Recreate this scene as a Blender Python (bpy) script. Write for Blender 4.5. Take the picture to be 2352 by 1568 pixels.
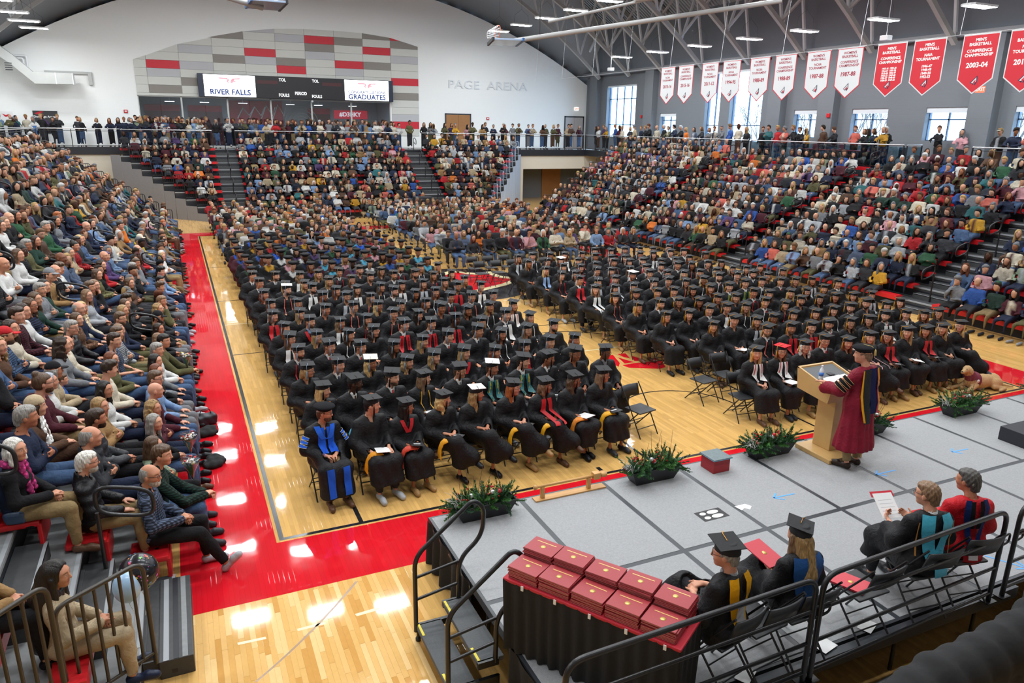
import bpy, bmesh, math, random, time
import numpy as np
from mathutils import Vector, Matrix
T0 = time.time()
for o in list(bpy.data.objects): bpy.data.objects.remove(o)
scene = bpy.context.scene
COL = scene.collection
R = random.Random(11)

# ---------------------------------------------------------------- camera (a spectator's eye on the upper walkway, 26 mm)
CAM = Vector((-0.818, -8.866, 5.192)); YAW, PITCH, ROLL, FPX = 0.4290, 0.2860, 0.0160, 1673.3
fw = Vector((math.sin(YAW)*math.cos(PITCH), math.cos(YAW)*math.cos(PITCH), -math.sin(PITCH)))
rt = Vector((math.cos(YAW), -math.sin(YAW), 0)); up = rt.cross(fw)
rt, up = rt*math.cos(ROLL) + up*math.sin(ROLL), up*math.cos(ROLL) - rt*math.sin(ROLL)
cd = bpy.data.cameras.new('camera'); cd.sensor_width = 36; cd.lens = FPX/2352*36; cd.clip_end = 300; cd.clip_start = .05
cam = bpy.data.objects.new('camera', cd); COL.objects.link(cam)
cam.matrix_world = Matrix(((rt.x, up.x, -fw.x, CAM.x), (rt.y, up.y, -fw.y, CAM.y), (rt.z, up.z, -fw.z, CAM.z), (0, 0, 0, 1)))
scene.camera = cam
# ---------------------------------------------------------------- daylight outside the windows, exposure
w = bpy.data.worlds.new('overcast_sky'); scene.world = w; w.use_nodes = True
bg = w.node_tree.nodes['Background']; bg.inputs[0].default_value = (.55, .78, 1.0, 1); bg.inputs[1].default_value = 5.5
vs = scene.view_settings; vs.view_transform = 'Standard'; vs.look = 'None'; vs.gamma = 1; vs.use_curve_mapping = False; vs.exposure = 0.85
scene.cycles.max_bounces = 5; scene.cycles.diffuse_bounces = 3; scene.cycles.glossy_bounces = 2; scene.cycles.transparent_max_bounces = 8
scene.cycles.caustics_reflective = False; scene.cycles.caustics_refractive = False
LAMP = 54.0                                                          # strength of the ceiling fixtures' diffusers

# ---------------------------------------------------------------- helpers
def tag(o, label=None, cat=None, group=None, kind=None):
    if label: o['label'] = label
    if cat: o['category'] = cat
    if group: o['group'] = group
    if kind: o['kind'] = kind
    return o
def link(name, me, parent=None, loc=None, rz=None):
    o = bpy.data.objects.new(name, me); COL.objects.link(o)
    if parent is not None: o.parent = parent
    if loc is not None: o.location = loc
    if rz is not None: o.rotation_euler = (0, 0, rz)
    return o
def empty(name, loc=(0, 0, 0), rz=0):
    o = bpy.data.objects.new(name, None); COL.objects.link(o); o.location = loc; o.rotation_euler = (0, 0, rz); o.empty_display_size = .1
    return o
def children_of(o, idx={}): return o.children
def copy_tree(o, parent=None, kids=None):
    c = o.copy(); COL.objects.link(c); c.parent = parent
    for ch in (kids or o.children): copy_tree(ch, c)
    return c
def np_mesh(name, V, F, mat=None, smooth=True, att=None):
    V = np.ascontiguousarray(V, np.float32); F = np.ascontiguousarray(F, np.int32); n = F.shape[1]
    me = bpy.data.meshes.new(name); me.vertices.add(len(V)); me.vertices.foreach_set('co', V.ravel())
    me.loops.add(F.size); me.loops.foreach_set('vertex_index', F.ravel())
    me.polygons.add(len(F)); me.polygons.foreach_set('loop_start', np.arange(0, F.size, n, dtype=np.int32))
    if smooth: me.polygons.foreach_set('use_smooth', np.ones(len(F), bool))
    me.update(calc_edges=True)
    if att is not None:
        for k, v in att.items(): me.color_attributes.new(k, 'FLOAT_COLOR', 'POINT').data.foreach_set('color', np.ascontiguousarray(v, np.float32).ravel())
    if mat: me.materials.append(mat)
    return me

class MB:
    """Collects boxes, tubes, prisms and lathes; build() links them as one mesh object."""
    def __init__(s): s.v = []; s.f = []; s.sm = []
    def add(s, vs_, fs, smooth=False):
        n = len(s.v); s.v += [tuple(v) for v in vs_]; s.f += [tuple(i + n for i in f) for f in fs]; s.sm += [smooth]*len(fs); return s
    def box(s, lo, hi, M=None):
        x0, y0, z0 = lo; x1, y1, z1 = hi
        v = [(x0, y0, z0), (x1, y0, z0), (x1, y1, z0), (x0, y1, z0), (x0, y0, z1), (x1, y0, z1), (x1, y1, z1), (x0, y1, z1)]
        if M is not None: v = [M @ Vector(p) for p in v]
        return s.add(v, [(3, 2, 1, 0), (4, 5, 6, 7), (0, 1, 5, 4), (1, 2, 6, 5), (2, 3, 7, 6), (3, 0, 4, 7)])
    def bevbox(s, lo, hi, b=.01, M=None):
        bm = bmesh.new(); bmesh.ops.create_cube(bm, size=1)
        for v in bm.verts: v.co = [lo[i] + (v.co[i] + .5)*(hi[i] - lo[i]) for i in range(3)]
        bmesh.ops.bevel(bm, geom=bm.edges[:], offset=b, segments=2, affect='EDGES', profile=.6)
        s.bm(bm, M); return s
    def bm(s, bm, M=None, smooth=False):
        bm.verts.index_update()
        s.add([(M @ v.co if M is not None else v.co) for v in bm.verts], [[v.index for v in f.verts] for f in bm.faces], smooth); bm.free(); return s
    def tube(s, pts, r, n=8, closed=False, cap=True):
        P = [Vector(p) for p in pts]; m = len(P); rings = []; prev = None
        rr = r if isinstance(r, (list, tuple)) else [r]*m
        for i in range(m):
            if closed: t = (P[(i+1) % m] - P[i-1]).normalized()
            else: t = (P[min(i+1, m-1)] - P[max(i-1, 0)]).normalized()
            if prev is None:
                a = Vector((0, 0, 1)) if abs(t.z) < .9 else Vector((1, 0, 0)); u = t.cross(a).normalized()
            else: u = (prev - t*prev.dot(t)).normalized()
            prev = u; v = t.cross(u)
            rings.append([P[i] + (u*math.cos(2*math.pi*k/n) + v*math.sin(2*math.pi*k/n))*rr[i] for k in range(n)])
        vs_ = [p for ring in rings for p in ring]; fs = []
        for i in range(m if closed else m-1):
            j = (i+1) % m
            for k in range(n): fs.append((i*n+k, i*n+(k+1) % n, j*n+(k+1) % n, j*n+k))
        s.add(vs_, fs, True)
        if cap and not closed: s.add(rings[0], [tuple(range(n))[::-1]]); s.add(rings[-1], [tuple(range(n))])
        return s
    def prism(s, poly, z0, z1, M=None):
        """Extrude a 2-d polygon (x, y) from z0 to z1."""
        n = len(poly); v = [(x, y, z0) for x, y in poly] + [(x, y, z1) for x, y in poly]
        if M is not None: v = [M @ Vector(p) for p in v]
        return s.add(v, [tuple(range(n))[::-1], tuple(range(n, 2*n))] + [(i, (i+1) % n, n+(i+1) % n, n+i) for i in range(n)])
    def lathe(s, prof, n=16, M=None, smooth=True):
        v = []; f = []
        for r, z in prof: v += [(r*math.cos(2*math.pi*k/n), r*math.sin(2*math.pi*k/n), z) for k in range(n)]
        for i in range(len(prof)-1):
            for k in range(n): f.append((i*n+k, i*n+(k+1) % n, (i+1)*n+(k+1) % n, (i+1)*n+k))
        f.append(tuple(range(n))[::-1]); f.append(tuple((len(prof)-1)*n + k for k in range(n)))
        if M is not None: v = [M @ Vector(p) for p in v]
        return s.add(v, f, smooth)
    def mesh(s, name, mat=None):
        me = bpy.data.meshes.new(name); me.from_pydata(s.v, [], s.f); me.polygons.foreach_set('use_smooth', s.sm); me.update()
        if mat: me.materials.append(mat)
        return me
    def build(s, name, mat, parent=None, loc=None, rz=None): return link(name, s.mesh(name, mat), parent, loc, rz)

def arc(c, r, a0, a1, n=10, plane='xz', o=0):
    out = []
    for i in range(n+1):
        a = a0 + (a1 - a0)*i/n; u, v = c[0] + r*math.cos(a), c[1] + r*math.sin(a)
        out.append({'xz': (u, o, v), 'yz': (o, u, v), 'xy': (u, v, o)}[plane])
    return out
def roundpath(pts, r, n=5):
    """Polyline with rounded corners."""
    P = [Vector(p) for p in pts]; out = [P[0]]
    for i in range(1, len(P)-1):
        a, b = (P[i-1] - P[i]), (P[i+1] - P[i]); q = min(r, a.length*.48, b.length*.48)
        p0, p1 = P[i] + a.normalized()*q, P[i] + b.normalized()*q
        for k in range(n+1):
            t = k/n; out.append(p0*(1-t)**2 + P[i]*2*t*(1-t) + p1*t*t)
    out.append(P[-1]); return out

# ---------------------------------------------------------------- materials
MATS = {}
def hexc(h): return tuple(((int(h[i:i+2], 16)/255 + .055)/1.055)**2.4 if int(h[i:i+2], 16) > 10 else int(h[i:i+2], 16)/255/12.92 for i in (0, 2, 4))
def N(nt, t, **kw):
    n = nt.nodes.new(t)
    for k, v in kw.items(): setattr(n, k, v)
    return n
def mat(name, col=(.5, .5, .5), rough=.6, metal=0, spec=.5, noise=None, bump=None, emit=None, coat=0, alpha=None):
    """noise = (scale, amount): mottling of the colour; bump = (scale, strength)."""
    if name in MATS: return MATS[name]
    if isinstance(col, str): col = hexc(col)
    m = bpy.data.materials.new(name); MATS[name] = m; m.use_nodes = True; nt = m.node_tree; b = nt.nodes['Principled BSDF']
    b.inputs['Base Color'].default_value = (*col, 1); b.inputs['Roughness'].default_value = rough; b.inputs['Metallic'].default_value = metal
    b.inputs['Specular IOR Level'].default_value = spec; b.inputs['Coat Weight'].default_value = coat
    if noise or bump: tc = N(nt, 'ShaderNodeTexCoord')
    if noise:
        n = N(nt, 'ShaderNodeTexNoise'); n.inputs['Scale'].default_value = noise[0]; n.inputs['Detail'].default_value = 4; nt.links.new(tc.outputs['Object'], n.inputs['Vector'])
        r = N(nt, 'ShaderNodeMapRange'); r.inputs['To Min'].default_value = 1 - noise[1]; r.inputs['To Max'].default_value = 1 + noise[1]; nt.links.new(n.outputs['Fac'], r.inputs['Value'])
        mx = N(nt, 'ShaderNodeMix', data_type='RGBA', blend_type='MULTIPLY'); mx.inputs['Factor'].default_value = 1; mx.inputs['A'].default_value = (*col, 1)
        nt.links.new(r.outputs[0], mx.inputs['B']); nt.links.new(mx.outputs['Result'], b.inputs['Base Color'])
    if bump:
        n = N(nt, 'ShaderNodeTexNoise'); n.inputs['Scale'].default_value = bump[0]; n.inputs['Detail'].default_value = 3; nt.links.new(tc.outputs['Object'], n.inputs['Vector'])
        bp = N(nt, 'ShaderNodeBump'); bp.inputs['Strength'].default_value = bump[1]; bp.inputs['Distance'].default_value = .02; nt.links.new(n.outputs['Fac'], bp.inputs['Height']); nt.links.new(bp.outputs[0], b.inputs['Normal'])
    if emit: b.inputs['Emission Color'].default_value = (*emit[0], 1); b.inputs['Emission Strength'].default_value = emit[1]
    return m
def glassmat(name, tint=(.9, .95, 1), refl=.12):
    if name in MATS: return MATS[name]
    m = bpy.data.materials.new(name); MATS[name] = m; m.use_nodes = True; nt = m.node_tree; nt.nodes.clear()
    o = N(nt, 'ShaderNodeOutputMaterial'); t = N(nt, 'ShaderNodeBsdfTransparent'); t.inputs[0].default_value = (*tint, 1); g = N(nt, 'ShaderNodeBsdfGlossy'); g.inputs['Roughness'].default_value = .02
    lw = N(nt, 'ShaderNodeLayerWeight'); lw.inputs[0].default_value = .5; pw_ = N(nt, 'ShaderNodeMath', operation='POWER'); nt.links.new(lw.outputs['Facing'], pw_.inputs[0]); pw_.inputs[1].default_value = 4
    ma = N(nt, 'ShaderNodeMath', operation='MULTIPLY_ADD'); nt.links.new(pw_.outputs[0], ma.inputs[0]); ma.inputs[1].default_value = .7; ma.inputs[2].default_value = refl*.4; x = N(nt, 'ShaderNodeMixShader'); nt.links.new(ma.outputs[0], x.inputs[0])
    nt.links.new(t.outputs[0], x.inputs[1]); nt.links.new(g.outputs[0], x.inputs[2]); nt.links.new(x.outputs[0], o.inputs[0]); return m
def cloth(name, pattern='plain', rough=.85, bumps=(90, .25), scale=14.0):
    """Fabric whose colour is the object's own colour (Object Info), with a weave, plaid or stripe."""
    m = bpy.data.materials.new(name); MATS[name] = m; m.use_nodes = True; nt = m.node_tree; b = nt.nodes['Principled BSDF']
    b.inputs['Roughness'].default_value = rough; b.inputs['Specular IOR Level'].default_value = .25
    oi = N(nt, 'ShaderNodeObjectInfo'); tc = N(nt, 'ShaderNodeTexCoord'); cur = oi.outputs['Color']
    def mul(a, fac_out, lo, hi):
        r = N(nt, 'ShaderNodeMapRange'); r.inputs['To Min'].default_value = lo; r.inputs['To Max'].default_value = hi; nt.links.new(fac_out, r.inputs['Value'])
        mx = N(nt, 'ShaderNodeMix', data_type='RGBA', blend_type='MULTIPLY'); mx.inputs['Factor'].default_value = 1; nt.links.new(a, mx.inputs['A']); nt.links.new(r.outputs[0], mx.inputs['B']); return mx.outputs['Result']
    n = N(nt, 'ShaderNodeTexNoise'); n.inputs['Scale'].default_value = 9; n.inputs['Detail'].default_value = 4; nt.links.new(tc.outputs['Object'], n.inputs['Vector']); cur = mul(cur, n.outputs['Fac'], .72, 1.28)
    if pattern in ('plaid', 'stripe', 'knit', 'print'):
        if pattern == 'print':
            v = N(nt, 'ShaderNodeTexVoronoi'); v.inputs['Scale'].default_value = scale; nt.links.new(tc.outputs['Object'], v.inputs['Vector'])
            rr = N(nt, 'ShaderNodeValToRGB'); rr.color_ramp.elements[0].position = .25; rr.color_ramp.elements[1].position = .4; nt.links.new(v.outputs['Distance'], rr.inputs[0]); cur = mul(cur, rr.outputs[0], 2.6, 1)
        else:
            for d in (('X', 'Z') if pattern == 'plaid' else ('Z',)):
                wv = N(nt, 'ShaderNodeTexWave', wave_type='BANDS', bands_direction=d, wave_profile='SIN'); wv.inputs['Scale'].default_value = scale if pattern != 'knit' else 45; wv.inputs['Distortion'].default_value = .6; wv.inputs['Detail'].default_value = 0
                nt.links.new(tc.outputs['Object'], wv.inputs['Vector'])
                rr = N(nt, 'ShaderNodeValToRGB'); rr.color_ramp.elements[0].position = .45; rr.color_ramp.elements[1].position = .6; nt.links.new(wv.outputs['Fac'], rr.inputs[0])
                cur = mul(cur, rr.outputs[0], *((.38, 1.15) if pattern == 'plaid' else (.25, 1.6) if pattern == 'stripe' else (.85, 1.1)))
    nt.links.new(cur, b.inputs['Base Color'])
    n2 = N(nt, 'ShaderNodeTexNoise'); n2.inputs['Scale'].default_value = 16; n2.inputs['Detail'].default_value = 5; n2.inputs['Distortion'].default_value = 1.2; nt.links.new(tc.outputs['Object'], n2.inputs['Vector'])
    bp = N(nt, 'ShaderNodeBump'); bp.inputs['Strength'].default_value = bumps[1]; bp.inputs['Distance'].default_value = .05; nt.links.new(n2.outputs['Fac'], bp.inputs['Height']); nt.links.new(bp.outputs[0], b.inputs['Normal'])
    return m
def face_nodes(m, base_out, crowd=False):
    nt = m.node_tree; at = N(nt, 'ShaderNodeAttribute', attribute_name='face'); sp = N(nt, 'ShaderNodeSeparateColor'); nt.links.new(at.outputs['Color'], sp.inputs[0]); cur = base_out
    for ch, c, mult in ((0, (.75, .42, .42, 1), True), (2, (.7, .68, .66, 1), False), (1, (.05, .03, .02, 1), False)):
        mx = N(nt, 'ShaderNodeMix', data_type='RGBA', blend_type='MULTIPLY' if mult else 'MIX'); nt.links.new(sp.outputs[ch], mx.inputs['Factor']); nt.links.new(cur, mx.inputs['A']); mx.inputs['B'].default_value = c; cur = mx.outputs['Result']
    return cur
def skinmat():
    m = bpy.data.materials.new('skin'); MATS['skin'] = m; m.use_nodes = True; nt = m.node_tree; b = nt.nodes['Principled BSDF']
    b.inputs['Roughness'].default_value = .5; b.inputs['Specular IOR Level'].default_value = .35
    oi = N(nt, 'ShaderNodeObjectInfo'); tc = N(nt, 'ShaderNodeTexCoord')
    n = N(nt, 'ShaderNodeTexNoise'); n.inputs['Scale'].default_value = 25; nt.links.new(tc.outputs['Object'], n.inputs['Vector'])
    mx = N(nt, 'ShaderNodeMix', data_type='RGBA', blend_type='MULTIPLY'); nt.links.new(n.outputs['Fac'], mx.inputs['Factor']); nt.links.new(oi.outputs['Color'], mx.inputs['A']); mx.inputs['B'].default_value = (1.0, .78, .74, 1)
    nt.links.new(face_nodes(m, mx.outputs['Result']), b.inputs['Base Color']); return m
def hairmat():
    m = bpy.data.materials.new('hair'); MATS['hair'] = m; m.use_nodes = True; nt = m.node_tree; b = nt.nodes['Principled BSDF']
    b.inputs['Roughness'].default_value = .42; b.inputs['Specular IOR Level'].default_value = .4
    oi = N(nt, 'ShaderNodeObjectInfo'); tc = N(nt, 'ShaderNodeTexCoord'); mp = N(nt, 'ShaderNodeMapping'); mp.inputs['Scale'].default_value = (110, 110, 9); nt.links.new(tc.outputs['Object'], mp.inputs['Vector'])
    n = N(nt, 'ShaderNodeTexNoise'); n.inputs['Scale'].default_value = 1; n.inputs['Detail'].default_value = 3; nt.links.new(mp.outputs[0], n.inputs['Vector'])
    r = N(nt, 'ShaderNodeMapRange'); r.inputs['From Min'].default_value = .3; r.inputs['From Max'].default_value = .7; r.inputs['To Min'].default_value = .5; r.inputs['To Max'].default_value = 1.5; nt.links.new(n.outputs['Fac'], r.inputs['Value'])
    mx = N(nt, 'ShaderNodeMix', data_type='RGBA', blend_type='MULTIPLY'); mx.inputs['Factor'].default_value = 1; nt.links.new(oi.outputs['Color'], mx.inputs['A']); nt.links.new(r.outputs[0], mx.inputs['B']); nt.links.new(mx.outputs['Result'], b.inputs['Base Color'])
    bp = N(nt, 'ShaderNodeBump'); bp.inputs['Strength'].default_value = .5; bp.inputs['Distance'].default_value = .01; nt.links.new(n.outputs['Fac'], bp.inputs['Height']); nt.links.new(bp.outputs[0], b.inputs['Normal']); return m
def crowdmat():
    m = bpy.data.materials.new('crowd_surface'); MATS['crowd'] = m; m.use_nodes = True; nt = m.node_tree; b = nt.nodes['Principled BSDF']; b.inputs['Roughness'].default_value = .75; b.inputs['Specular IOR Level'].default_value = .25
    at = N(nt, 'ShaderNodeAttribute', attribute_name='tint'); tc = N(nt, 'ShaderNodeTexCoord'); n = N(nt, 'ShaderNodeTexNoise'); n.inputs['Scale'].default_value = 14; n.inputs['Detail'].default_value = 4; nt.links.new(tc.outputs['Object'], n.inputs['Vector'])
    r = N(nt, 'ShaderNodeMapRange'); r.inputs['To Min'].default_value = .65; r.inputs['To Max'].default_value = 1.35; nt.links.new(n.outputs['Fac'], r.inputs['Value'])
    mx = N(nt, 'ShaderNodeMix', data_type='RGBA', blend_type='MULTIPLY'); mx.inputs['Factor'].default_value = 1; nt.links.new(at.outputs['Color'], mx.inputs['A']); nt.links.new(r.outputs[0], mx.inputs['B']); nt.links.new(mx.outputs['Result'], b.inputs['Base Color'])
    bp = N(nt, 'ShaderNodeBump'); bp.inputs['Strength'].default_value = .3; bp.inputs['Distance'].default_value = .05; nt.links.new(n.outputs['Fac'], bp.inputs['Height']); nt.links.new(bp.outputs[0], b.inputs['Normal']); return m
SKIN, HAIR, CROWD = skinmat(), hairmat(), crowdmat()
CL = {k: cloth('cloth_' + k, k, scale=s_) for k, s_ in (('plain', 1), ('plaid', 11), ('stripe', 9), ('knit', 45), ('print', 26))}
CL['puffer'] = cloth('cloth_puffer', 'plain', .45); CL['gown'] = cloth('cloth_gown', 'plain', .6, (60, .35)); CL['satin'] = cloth('cloth_satin', 'plain', .4, (60, .15)); CL['velvet'] = cloth('cloth_velvet', 'plain', .95, (60, .1))
def paint(o, c):
    if isinstance(c, str): c = hexc(c)
    if o.name.split('.')[0] in ('top', 'jacket', 'trousers'): c = tuple(v*.8 for v in c)
    o.color = (*c[:3], 1); return o
# ---------------------------------------------------------------- sculpting: distance fields -> surface meshes
class Field:
    """A signed distance field on a rectilinear grid; shapes are blended in and the zero surface is meshed."""
    def __init__(s, xs, ys, zs):
        s.ax = [np.asarray(a, np.float32) for a in (xs, ys, zs)]
        s.f = np.full([len(a) for a in s.ax], 0.5, np.float32)
    def win(s, lo, hi):
        sl = []
        for a, l, h in zip(s.ax, lo, hi):
            i0 = max(0, int(np.searchsorted(a, l)) - 1); i1 = min(len(a), int(np.searchsorted(a, h)) + 1)
            if i1 <= i0: return None, None
            sl.append(slice(i0, i1))
        P = np.meshgrid(*[a[x] for a, x in zip(s.ax, sl)], indexing='ij')
        return tuple(sl), np.stack(P, -1)
    def _mix(s, sl, d, k, op):
        w = s.f[sl]
        if op == 'add':
            if k > 0:
                h = np.clip(0.5 + 0.5*(w - d)/k, 0, 1); s.f[sl] = w*(1-h) + d*h - k*h*(1-h)
            else: s.f[sl] = np.minimum(w, d)
        else:
            if k > 0:
                h = np.clip(0.5 - 0.5*(w + d)/k, 0, 1); s.f[sl] = w*(1-h) - d*h + k*h*(1-h)
            else: s.f[sl] = np.maximum(w, -d)
    def cone(s, a, b, ra, rb, k=0.03, op='add', flat=None):
        a = np.array(a, np.float32); b = np.array(b, np.float32); m = max(ra, rb)*(flat or 1 if (flat or 1) > 1 else 1) + k + 0.03
        sl, P = s.win(np.minimum(a, b) - m, np.maximum(a, b) + m)
        if sl is None: return
        ab = b - a; L = float(ab @ ab) + 1e-9
        t = np.clip(((P - a) @ ab)/L, 0, 1)
        d = np.sqrt((((P - a) - t[..., None]*ab)**2).sum(-1)) - (ra + (rb - ra)*t)
        s._mix(sl, d, k, op)
    def ell(s, c, r, k=0.03, op='add', R=None):
        c = np.array(c, np.float32); r = np.array(r, np.float32); m = r.max() + k + 0.03
        sl, P = s.win(c - m, c + m)
        if sl is None: return
        p = P - c
        if R is not None: p = p @ np.asarray(R, np.float32)
        k0 = np.sqrt(((p/r)**2).sum(-1)); k1 = np.sqrt(((p/(r*r))**2).sum(-1)) + 1e-6
        s._mix(sl, k0*(k0 - 1)/k1, k, op)
    def box(s, c, h, rad=0.0, k=0.0, op='add', R=None):
        c = np.array(c, np.float32); h = np.array(h, np.float32); m = float(np.linalg.norm(h)) + k + 0.03
        sl, P = s.win(c - m, c + m)
        if sl is None: return
        p = P - c
        if R is not None: p = p @ np.asarray(R, np.float32)
        q = np.abs(p) - h + rad
        d = np.sqrt((np.maximum(q, 0)**2).sum(-1)) + np.minimum(q.max(-1), 0) - rad
        s._mix(sl, d, k, op)
    def warp(s, fn):
        P = np.stack(np.meshgrid(*s.ax, indexing='ij'), -1); s.f += fn(P).astype(np.float32)
    def mesh(s):
        f = s.f; X, Y, Z = s.ax; neg = f < 0
        for sl in ((0, slice(None), slice(None)), (-1, slice(None), slice(None)), (slice(None), 0), (slice(None), -1), (slice(None), slice(None), 0), (slice(None), slice(None), -1)):
            f[sl] = np.maximum(f[sl], 1e-3)
        neg = f < 0
        c = [neg[i:neg.shape[0]-1+i, j:neg.shape[1]-1+j, l:neg.shape[2]-1+l] for i in (0, 1) for j in (0, 1) for l in (0, 1)]
        any_ = c[0] | c[1] | c[2] | c[3] | c[4] | c[5] | c[6] | c[7]; all_ = c[0] & c[1] & c[2] & c[3] & c[4] & c[5] & c[6] & c[7]
        act = any_ & ~all_
        I = np.argwhere(act); idx = np.full(act.shape, -1, np.int32); idx[act] = np.arange(len(I))
        cor = np.array([(i, j, l) for i in (0, 1) for j in (0, 1) for l in (0, 1)])
        cv = np.stack([f[I[:, 0]+i, I[:, 1]+j, I[:, 2]+l] for i, j, l in cor], 1)
        cp = np.stack([np.stack([X[I[:, 0]+i], Y[I[:, 1]+j], Z[I[:, 2]+l]], -1) for i, j, l in cor], 1)
        acc = np.zeros((len(I), 3)); n = np.zeros(len(I))
        for a in range(8):
            for b in range(a+1, 8):
                if np.abs(cor[a] - cor[b]).sum() != 1: continue
                va, vb = cv[:, a], cv[:, b]; m = (va < 0) != (vb < 0)
                t = va[m]/(va[m] - vb[m]); acc[m] += cp[m, a] + t[:, None]*(cp[m, b] - cp[m, a]); n[m] += 1
        V = acc/n[:, None]; F = []
        for ax in range(3):
            o = [(1, 2), (2, 0), (0, 1)][ax]
            sa = [slice(None)]*3; sb = [slice(None)]*3; sa[ax] = slice(0, -1); sb[ax] = slice(1, None)
            A, B = neg[tuple(sa)], neg[tuple(sb)]
            for flip in (0, 1):
                m = (A & ~B) if not flip else (~A & B)
                E = np.argwhere(m)
                E = E[(E[:, o[0]] > 0) & (E[:, o[1]] > 0) & (E[:, o[0]] < f.shape[o[0]]-1) & (E[:, o[1]] < f.shape[o[1]]-1)]
                q = []
                for du, dv in ((-1, -1), (0, -1), (0, 0), (-1, 0)):
                    e = E.copy(); e[:, o[0]] += du; e[:, o[1]] += dv; q.append(idx[e[:, 0], e[:, 1], e[:, 2]])
                q = np.stack(q, 1)
                F.append(q if not flip else q[:, ::-1])
        return V.astype(np.float32), np.concatenate(F).astype(np.int32)

def axis(lo, hi, h, fine=()):
    """Grid coordinates from lo to hi, spacing h, with finer spacing inside the bands (a, b, hf)."""
    out = [lo]
    while out[-1] < hi:
        st = h
        for a, b, hf in fine:
            if a - hf <= out[-1] < b: st = min(st, hf)
            elif out[-1] < a < out[-1] + st: st = max(hf, a - out[-1])
        out.append(out[-1] + st)
    return np.array(out)

def rotz(a): c, s_ = math.cos(a), math.sin(a); return np.array([[c, -s_, 0], [s_, c, 0], [0, 0, 1.0]])
def rotx(a): c, s_ = math.cos(a), math.sin(a); return np.array([[1.0, 0, 0], [0, c, -s_], [0, s_, c]])
def roty(a): c, s_ = math.cos(a), math.sin(a); return np.array([[c, 0, s_], [0, 1.0, 0], [-s_, 0, c]])

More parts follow.
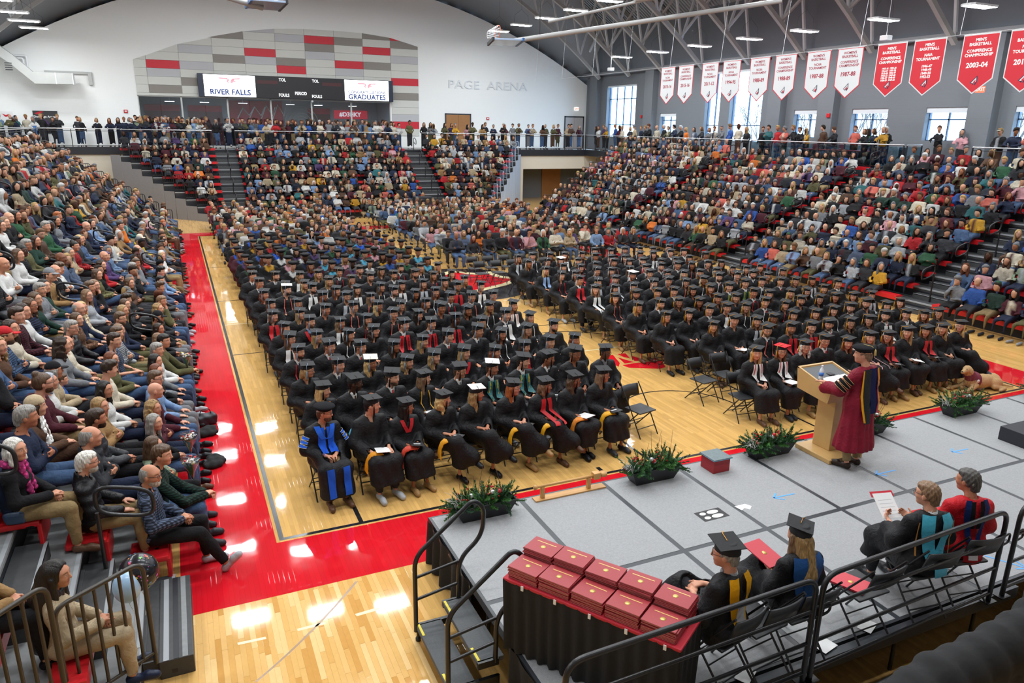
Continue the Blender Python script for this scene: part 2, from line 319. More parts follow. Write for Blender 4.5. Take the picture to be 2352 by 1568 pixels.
# ---------------------------------------------------------------- poses: joints of a figure facing +y, seat under the origin
def pose(kind, yaw=0.0, nod=0.0):
    J = {}
    sit = not kind.startswith('stand')
    if sit:
        J['hip'] = [(-.09, -.02, .53), (.09, -.02, .53)]
        J['knee'] = [(-.12, .43, .53), (.12, .43, .53)]
        J['ank'] = [(-.12, .45, .09), (.12, .45, .09)]
        J['toe'] = [(-.14, .64, .035), (.14, .64, .035)]
        lean = {'forward': .20, 'chin': .10, 'back': -.07}.get(kind, 0.0)
        P0 = np.array((0, -.03, .53))
        def sp(h, y=0): return (0, -.03 + math.sin(lean)*h + y, .53 + math.cos(lean)*h)
        J['pel'] = (0, -.03, .54); J['waist'] = sp(.16, .015); J['chest'] = sp(.33, .0); J['neck'] = sp(.51, -.02)
        if kind == 'crossleg':
            J['knee'] = [(-.05, .42, .54), (.03, .43, .66)]; J['ank'] = [(-.05, .44, .09), (-.21, .58, .36)]; J['toe'] = [(-.06, .63, .035), (-.24, .77, .30)]
        if kind == 'stretch':
            J['ank'][1] = (.12, .66, .10); J['toe'][1] = (.14, .80, .20)
            J['knee'][1] = (.11, .43, .50)
        if kind == 'ankles':
            J['ank'] = [(-.02, .36, .09), (.05, .42, .09)]; J['toe'] = [(-.05, .55, .035), (.08, .60, .035)]
    else:
        J['hip'] = [(-.09, 0, .92), (.09, 0, .92)]; J['knee'] = [(-.10, .015, .5), (.10, .015, .5)]
        J['ank'] = [(-.11, -.02, .09), (.11, -.02, .09)]; J['toe'] = [(-.14, .17, .035), (.14, .17, .035)]
        lean = {'standrail': .13}.get(kind, 0.0)
        def sp(h, y=0): return (0, math.sin(lean)*h + y, .93 + math.cos(lean)*h)
        J['pel'] = (0, 0, .95); J['waist'] = sp(.16, .01); J['chest'] = sp(.33, 0); J['neck'] = sp(.51, -.02)
    n = np.array(J['neck'])
    ch = np.array(J['chest'])
    sh = [tuple(ch + (-.165, -.01, .095)), tuple(ch + (.165, -.01, .095))]
    J['sh'] = sh
    z0 = 0 if sit else .42
    def H(w, d, nrm, thumb, curl=.5): return dict(w=np.array(w), d=np.array(d, float), n=np.array(nrm, float), t=np.array(thumb, float), curl=curl)
    if kind in ('lap', 'crossleg', 'back', 'stretch', 'ankles', 'read'):
        J['elb'] = [(-.26, .0, .72), (.26, .0, .72)]
        zz = .66 if kind != 'crossleg' else .72
        J['hand'] = [H((-.075, .25, zz), (.8, .5, -.12), (0, .2, -1), (.3, .9, .2), .55), H((.075, .27, zz + .02), (-.8, .45, -.1), (0, .2, -1), (-.3, .9, .3), .65)]
        if kind == 'read':
            J['elb'] = [(-.27, .02, .74), (.27, .02, .74)]
            J['hand'] = [H((-.13, .30, .76), (.25, .85, .2), (.8, -.2, .5), (.5, .3, .8), .6), H((.13, .30, .76), (-.25, .85, .2), (-.8, -.2, .5), (-.5, .3, .8), .6)]
    elif kind == 'knees':
        J['elb'] = [(-.26, .03, .73), (.26, .03, .73)]
        J['hand'] = [H((-.13, .27, .64), (.1, .95, -.1), (0, 0, -1), (.9, .4, 0), .3), H((.13, .27, .64), (-.1, .95, -.1), (0, 0, -1), (-.9, .4, 0), .3)]
    elif kind == 'folded' or kind == 'standfold':
        J['elb'] = [(-.26, .05, .74 + z0), (.26, .05, .74 + z0)]
        J['hand'] = [H((.03, .2, .80 + z0), (.9, -.1, .15), (0, -1, .2), (0, .2, 1), .35), H((-.03, .17, .76 + z0), (-.9, -.05, .1), (0, -1, -.1), (0, .2, 1), .35)]
    elif kind == 'forward':
        J['elb'] = [(-.2, .28, .66), (.2, .28, .66)]
        J['hand'] = [H((-.05, .5, .62), (.55, .75, .1), (.2, .1, -1), (.2, .2, .9), .7), H((.05, .51, .64), (-.55, .75, .1), (-.2, .1, -1), (-.2, .2, .9), .75)]
    elif kind == 'chin':
        J['elb'] = [(-.26, .1, .72), (.2, .24, .75)]
        hd = n + (0, .10, .03)
        J['hand'] = [H((.02, .25, .70), (.85, .3, .1), (0, 0, -1), (0, .8, .5), .4), H(tuple(hd + (.05, .05, -.05)), (-.2, -.1, .9), (-.3, -1, .2), (-.9, .1, .3), .8)]
    elif kind == 'stand':
        J['elb'] = [(-.25, -.03, 1.12), (.25, -.03, 1.12)]
        J['hand'] = [H((-.25, .07, .9), (0, .15, -1), (.9, 0, 0), (0, 1, -.2), .35), H((.25, .07, .9), (0, .15, -1), (-.9, 0, 0), (0, 1, -.2), .35)]
    elif kind == 'standrail':
        J['elb'] = [(-.26, .18, 1.14), (.26, .18, 1.14)]
        J['hand'] = [H((-.06, .34, 1.09), (.7, .6, -.1), (0, 0, -1), (.2, .4, .9), .6), H((.06, .36, 1.10), (-.7, .6, -.1), (0, 0, -1), (-.2, .4, .9), .6)]
    elif kind == 'standlap':
        J['elb'] = [(-.26, .0, 1.12), (.26, .0, 1.12)]
        J['hand'] = [H((-.06, .2, .98), (.8, .35, -.4), (0, .3, -1), (.2, .9, .2), .5), H((.06, .22, .99), (-.8, .35, -.4), (0, .3, -1), (-.2, .9, .2), .6)]
    elif kind == 'standpodium':
        J['elb'] = [(-.3, .12, 1.14), (.26, .05, 1.14)]
        J['hand'] = [H((-.27, .38, 1.16), (.1, .95, -.1), (0, 0, -1), (.9, .4, 0), .3), H((.2, .32, 1.14), (-.2, .9, -.1), (0, 0, -1), (-.9, .4, 0), .3)]
    R = rotz(yaw) @ rotx(-nod)
    J['Hc'] = n + np.array((0, .025, .0)) + R @ np.array((0, .035, .165)); J['HR'] = R; J['kind'] = kind; J['sit'] = sit
    return J

def add_head(F, J, k=.02):
    c, R = J['Hc'], J['HR']
    def T(p): return c + R @ np.array(p, float)
    F.ell(T((0, -.012, .022)), (.076, .096, .092), k=.02, R=R)
    F.ell(T((0, .022, -.045)), (.057, .068, .07), k=.035, R=R)
    F.ell(T((0, .062, -.088)), (.026, .022, .02), k=.03, R=R)
    F.ell(T((0, .055, .03)), (.06, .035, .03), k=.03, R=R)
    for sx in (-1, 1):
        F.ell(T((sx*.031, .098, .012)), (.018, .016, .012), k=.012, op='sub', R=R)
        F.ell(T((sx*.031, .077, .010)), (.0135, .0135, .0125), k=.004, R=R)
        F.ell(T((sx*.077, -.008, -.008)), (.010, .021, .032), k=.006, R=R @ rotz(-sx*.25))
        F.ell(T((sx*.038, .06, -.022)), (.022, .024, .02), k=.03, R=R)
    F.cone(T((0, .088, .016)), T((0, .108, -.020)), .007, .0115, k=.012)
    for sx in (-1, 1): F.ell(T((sx*.010, .098, -.024)), (.008, .009, .007), k=.006, R=R)
    F.ell(T((0, .086, -.050)), (.022, .0095, .0055), k=.006, R=R)
    F.ell(T((0, .083, -.061)), (.019, .0095, .006), k=.006, R=R)
    n = np.array(J['neck'])
    F.cone(T((0, -.025, -.05)), n + (0, -.005, -.02), .05, .056, k=.03)

def add_hand(F, h, side, r=.0088):
    w = h['w']; d = h['d']/np.linalg.norm(h['d']); n = h['n'] - d*(h['n'] @ d); n /= np.linalg.norm(n); a = np.cross(d, n)*1.0
    t = h['t'] - d*(h['t'] @ d); t = t/np.linalg.norm(t)
    if a @ t < 0: a = -a
    for o in (-.024, -.008, .008, .024): F.cone(w + a*o*.7 + d*.01, w + a*o + d*.078, .014, .0125, k=.012)
    ln = (.082, .092, .086, .066)
    for i, o in enumerate((.027, .009, -.009, -.026)):
        b = w + a*o + d*.082; c1 = h['curl']
        d1 = d*math.cos(c1) + n*math.sin(c1); d2 = d*math.cos(c1*2.1) + n*math.sin(c1*2.1)
        m = b + d1*ln[i]*.52
        F.cone(b, m, r, r*.95, k=.004); F.cone(m, m + d2*ln[i]*.48, r*.95, r*.8, k=.003)
    b = w + a*.022 + d*.03; m = b + (a*.75 + d*.6 + n*.25)*.045
    F.cone(b, m, .0125, .0105, k=.012); F.cone(m, m + (a*.3 + d*.85 + n*.3)*.038, .0105, .0085, k=.004)

def add_trunk(F, J, g=0.0, fem=False, k=.05):
    p, w, c, n = [np.array(J[i]) for i in ('pel', 'waist', 'chest', 'neck')]
    F.ell(p, (.165 + g, .12 + g, .115 + g), k=k)
    F.ell(w, ((.125 if fem else .14) + g, .10 + g, .14 + g), k=k + .02)
    F.ell(c + (0, 0, .01), ((.145 if fem else .16) + g, .105 + g, .145 + g), k=k)
    if fem: F.ell(c + (0, .06, .0), (.12 + g*.6, .06 + g*.6, .065), k=.05)
    for i in (0, 1): F.cone(n + (0, -.01, -.045), J['sh'][i], .05 + g*.7, .05 + g*.8, k=.05)

def add_arm(F, J, i, g=0.0, upto=1.0, flare=0.0):
    sh, el, w = np.array(J['sh'][i]), np.array(J['elb'][i]), J['hand'][i]['w']
    F.cone(sh, el, .052 + g, .043 + g + flare*.5, k=.03)
    F.cone(el, el + (w - el)*upto, .043 + g + flare*.5, .029 + g + flare, k=.02)

def add_leg(F, J, i, g=0.0, upto=1.0, k=.03):
    h, kn, a = [np.array(J[x][i]) for x in ('hip', 'knee', 'ank')]
    F.cone(h, kn, .088 + g, .058 + g, k=k)
    F.cone(kn, kn + (a - kn)*.4, .056 + g, .054 + g, k=.02)
    F.cone(kn + (a - kn)*.4, kn + (a - kn)*upto, .054 + g, .036 + g*1.2, k=.02)

def add_foot(F, J, i, g=0.0, heel=False):
    a, t = np.array(J['ank'][i]), np.array(J['toe'][i])
    d = t - a; d /= np.linalg.norm(d)
    up = np.array((0, 0, 1.0))
    b = a + (0, 0, -.045)
    F.cone(a + (0, 0, .02), b - d*.02, .036 + g, .034 + g, k=.02)
    F.cone(b - d*.025, t, .033 + g, .027 + g, k=.02)
    F.cone(t - d*.08, t - d*.02, .036 + g, .030 + g, k=.02)

def pick(q, *a): return a[q + 1]                     # values for q = -1, 0, 1, 2
def grid_for(J, q, hd=True, hands=True, pad=.1, hmul=1.0):
    """q: 2 fine (close figures), 1 middle, 0 coarse (far crowd)."""
    h = pick(q, .090, .060, .034, .026)*hmul; hf = pick(q, .044, .033, .0108, .0070); hh = pick(q, .05, .04, .0140, .0082)
    pts = np.array([J['pel'], J['neck'], *J['sh'], *J['elb'], *J['knee'], *J['ank'], *J['toe'], J['Hc'], J['hand'][0]['w'], J['hand'][1]['w']])
    lo = pts.min(0) - (.2, .2, .15); hi = pts.max(0) + (.2, .2, .2)
    lo[2] = max(lo[2], -.02)
    c = J['Hc']; fx = []; fy = []; fz = []
    if hd: fx.append((c[0] - .1, c[0] + .1, hf)); fy.append((c[1] - .12, c[1] + .13, hf)); fz.append((c[2] - .15, c[2] + .13, hf))
    if hands and q > 0:
        hw = np.array([J['hand'][0]['w'], J['hand'][1]['w']]); a = hw.min(0) - .1; b = hw.max(0) + .1
        fx.append((max(a[0], -.3), min(b[0], .3), hh)); fy.append((a[1] + .04, b[1] + .03, hh)); fz.append((a[2] + .03, b[2] - .01, hh))
    return [axis(lo[i], hi[i], h, f) for i, f in enumerate((fx, fy, fz))]

def merge_bands(f): return f

def face_paint(V, J):
    """Per-vertex weights: lips, dark (brows, iris), white of the eye."""
    P = (V - J['Hc']) @ J['HR']
    col = np.zeros((len(V), 4), np.float32); col[:, 3] = 1
    x, y, z = np.abs(P[:, 0]), P[:, 1], P[:, 2]
    fr = y > .05
    col[:, 0] = np.where(fr & (y > .07), np.exp(-((x/.024)**4 + ((z + .055)/.010)**4)), 0)
    e = np.sqrt((x - .031)**2 + (z - .010)**2)
    col[:, 2] = np.where(fr, .55*np.exp(-(((x - .031)/.0125)**4 + ((z - .010)/.005)**4)), 0)
    col[:, 1] = np.where(fr, np.maximum.reduce([np.exp(-(e/.0062)**4), .6*np.exp(-(((x - .031)/.015)**4 + ((z - .0165)/.003)**4)), .85*np.exp(-(((x - .034)/.021)**6 + ((z - .034 + (x - .034)**2*8)/.0055)**4))]), 0)
    return col

def make_body(J, q, fem=False):
    F = Field(*grid_for(J, q))
    add_trunk(F, J, -.014, fem)
    for i in (0, 1):
        add_arm(F, J, i, -.004); add_leg(F, J, i, -.012); add_foot(F, J, i, -.006)
    add_head(F, J)
    if q > 0:
        for i in (0, 1): add_hand(F, J['hand'][i], i)
    else:
        for i in (0, 1):
            h = J['hand'][i]; d = h['d']/np.linalg.norm(h['d']); F.cone(h['w'], h['w'] + d*.11, .034, .026, k=.01)
    V, Fc = F.mesh()
    if q > 0:                                            # coarser skin under the clothes
        m = np.linalg.norm(V - J['Hc'], axis=1) > .165
        for h in J['hand']: m &= np.linalg.norm(V - h['w'] - h['d']/np.linalg.norm(h['d'])*.07, axis=1) > .115
        V, Fc = cluster(V, Fc, m, np.where(V[:, 2] > .34, .05, .022))
    return V, Fc, face_paint(V, J)

def cluster(V, F, mask, cell):
    """Merge the masked vertices that share a lattice cell; returns triangles."""
    T = np.concatenate([F[:, (0, 1, 2)], F[:, (0, 2, 3)]]); key = np.full((len(V), 4), -1, np.int64); key[:, 0] = np.arange(len(V))
    k = np.floor(V/np.asarray(cell)[:, None]).astype(np.int64); key[mask, 0] = k[mask, 0]; key[mask, 1] = k[mask, 1] + 10000; key[mask, 2] = k[mask, 2]; key[mask, 3] = (np.asarray(cell)[mask]*1e4).astype(np.int64)
    _, inv = np.unique(key, axis=0, return_inverse=True); inv = inv.ravel(); n = inv.max() + 1; cnt = np.bincount(inv, minlength=n); W = np.stack([np.bincount(inv, V[:, a], n) for a in range(3)], 1)/cnt[:, None]
    T = inv[T]; T = T[(T[:, 0] != T[:, 1]) & (T[:, 1] != T[:, 2]) & (T[:, 0] != T[:, 2])]; return W.astype(np.float32), np.unique(np.sort(T, 1), axis=0, return_index=True)[1] if False else T.astype(np.int32)

def wrinkle(amp, fx=22., fz=30., seed=0):
    def fn(P):
        x, y, z = P[..., 0], P[..., 1], P[..., 2]
        return amp*(np.sin(fz*z + 7*np.sin(9*x + seed) + 5*y) * np.sin(fx*y + 6*x + seed*1.7) + .5*np.sin(41*x + 13*z + 9*y + seed))
    return fn

def make_top(J, q, fem=False, g=.014, flare=.008, wr=.004, hem=.0, collar=0, hood=False, puff=False, short=False):
    F = Field(*grid_for(J, q, hd=False, hands=False, hmul=pick(q, 1, 1, .72, .66)))
    add_trunk(F, J, g, fem)
    p = np.array(J['pel'])
    F.ell(p + (0, 0, .0), (.17 + g, .125 + g, .09 + hem), k=.04)
    for i in (0, 1):
        if short:
            sh, el = np.array(J['sh'][i]), np.array(J['elb'][i]); F.cone(sh, sh + (el - sh)*.75, .058 + g, .06 + g, k=.03)
        else: add_arm(F, J, i, g, .93, flare)
    n = np.array(J['neck'])
    if puff:
        F.warp(lambda P: .007*np.sin(P[..., 2]*62 + np.sin(P[..., 0]*5)*.6))
    if wr: F.warp(wrinkle(wr, seed=hash(J['kind']) % 7 if False else len(J['kind'])))
    if collar: F.cone(n + (0, 0, -.03), n + (0, .0, .02 + .02*collar), .068 + g, .064 + g*.5, k=.01)
    if hood:
        F.ell(n + (0, -.075, .0), (.10, .06, .06), k=.02)
    F.cone(n + (0, .01, .0), n + (0, .02, .2), .058, .066, k=.006, op='sub')      # neck opening
    F.cone(n + (0, .05, -.03), n + (0, .16, .03), .03, .05, k=.01, op='sub')
    F.box((0, 0, J['pel'][2] - .3), (.9, .9, .22 - hem), op='sub')
    return F.mesh()

def make_trousers(J, q, g=.014, wr=.004, skirt=False, upto=.97):
    F = Field(*grid_for(J, min(q, 1), hd=False, hands=False, hmul=pick(q, 1.15, 1.2, .85, .7)))
    p = np.array(J['pel'])
    F.ell(p, (.168 + g*.5, .122 + g*.5, .11), k=.04)
    for i in (0, 1): add_leg(F, J, i, g, upto)
    if wr: F.warp(wrinkle(wr, 26, 34, 2))
    for i in (0, 1):
        a = np.array(J['ank'][i]); kn = np.array(J['knee'][i]); d = (a - kn)/np.linalg.norm(a - kn)
        F.cone(a + d*.03, a + d*.16, .07, .07, k=.004, op='sub')
    return F.mesh()

def make_shoes(J, q, tall=False, side=None):
    ii = (0, 1) if side is None else (side,)
    pts = np.array([J[k][i] for k in ('ank', 'toe') for i in ii]); lo, hi = pts.min(0) - .12, pts.max(0) + .12; hi[2] += .25 if tall else .05; lo[2] = -.02
    F = Field(*[axis(a, b, pick(q, .04, .034, .015, .011)) for a, b in zip(lo, hi)])
    for i in ii:
        add_foot(F, J, i, .007)
        if tall: F.cone(J['ank'][i], np.array(J['ank'][i]) + (np.array(J['knee'][i]) - np.array(J['ank'][i]))*.4, .05, .062, k=.02)
    for i in ii:
        a, t = np.array(J['ank'][i]), np.array(J['toe'][i])
        if not tall:
            kn = np.array(J['knee'][i]); d = (kn - a)/np.linalg.norm(kn - a); F.cone(a + d*.05, a + d*.2, .05, .05, op='sub')
    F.box((0, 0, -.25), (3, 3, .25), op='sub')
    return F.mesh()

def make_gown(J, q, g=.03, fem=False, length=.22, open_front=False):
    """A loose academic gown over a seated or standing figure: yoke, pleats, bell sleeves, skirt to the shins."""
    ax = grid_for(J, min(q, 1), hd=False, hands=False)
    h = pick(q, .085, .058, .021, .015)
    ax = [axis(a.min() - .12, a.max() + .1, h) for a in ax]; ax[2] = axis(length - .06, J['neck'][2] + .12, h)
    F = Field(*ax)
    add_trunk(F, J, g, fem)
    n = np.array(J['neck']); p = np.array(J['pel'])
    for i in (0, 1):
        sh, el, w = np.array(J['sh'][i]), np.array(J['elb'][i]), np.array(J['hand'][i]['w'])
        F.cone(sh, el, .066, .082, k=.05)
        dn = np.array((0, 0, -.035))
        F.cone(el + dn*.5, el + (w - el)*.86 + dn, .082, .072, k=.04)
        F.cone(el + (w - el)*.5 + dn*1.2, el + (w - el)*.9 + dn*2.2, .07, .075, k=.03)
    if J['sit']:
        F.ell(p + (0, 0, -.02), (.24, .17, .13), k=.06)
        kn = [np.array(x) for x in J['knee']]; an = [np.array(x) for x in J['ank']]
        for i in (0, 1):
            F.cone(np.array(J['hip'][i]) + (0, 0, .0), kn[i], .125, .10, k=.09)
            F.cone(kn[i], kn[i] + (an[i] - kn[i])*.85 + (0, .03, 0), .105, .13, k=.07)
        m = (kn[0] + kn[1])/2
        F.cone(p + (0, .05, -.02), m + (0, .0, -.01), .10, .09, k=.08)
        F.cone(m + (0, 0, -.02), (m + (an[0] + an[1])/2)/2 + (0, .02, -.05), .09, .11, k=.09)
    else:
        for z, r in ((.9, .22), (.6, .26), (.32, .31)): F.ell((0, -.01, z), (r, r*.72, .28), k=.12)
    def pleat(P):
        x, y, z = P[..., 0], P[..., 1], P[..., 2]
        if J['sit']:
            t = np.clip((.72 - z)*2.2, 0, 1)
            return .007*np.sin(38*x + 5*y + 2*np.sin(7*z)) + .007*t*np.sin(30*(x + .35*y)) + .004*np.sin(24*z + 9*x)
        th = np.arctan2(x, y + .01); t = np.clip((1.15 - z)*1.3, 0, 1)
        return .012*t*np.sin(th*15 + np.sin(z*5)) + .004*np.sin(38*x + 3*z)
    F.warp(pleat)
    F.cone(n + (0, .01, .0), n + (0, .02, .2), .06, .072, k=.006, op='sub')
    F.cone(n + (0, .075, -.16), n + (0, .09, .05), .012, .05, k=.012, op='sub')           # v neck
    for i in (0, 1):
        el, w = np.array(J['elb'][i]), np.array(J['hand'][i]['w'])
        d = (w - el)/np.linalg.norm(w - el)
        F.cone(w - d*.035 + (0, 0, -.02), w + d*.10, .055, .085, k=.01, op='sub')
    F.box((0, 0, length - .5), (2, 2, .5), op='sub')
    return F.mesh()

# ---------------------------------------------------------------- heads: hair, hats, glasses in head space
def head_grid(h, zlo=-.34, zhi=.17, ylo=-.22, yhi=.16, x=.17): return axis(-x, x, h), axis(ylo, yhi, h), axis(zlo, zhi, h)

def make_hair(kind, q, cap=False):
    h = pick(q, .050, .038, .0125, .008)
    if kind == 'short':
        F = Field(*head_grid(h, -.12))
        F.ell((0, -.018, .03), (.083, .100, .097), k=0); F.ell((0, .02, .085), (.07, .07, .035), k=.03)
        F.cone((0, -.06, -.02), (0, -.065, -.07), .06, .05, k=.02)
        F.warp(lambda P: .0022*np.sin(P[..., 0]*190 + 40*P[..., 2]) + .002*np.sin(P[..., 1]*150 + P[..., 2]*90))
        F.box((0, .13, -.06), (.2, .09, .112), k=.008, op='sub'); F.box((0, .05, -.13), (.2, .062, .13), k=.008, op='sub')
        F.box((0, 0, -.25), (.2, .3, .165), k=.008, op='sub')
    elif kind == 'balding':
        F = Field(*head_grid(h, -.12))
        F.ell((0, -.016, .018), (.082, .099, .090), k=0); F.cone((0, -.06, -.02), (0, -.065, -.06), .06, .05, k=.02)
        F.box((0, .13, -.02), (.2, .12, .3), k=.01, op='sub'); F.ell((0, .04, .12), (.068, .15, .075), k=.015, op='sub'); F.box((0, 0, -.25), (.2, .3, .17), k=.008, op='sub')
    elif kind == 'curlytop':
        F = Field(*head_grid(h, -.1))
        F.ell((0, -.015, .04), (.090, .105, .10), k=0); F.ell((0, .03, .10), (.085, .085, .05), k=.03)
        F.warp(lambda P: .008*np.sin(P[..., 0]*75)*np.sin(P[..., 1]*75)*np.sin(P[..., 2]*75 + 1))
        F.box((0, .14, -.06), (.2, .09, .115), k=.01, op='sub'); F.box((0, 0, -.25), (.2, .3, .20), k=.01, op='sub'); F.box((0, .06, -.12), (.2, .06, .12), k=.01, op='sub')
    else:
        ln = {'long': -.30, 'wavy': -.27, 'bob': -.13, 'curly': -.20, 'pony': -.30, 'bun': -.1, 'longfront': -.30}[kind]
        F = Field(*head_grid(h, ln - .08, .2, -.24, .16, .19))
        F.ell((0, -.018, .03), (.087, .104, .100), k=0)
        if kind in ('pony', 'bun'):
            F.box((0, 0, -.25), (.2, .3, .2), k=.02, op='sub')
            F.ell((0, -.03, -.02), (.078, .088, .07), k=.02)
            if kind == 'bun': F.ell((0, -.07, .115), (.045, .045, .042), k=.01)
            else: F.cone((0, -.12, .02), (0, -.15, -.26), .034, .02, k=.02)
            F.box((0, .13, -.06), (.2, .10, .115), k=.008, op='sub'); F.box((0, .05, -.14), (.2, .062, .15), k=.01, op='sub')
        else:
            w = {'curly': .115, 'wavy': .10}.get(kind, .088)
            F.ell((0, -.045, ln*.42), (w, .075, abs(ln)*.62), k=.03)
            for sx in (-1, 1): F.cone((sx*.075, -.005, .0), (sx*(.085 if kind != 'longfront' else .09), .015 if kind != 'longfront' else .06, ln), .032, .026, k=.02)
            F.cone((0, -.07, -.05), (0, -.095, ln), .06, .05, k=.03)
            a, fq = {'curly': (.010, 60), 'wavy': (.007, 45)}.get(kind, (.0022, 60))
            F.warp(lambda P: a*np.sin(P[..., 2]*fq + 14*np.sin(P[..., 0]*21) + 3*P[..., 1]) + .0025*np.sin(P[..., 0]*210 + P[..., 2]*12 + 60*P[..., 1]))
            F.cone((0, .125, .022), (0, .125, -.4), .095, .085, k=.012, op='sub')
            F.ell((0, .01, -.05), (.064, .088, .10), k=.008, op='sub')
            F.cone((0, -.02, -.1), (0, -.03, -.5), .05, .06, k=.008, op='sub')
    if q < 1: F.f -= .007
    if cap: F.box((0, .06, .25), (.4, .4, .205), op='sub', R=rotx(.12))
    return F.mesh()

def make_beard(q, full=True):
    h = pick(q, .03, .025, .011, .007)
    F = Field(*head_grid(h, -.16, .02, -.06, .14, .1))
    F.ell((0, .024, -.050), (.0605, .0715, .0735), k=0); F.ell((0, .064, -.092), (.031, .027, .027), k=.03)
    F.warp(lambda P: .0010*np.sin(P[..., 0]*310 + P[..., 2]*190) + .0010*np.sin(P[..., 2]*290 + P[..., 1]*120))
    F.cone((-.2, .10, .055), (.2, .10, .055), .088, .088, k=.008, op='sub'); F.ell((0, .10, -.055), (.021, .03, .009), k=.004, op='sub')
    F.ell((0, .085, -.012), (.040, .06, .034), k=.010, op='sub'); F.box((0, -.13, 0), (.3, .125, .3), k=.01, op='sub'); F.box((0, .0, .10), (.3, .06, .115), k=.01, op='sub')
    return F.mesh()

def make_hat(kind, q):
    h = pick(q, .042, .034, .012, .0085)
    if kind == 'beanie':
        F = Field(*head_grid(h, -.05, .18))
        F.ell((0, -.016, .045), (.093, .11, .108), k=0)
        F.warp(lambda P: .002*np.sin(np.arctan2(P[..., 0], P[..., 1])*60))
        F.box((0, 0, -.13), (.3, .3, .145), op='sub'); F.ell((0, -.012, .0), (.084, .10, .095), op='sub')
        F2 = None
    elif kind == 'ballcap':
        F = Field(*head_grid(h, -.03, .17, -.16, .24, .13))
        F.ell((0, -.014, .035), (.088, .106, .105), k=0); F.box((0, 0, -.13), (.3, .3, .16), op='sub')
        F.ell((0, .10, .036), (.078, .105, .009), k=.006); F.ell((0, -.012, .0), (.08, .098, .092), op='sub')
    elif kind == 'tam':                                              # doctoral velvet tam
        F = Field(*head_grid(h, -.02, .17, -.2, .2, .19))
        F.ell((0, -.012, .045), (.088, .105, .075), k=0); F.ell((0, -.01, .098), (.145, .15, .04), k=.02)
        F.box((0, 0, -.13), (.3, .3, .145), op='sub'); F.ell((0, -.012, .0), (.08, .098, .09), op='sub')
    else:                                                            # skull of a mortarboard
        F = Field(*head_grid(h, -.03, .16))
        F.ell((0, -.018, .03), (.093, .112, .118), k=0); F.box((0, .06, -.13), (.3, .3, .165), op='sub', k=.0, R=rotx(.12))
        F.box((0, 0, .20), (.3, .3, .082), op='sub'); F.ell((0, -.012, .0), (.08, .098, .09), op='sub')
    return F.mesh()
# ================================================================ THE HALL
ZC = 3.65                                        # walkway level
XL, XR, YF, YN = -10.2, 29.8, 44.5, -13.0        # walls
XM = 9.7
def arch_wall(x): return 14.54 - .01506*(x - XM)**2           # top of the far wall
def chord(x): return 17.4 - .0221*(x - XM)**2                 # lower chord of the roof trusses
def roof(x): return 19.6 - .0182*(x - XM)**2

M_wood = mat('maple', (.60, .37, .135), .16, coat=.0)
def floor_nodes(m, base, plank=True, red=False):
    nt = m.node_tree; b = nt.nodes['Principled BSDF']; tc = N(nt, 'ShaderNodeTexCoord'); mp = N(nt, 'ShaderNodeMapping'); mp.inputs['Rotation'].default_value = (0, 0, math.pi/2)
    nt.links.new(tc.outputs['Object'], mp.inputs['Vector'])
    br = N(nt, 'ShaderNodeTexBrick'); br.inputs['Scale'].default_value = 1; br.inputs['Brick Width'].default_value = .72; br.inputs['Row Height'].default_value = .057; br.inputs['Mortar Size'].default_value = .0012; br.inputs['Mortar Smooth'].default_value = .3; br.offset = .37; br.squash = 1
    k = .84 if not red else .97
    br.inputs['Color1'].default_value = (base[0]*1.08, base[1]*1.06, base[2]*1.04, 1); br.inputs['Color2'].default_value = (base[0]*k, base[1]*k*.97, base[2]*k*.92, 1); br.inputs['Mortar'].default_value = (base[0]*.7, base[1]*.66, base[2]*.6, 1)
    nt.links.new(mp.outputs[0], br.inputs['Vector'])
    mp2 = N(nt, 'ShaderNodeMapping'); mp2.inputs['Scale'].default_value = (30, 2.2, 1); nt.links.new(tc.outputs['Object'], mp2.inputs['Vector'])
    n = N(nt, 'ShaderNodeTexNoise'); n.inputs['Scale'].default_value = 1; n.inputs['Detail'].default_value = 5; nt.links.new(mp2.outputs[0], n.inputs['Vector'])
    r = N(nt, 'ShaderNodeMapRange'); a = .14 if not red else .04; r.inputs['To Min'].default_value = 1 - a; r.inputs['To Max'].default_value = 1 + a; nt.links.new(n.outputs['Fac'], r.inputs['Value'])
    mx = N(nt, 'ShaderNodeMix', data_type='RGBA', blend_type='MULTIPLY'); mx.inputs['Factor'].default_value = 1; nt.links.new(br.outputs['Color'], mx.inputs['A']); nt.links.new(r.outputs[0], mx.inputs['B']); nt.links.new(mx.outputs['Result'], b.inputs['Base Color'])
    n3 = N(nt, 'ShaderNodeTexNoise'); n3.inputs['Scale'].default_value = 2.2; n3.inputs['Detail'].default_value = 2; nt.links.new(tc.outputs['Object'], n3.inputs['Vector'])
    ad = N(nt, 'ShaderNodeMath', operation='MULTIPLY_ADD'); nt.links.new(br.outputs['Fac'], ad.inputs[0]); ad.inputs[1].default_value = -.6; nt.links.new(n3.outputs['Fac'], ad.inputs[2])
    bp = N(nt, 'ShaderNodeBump'); bp.inputs['Strength'].default_value = .12; bp.inputs['Distance'].default_value = .01; nt.links.new(ad.outputs[0], bp.inputs['Height']); nt.links.new(bp.outputs[0], b.inputs['Normal'])
    n4 = N(nt, 'ShaderNodeTexNoise'); n4.inputs['Scale'].default_value = 1.3; n4.inputs['Detail'].default_value = 5; nt.links.new(tc.outputs['Object'], n4.inputs['Vector'])
    r4 = N(nt, 'ShaderNodeMapRange'); r4.inputs['To Min'].default_value = .015; r4.inputs['To Max'].default_value = .07; nt.links.new(n4.outputs['Fac'], r4.inputs['Value']); nt.links.new(r4.outputs[0], b.inputs['Roughness'])
    b.inputs['Specular IOR Level'].default_value = .55
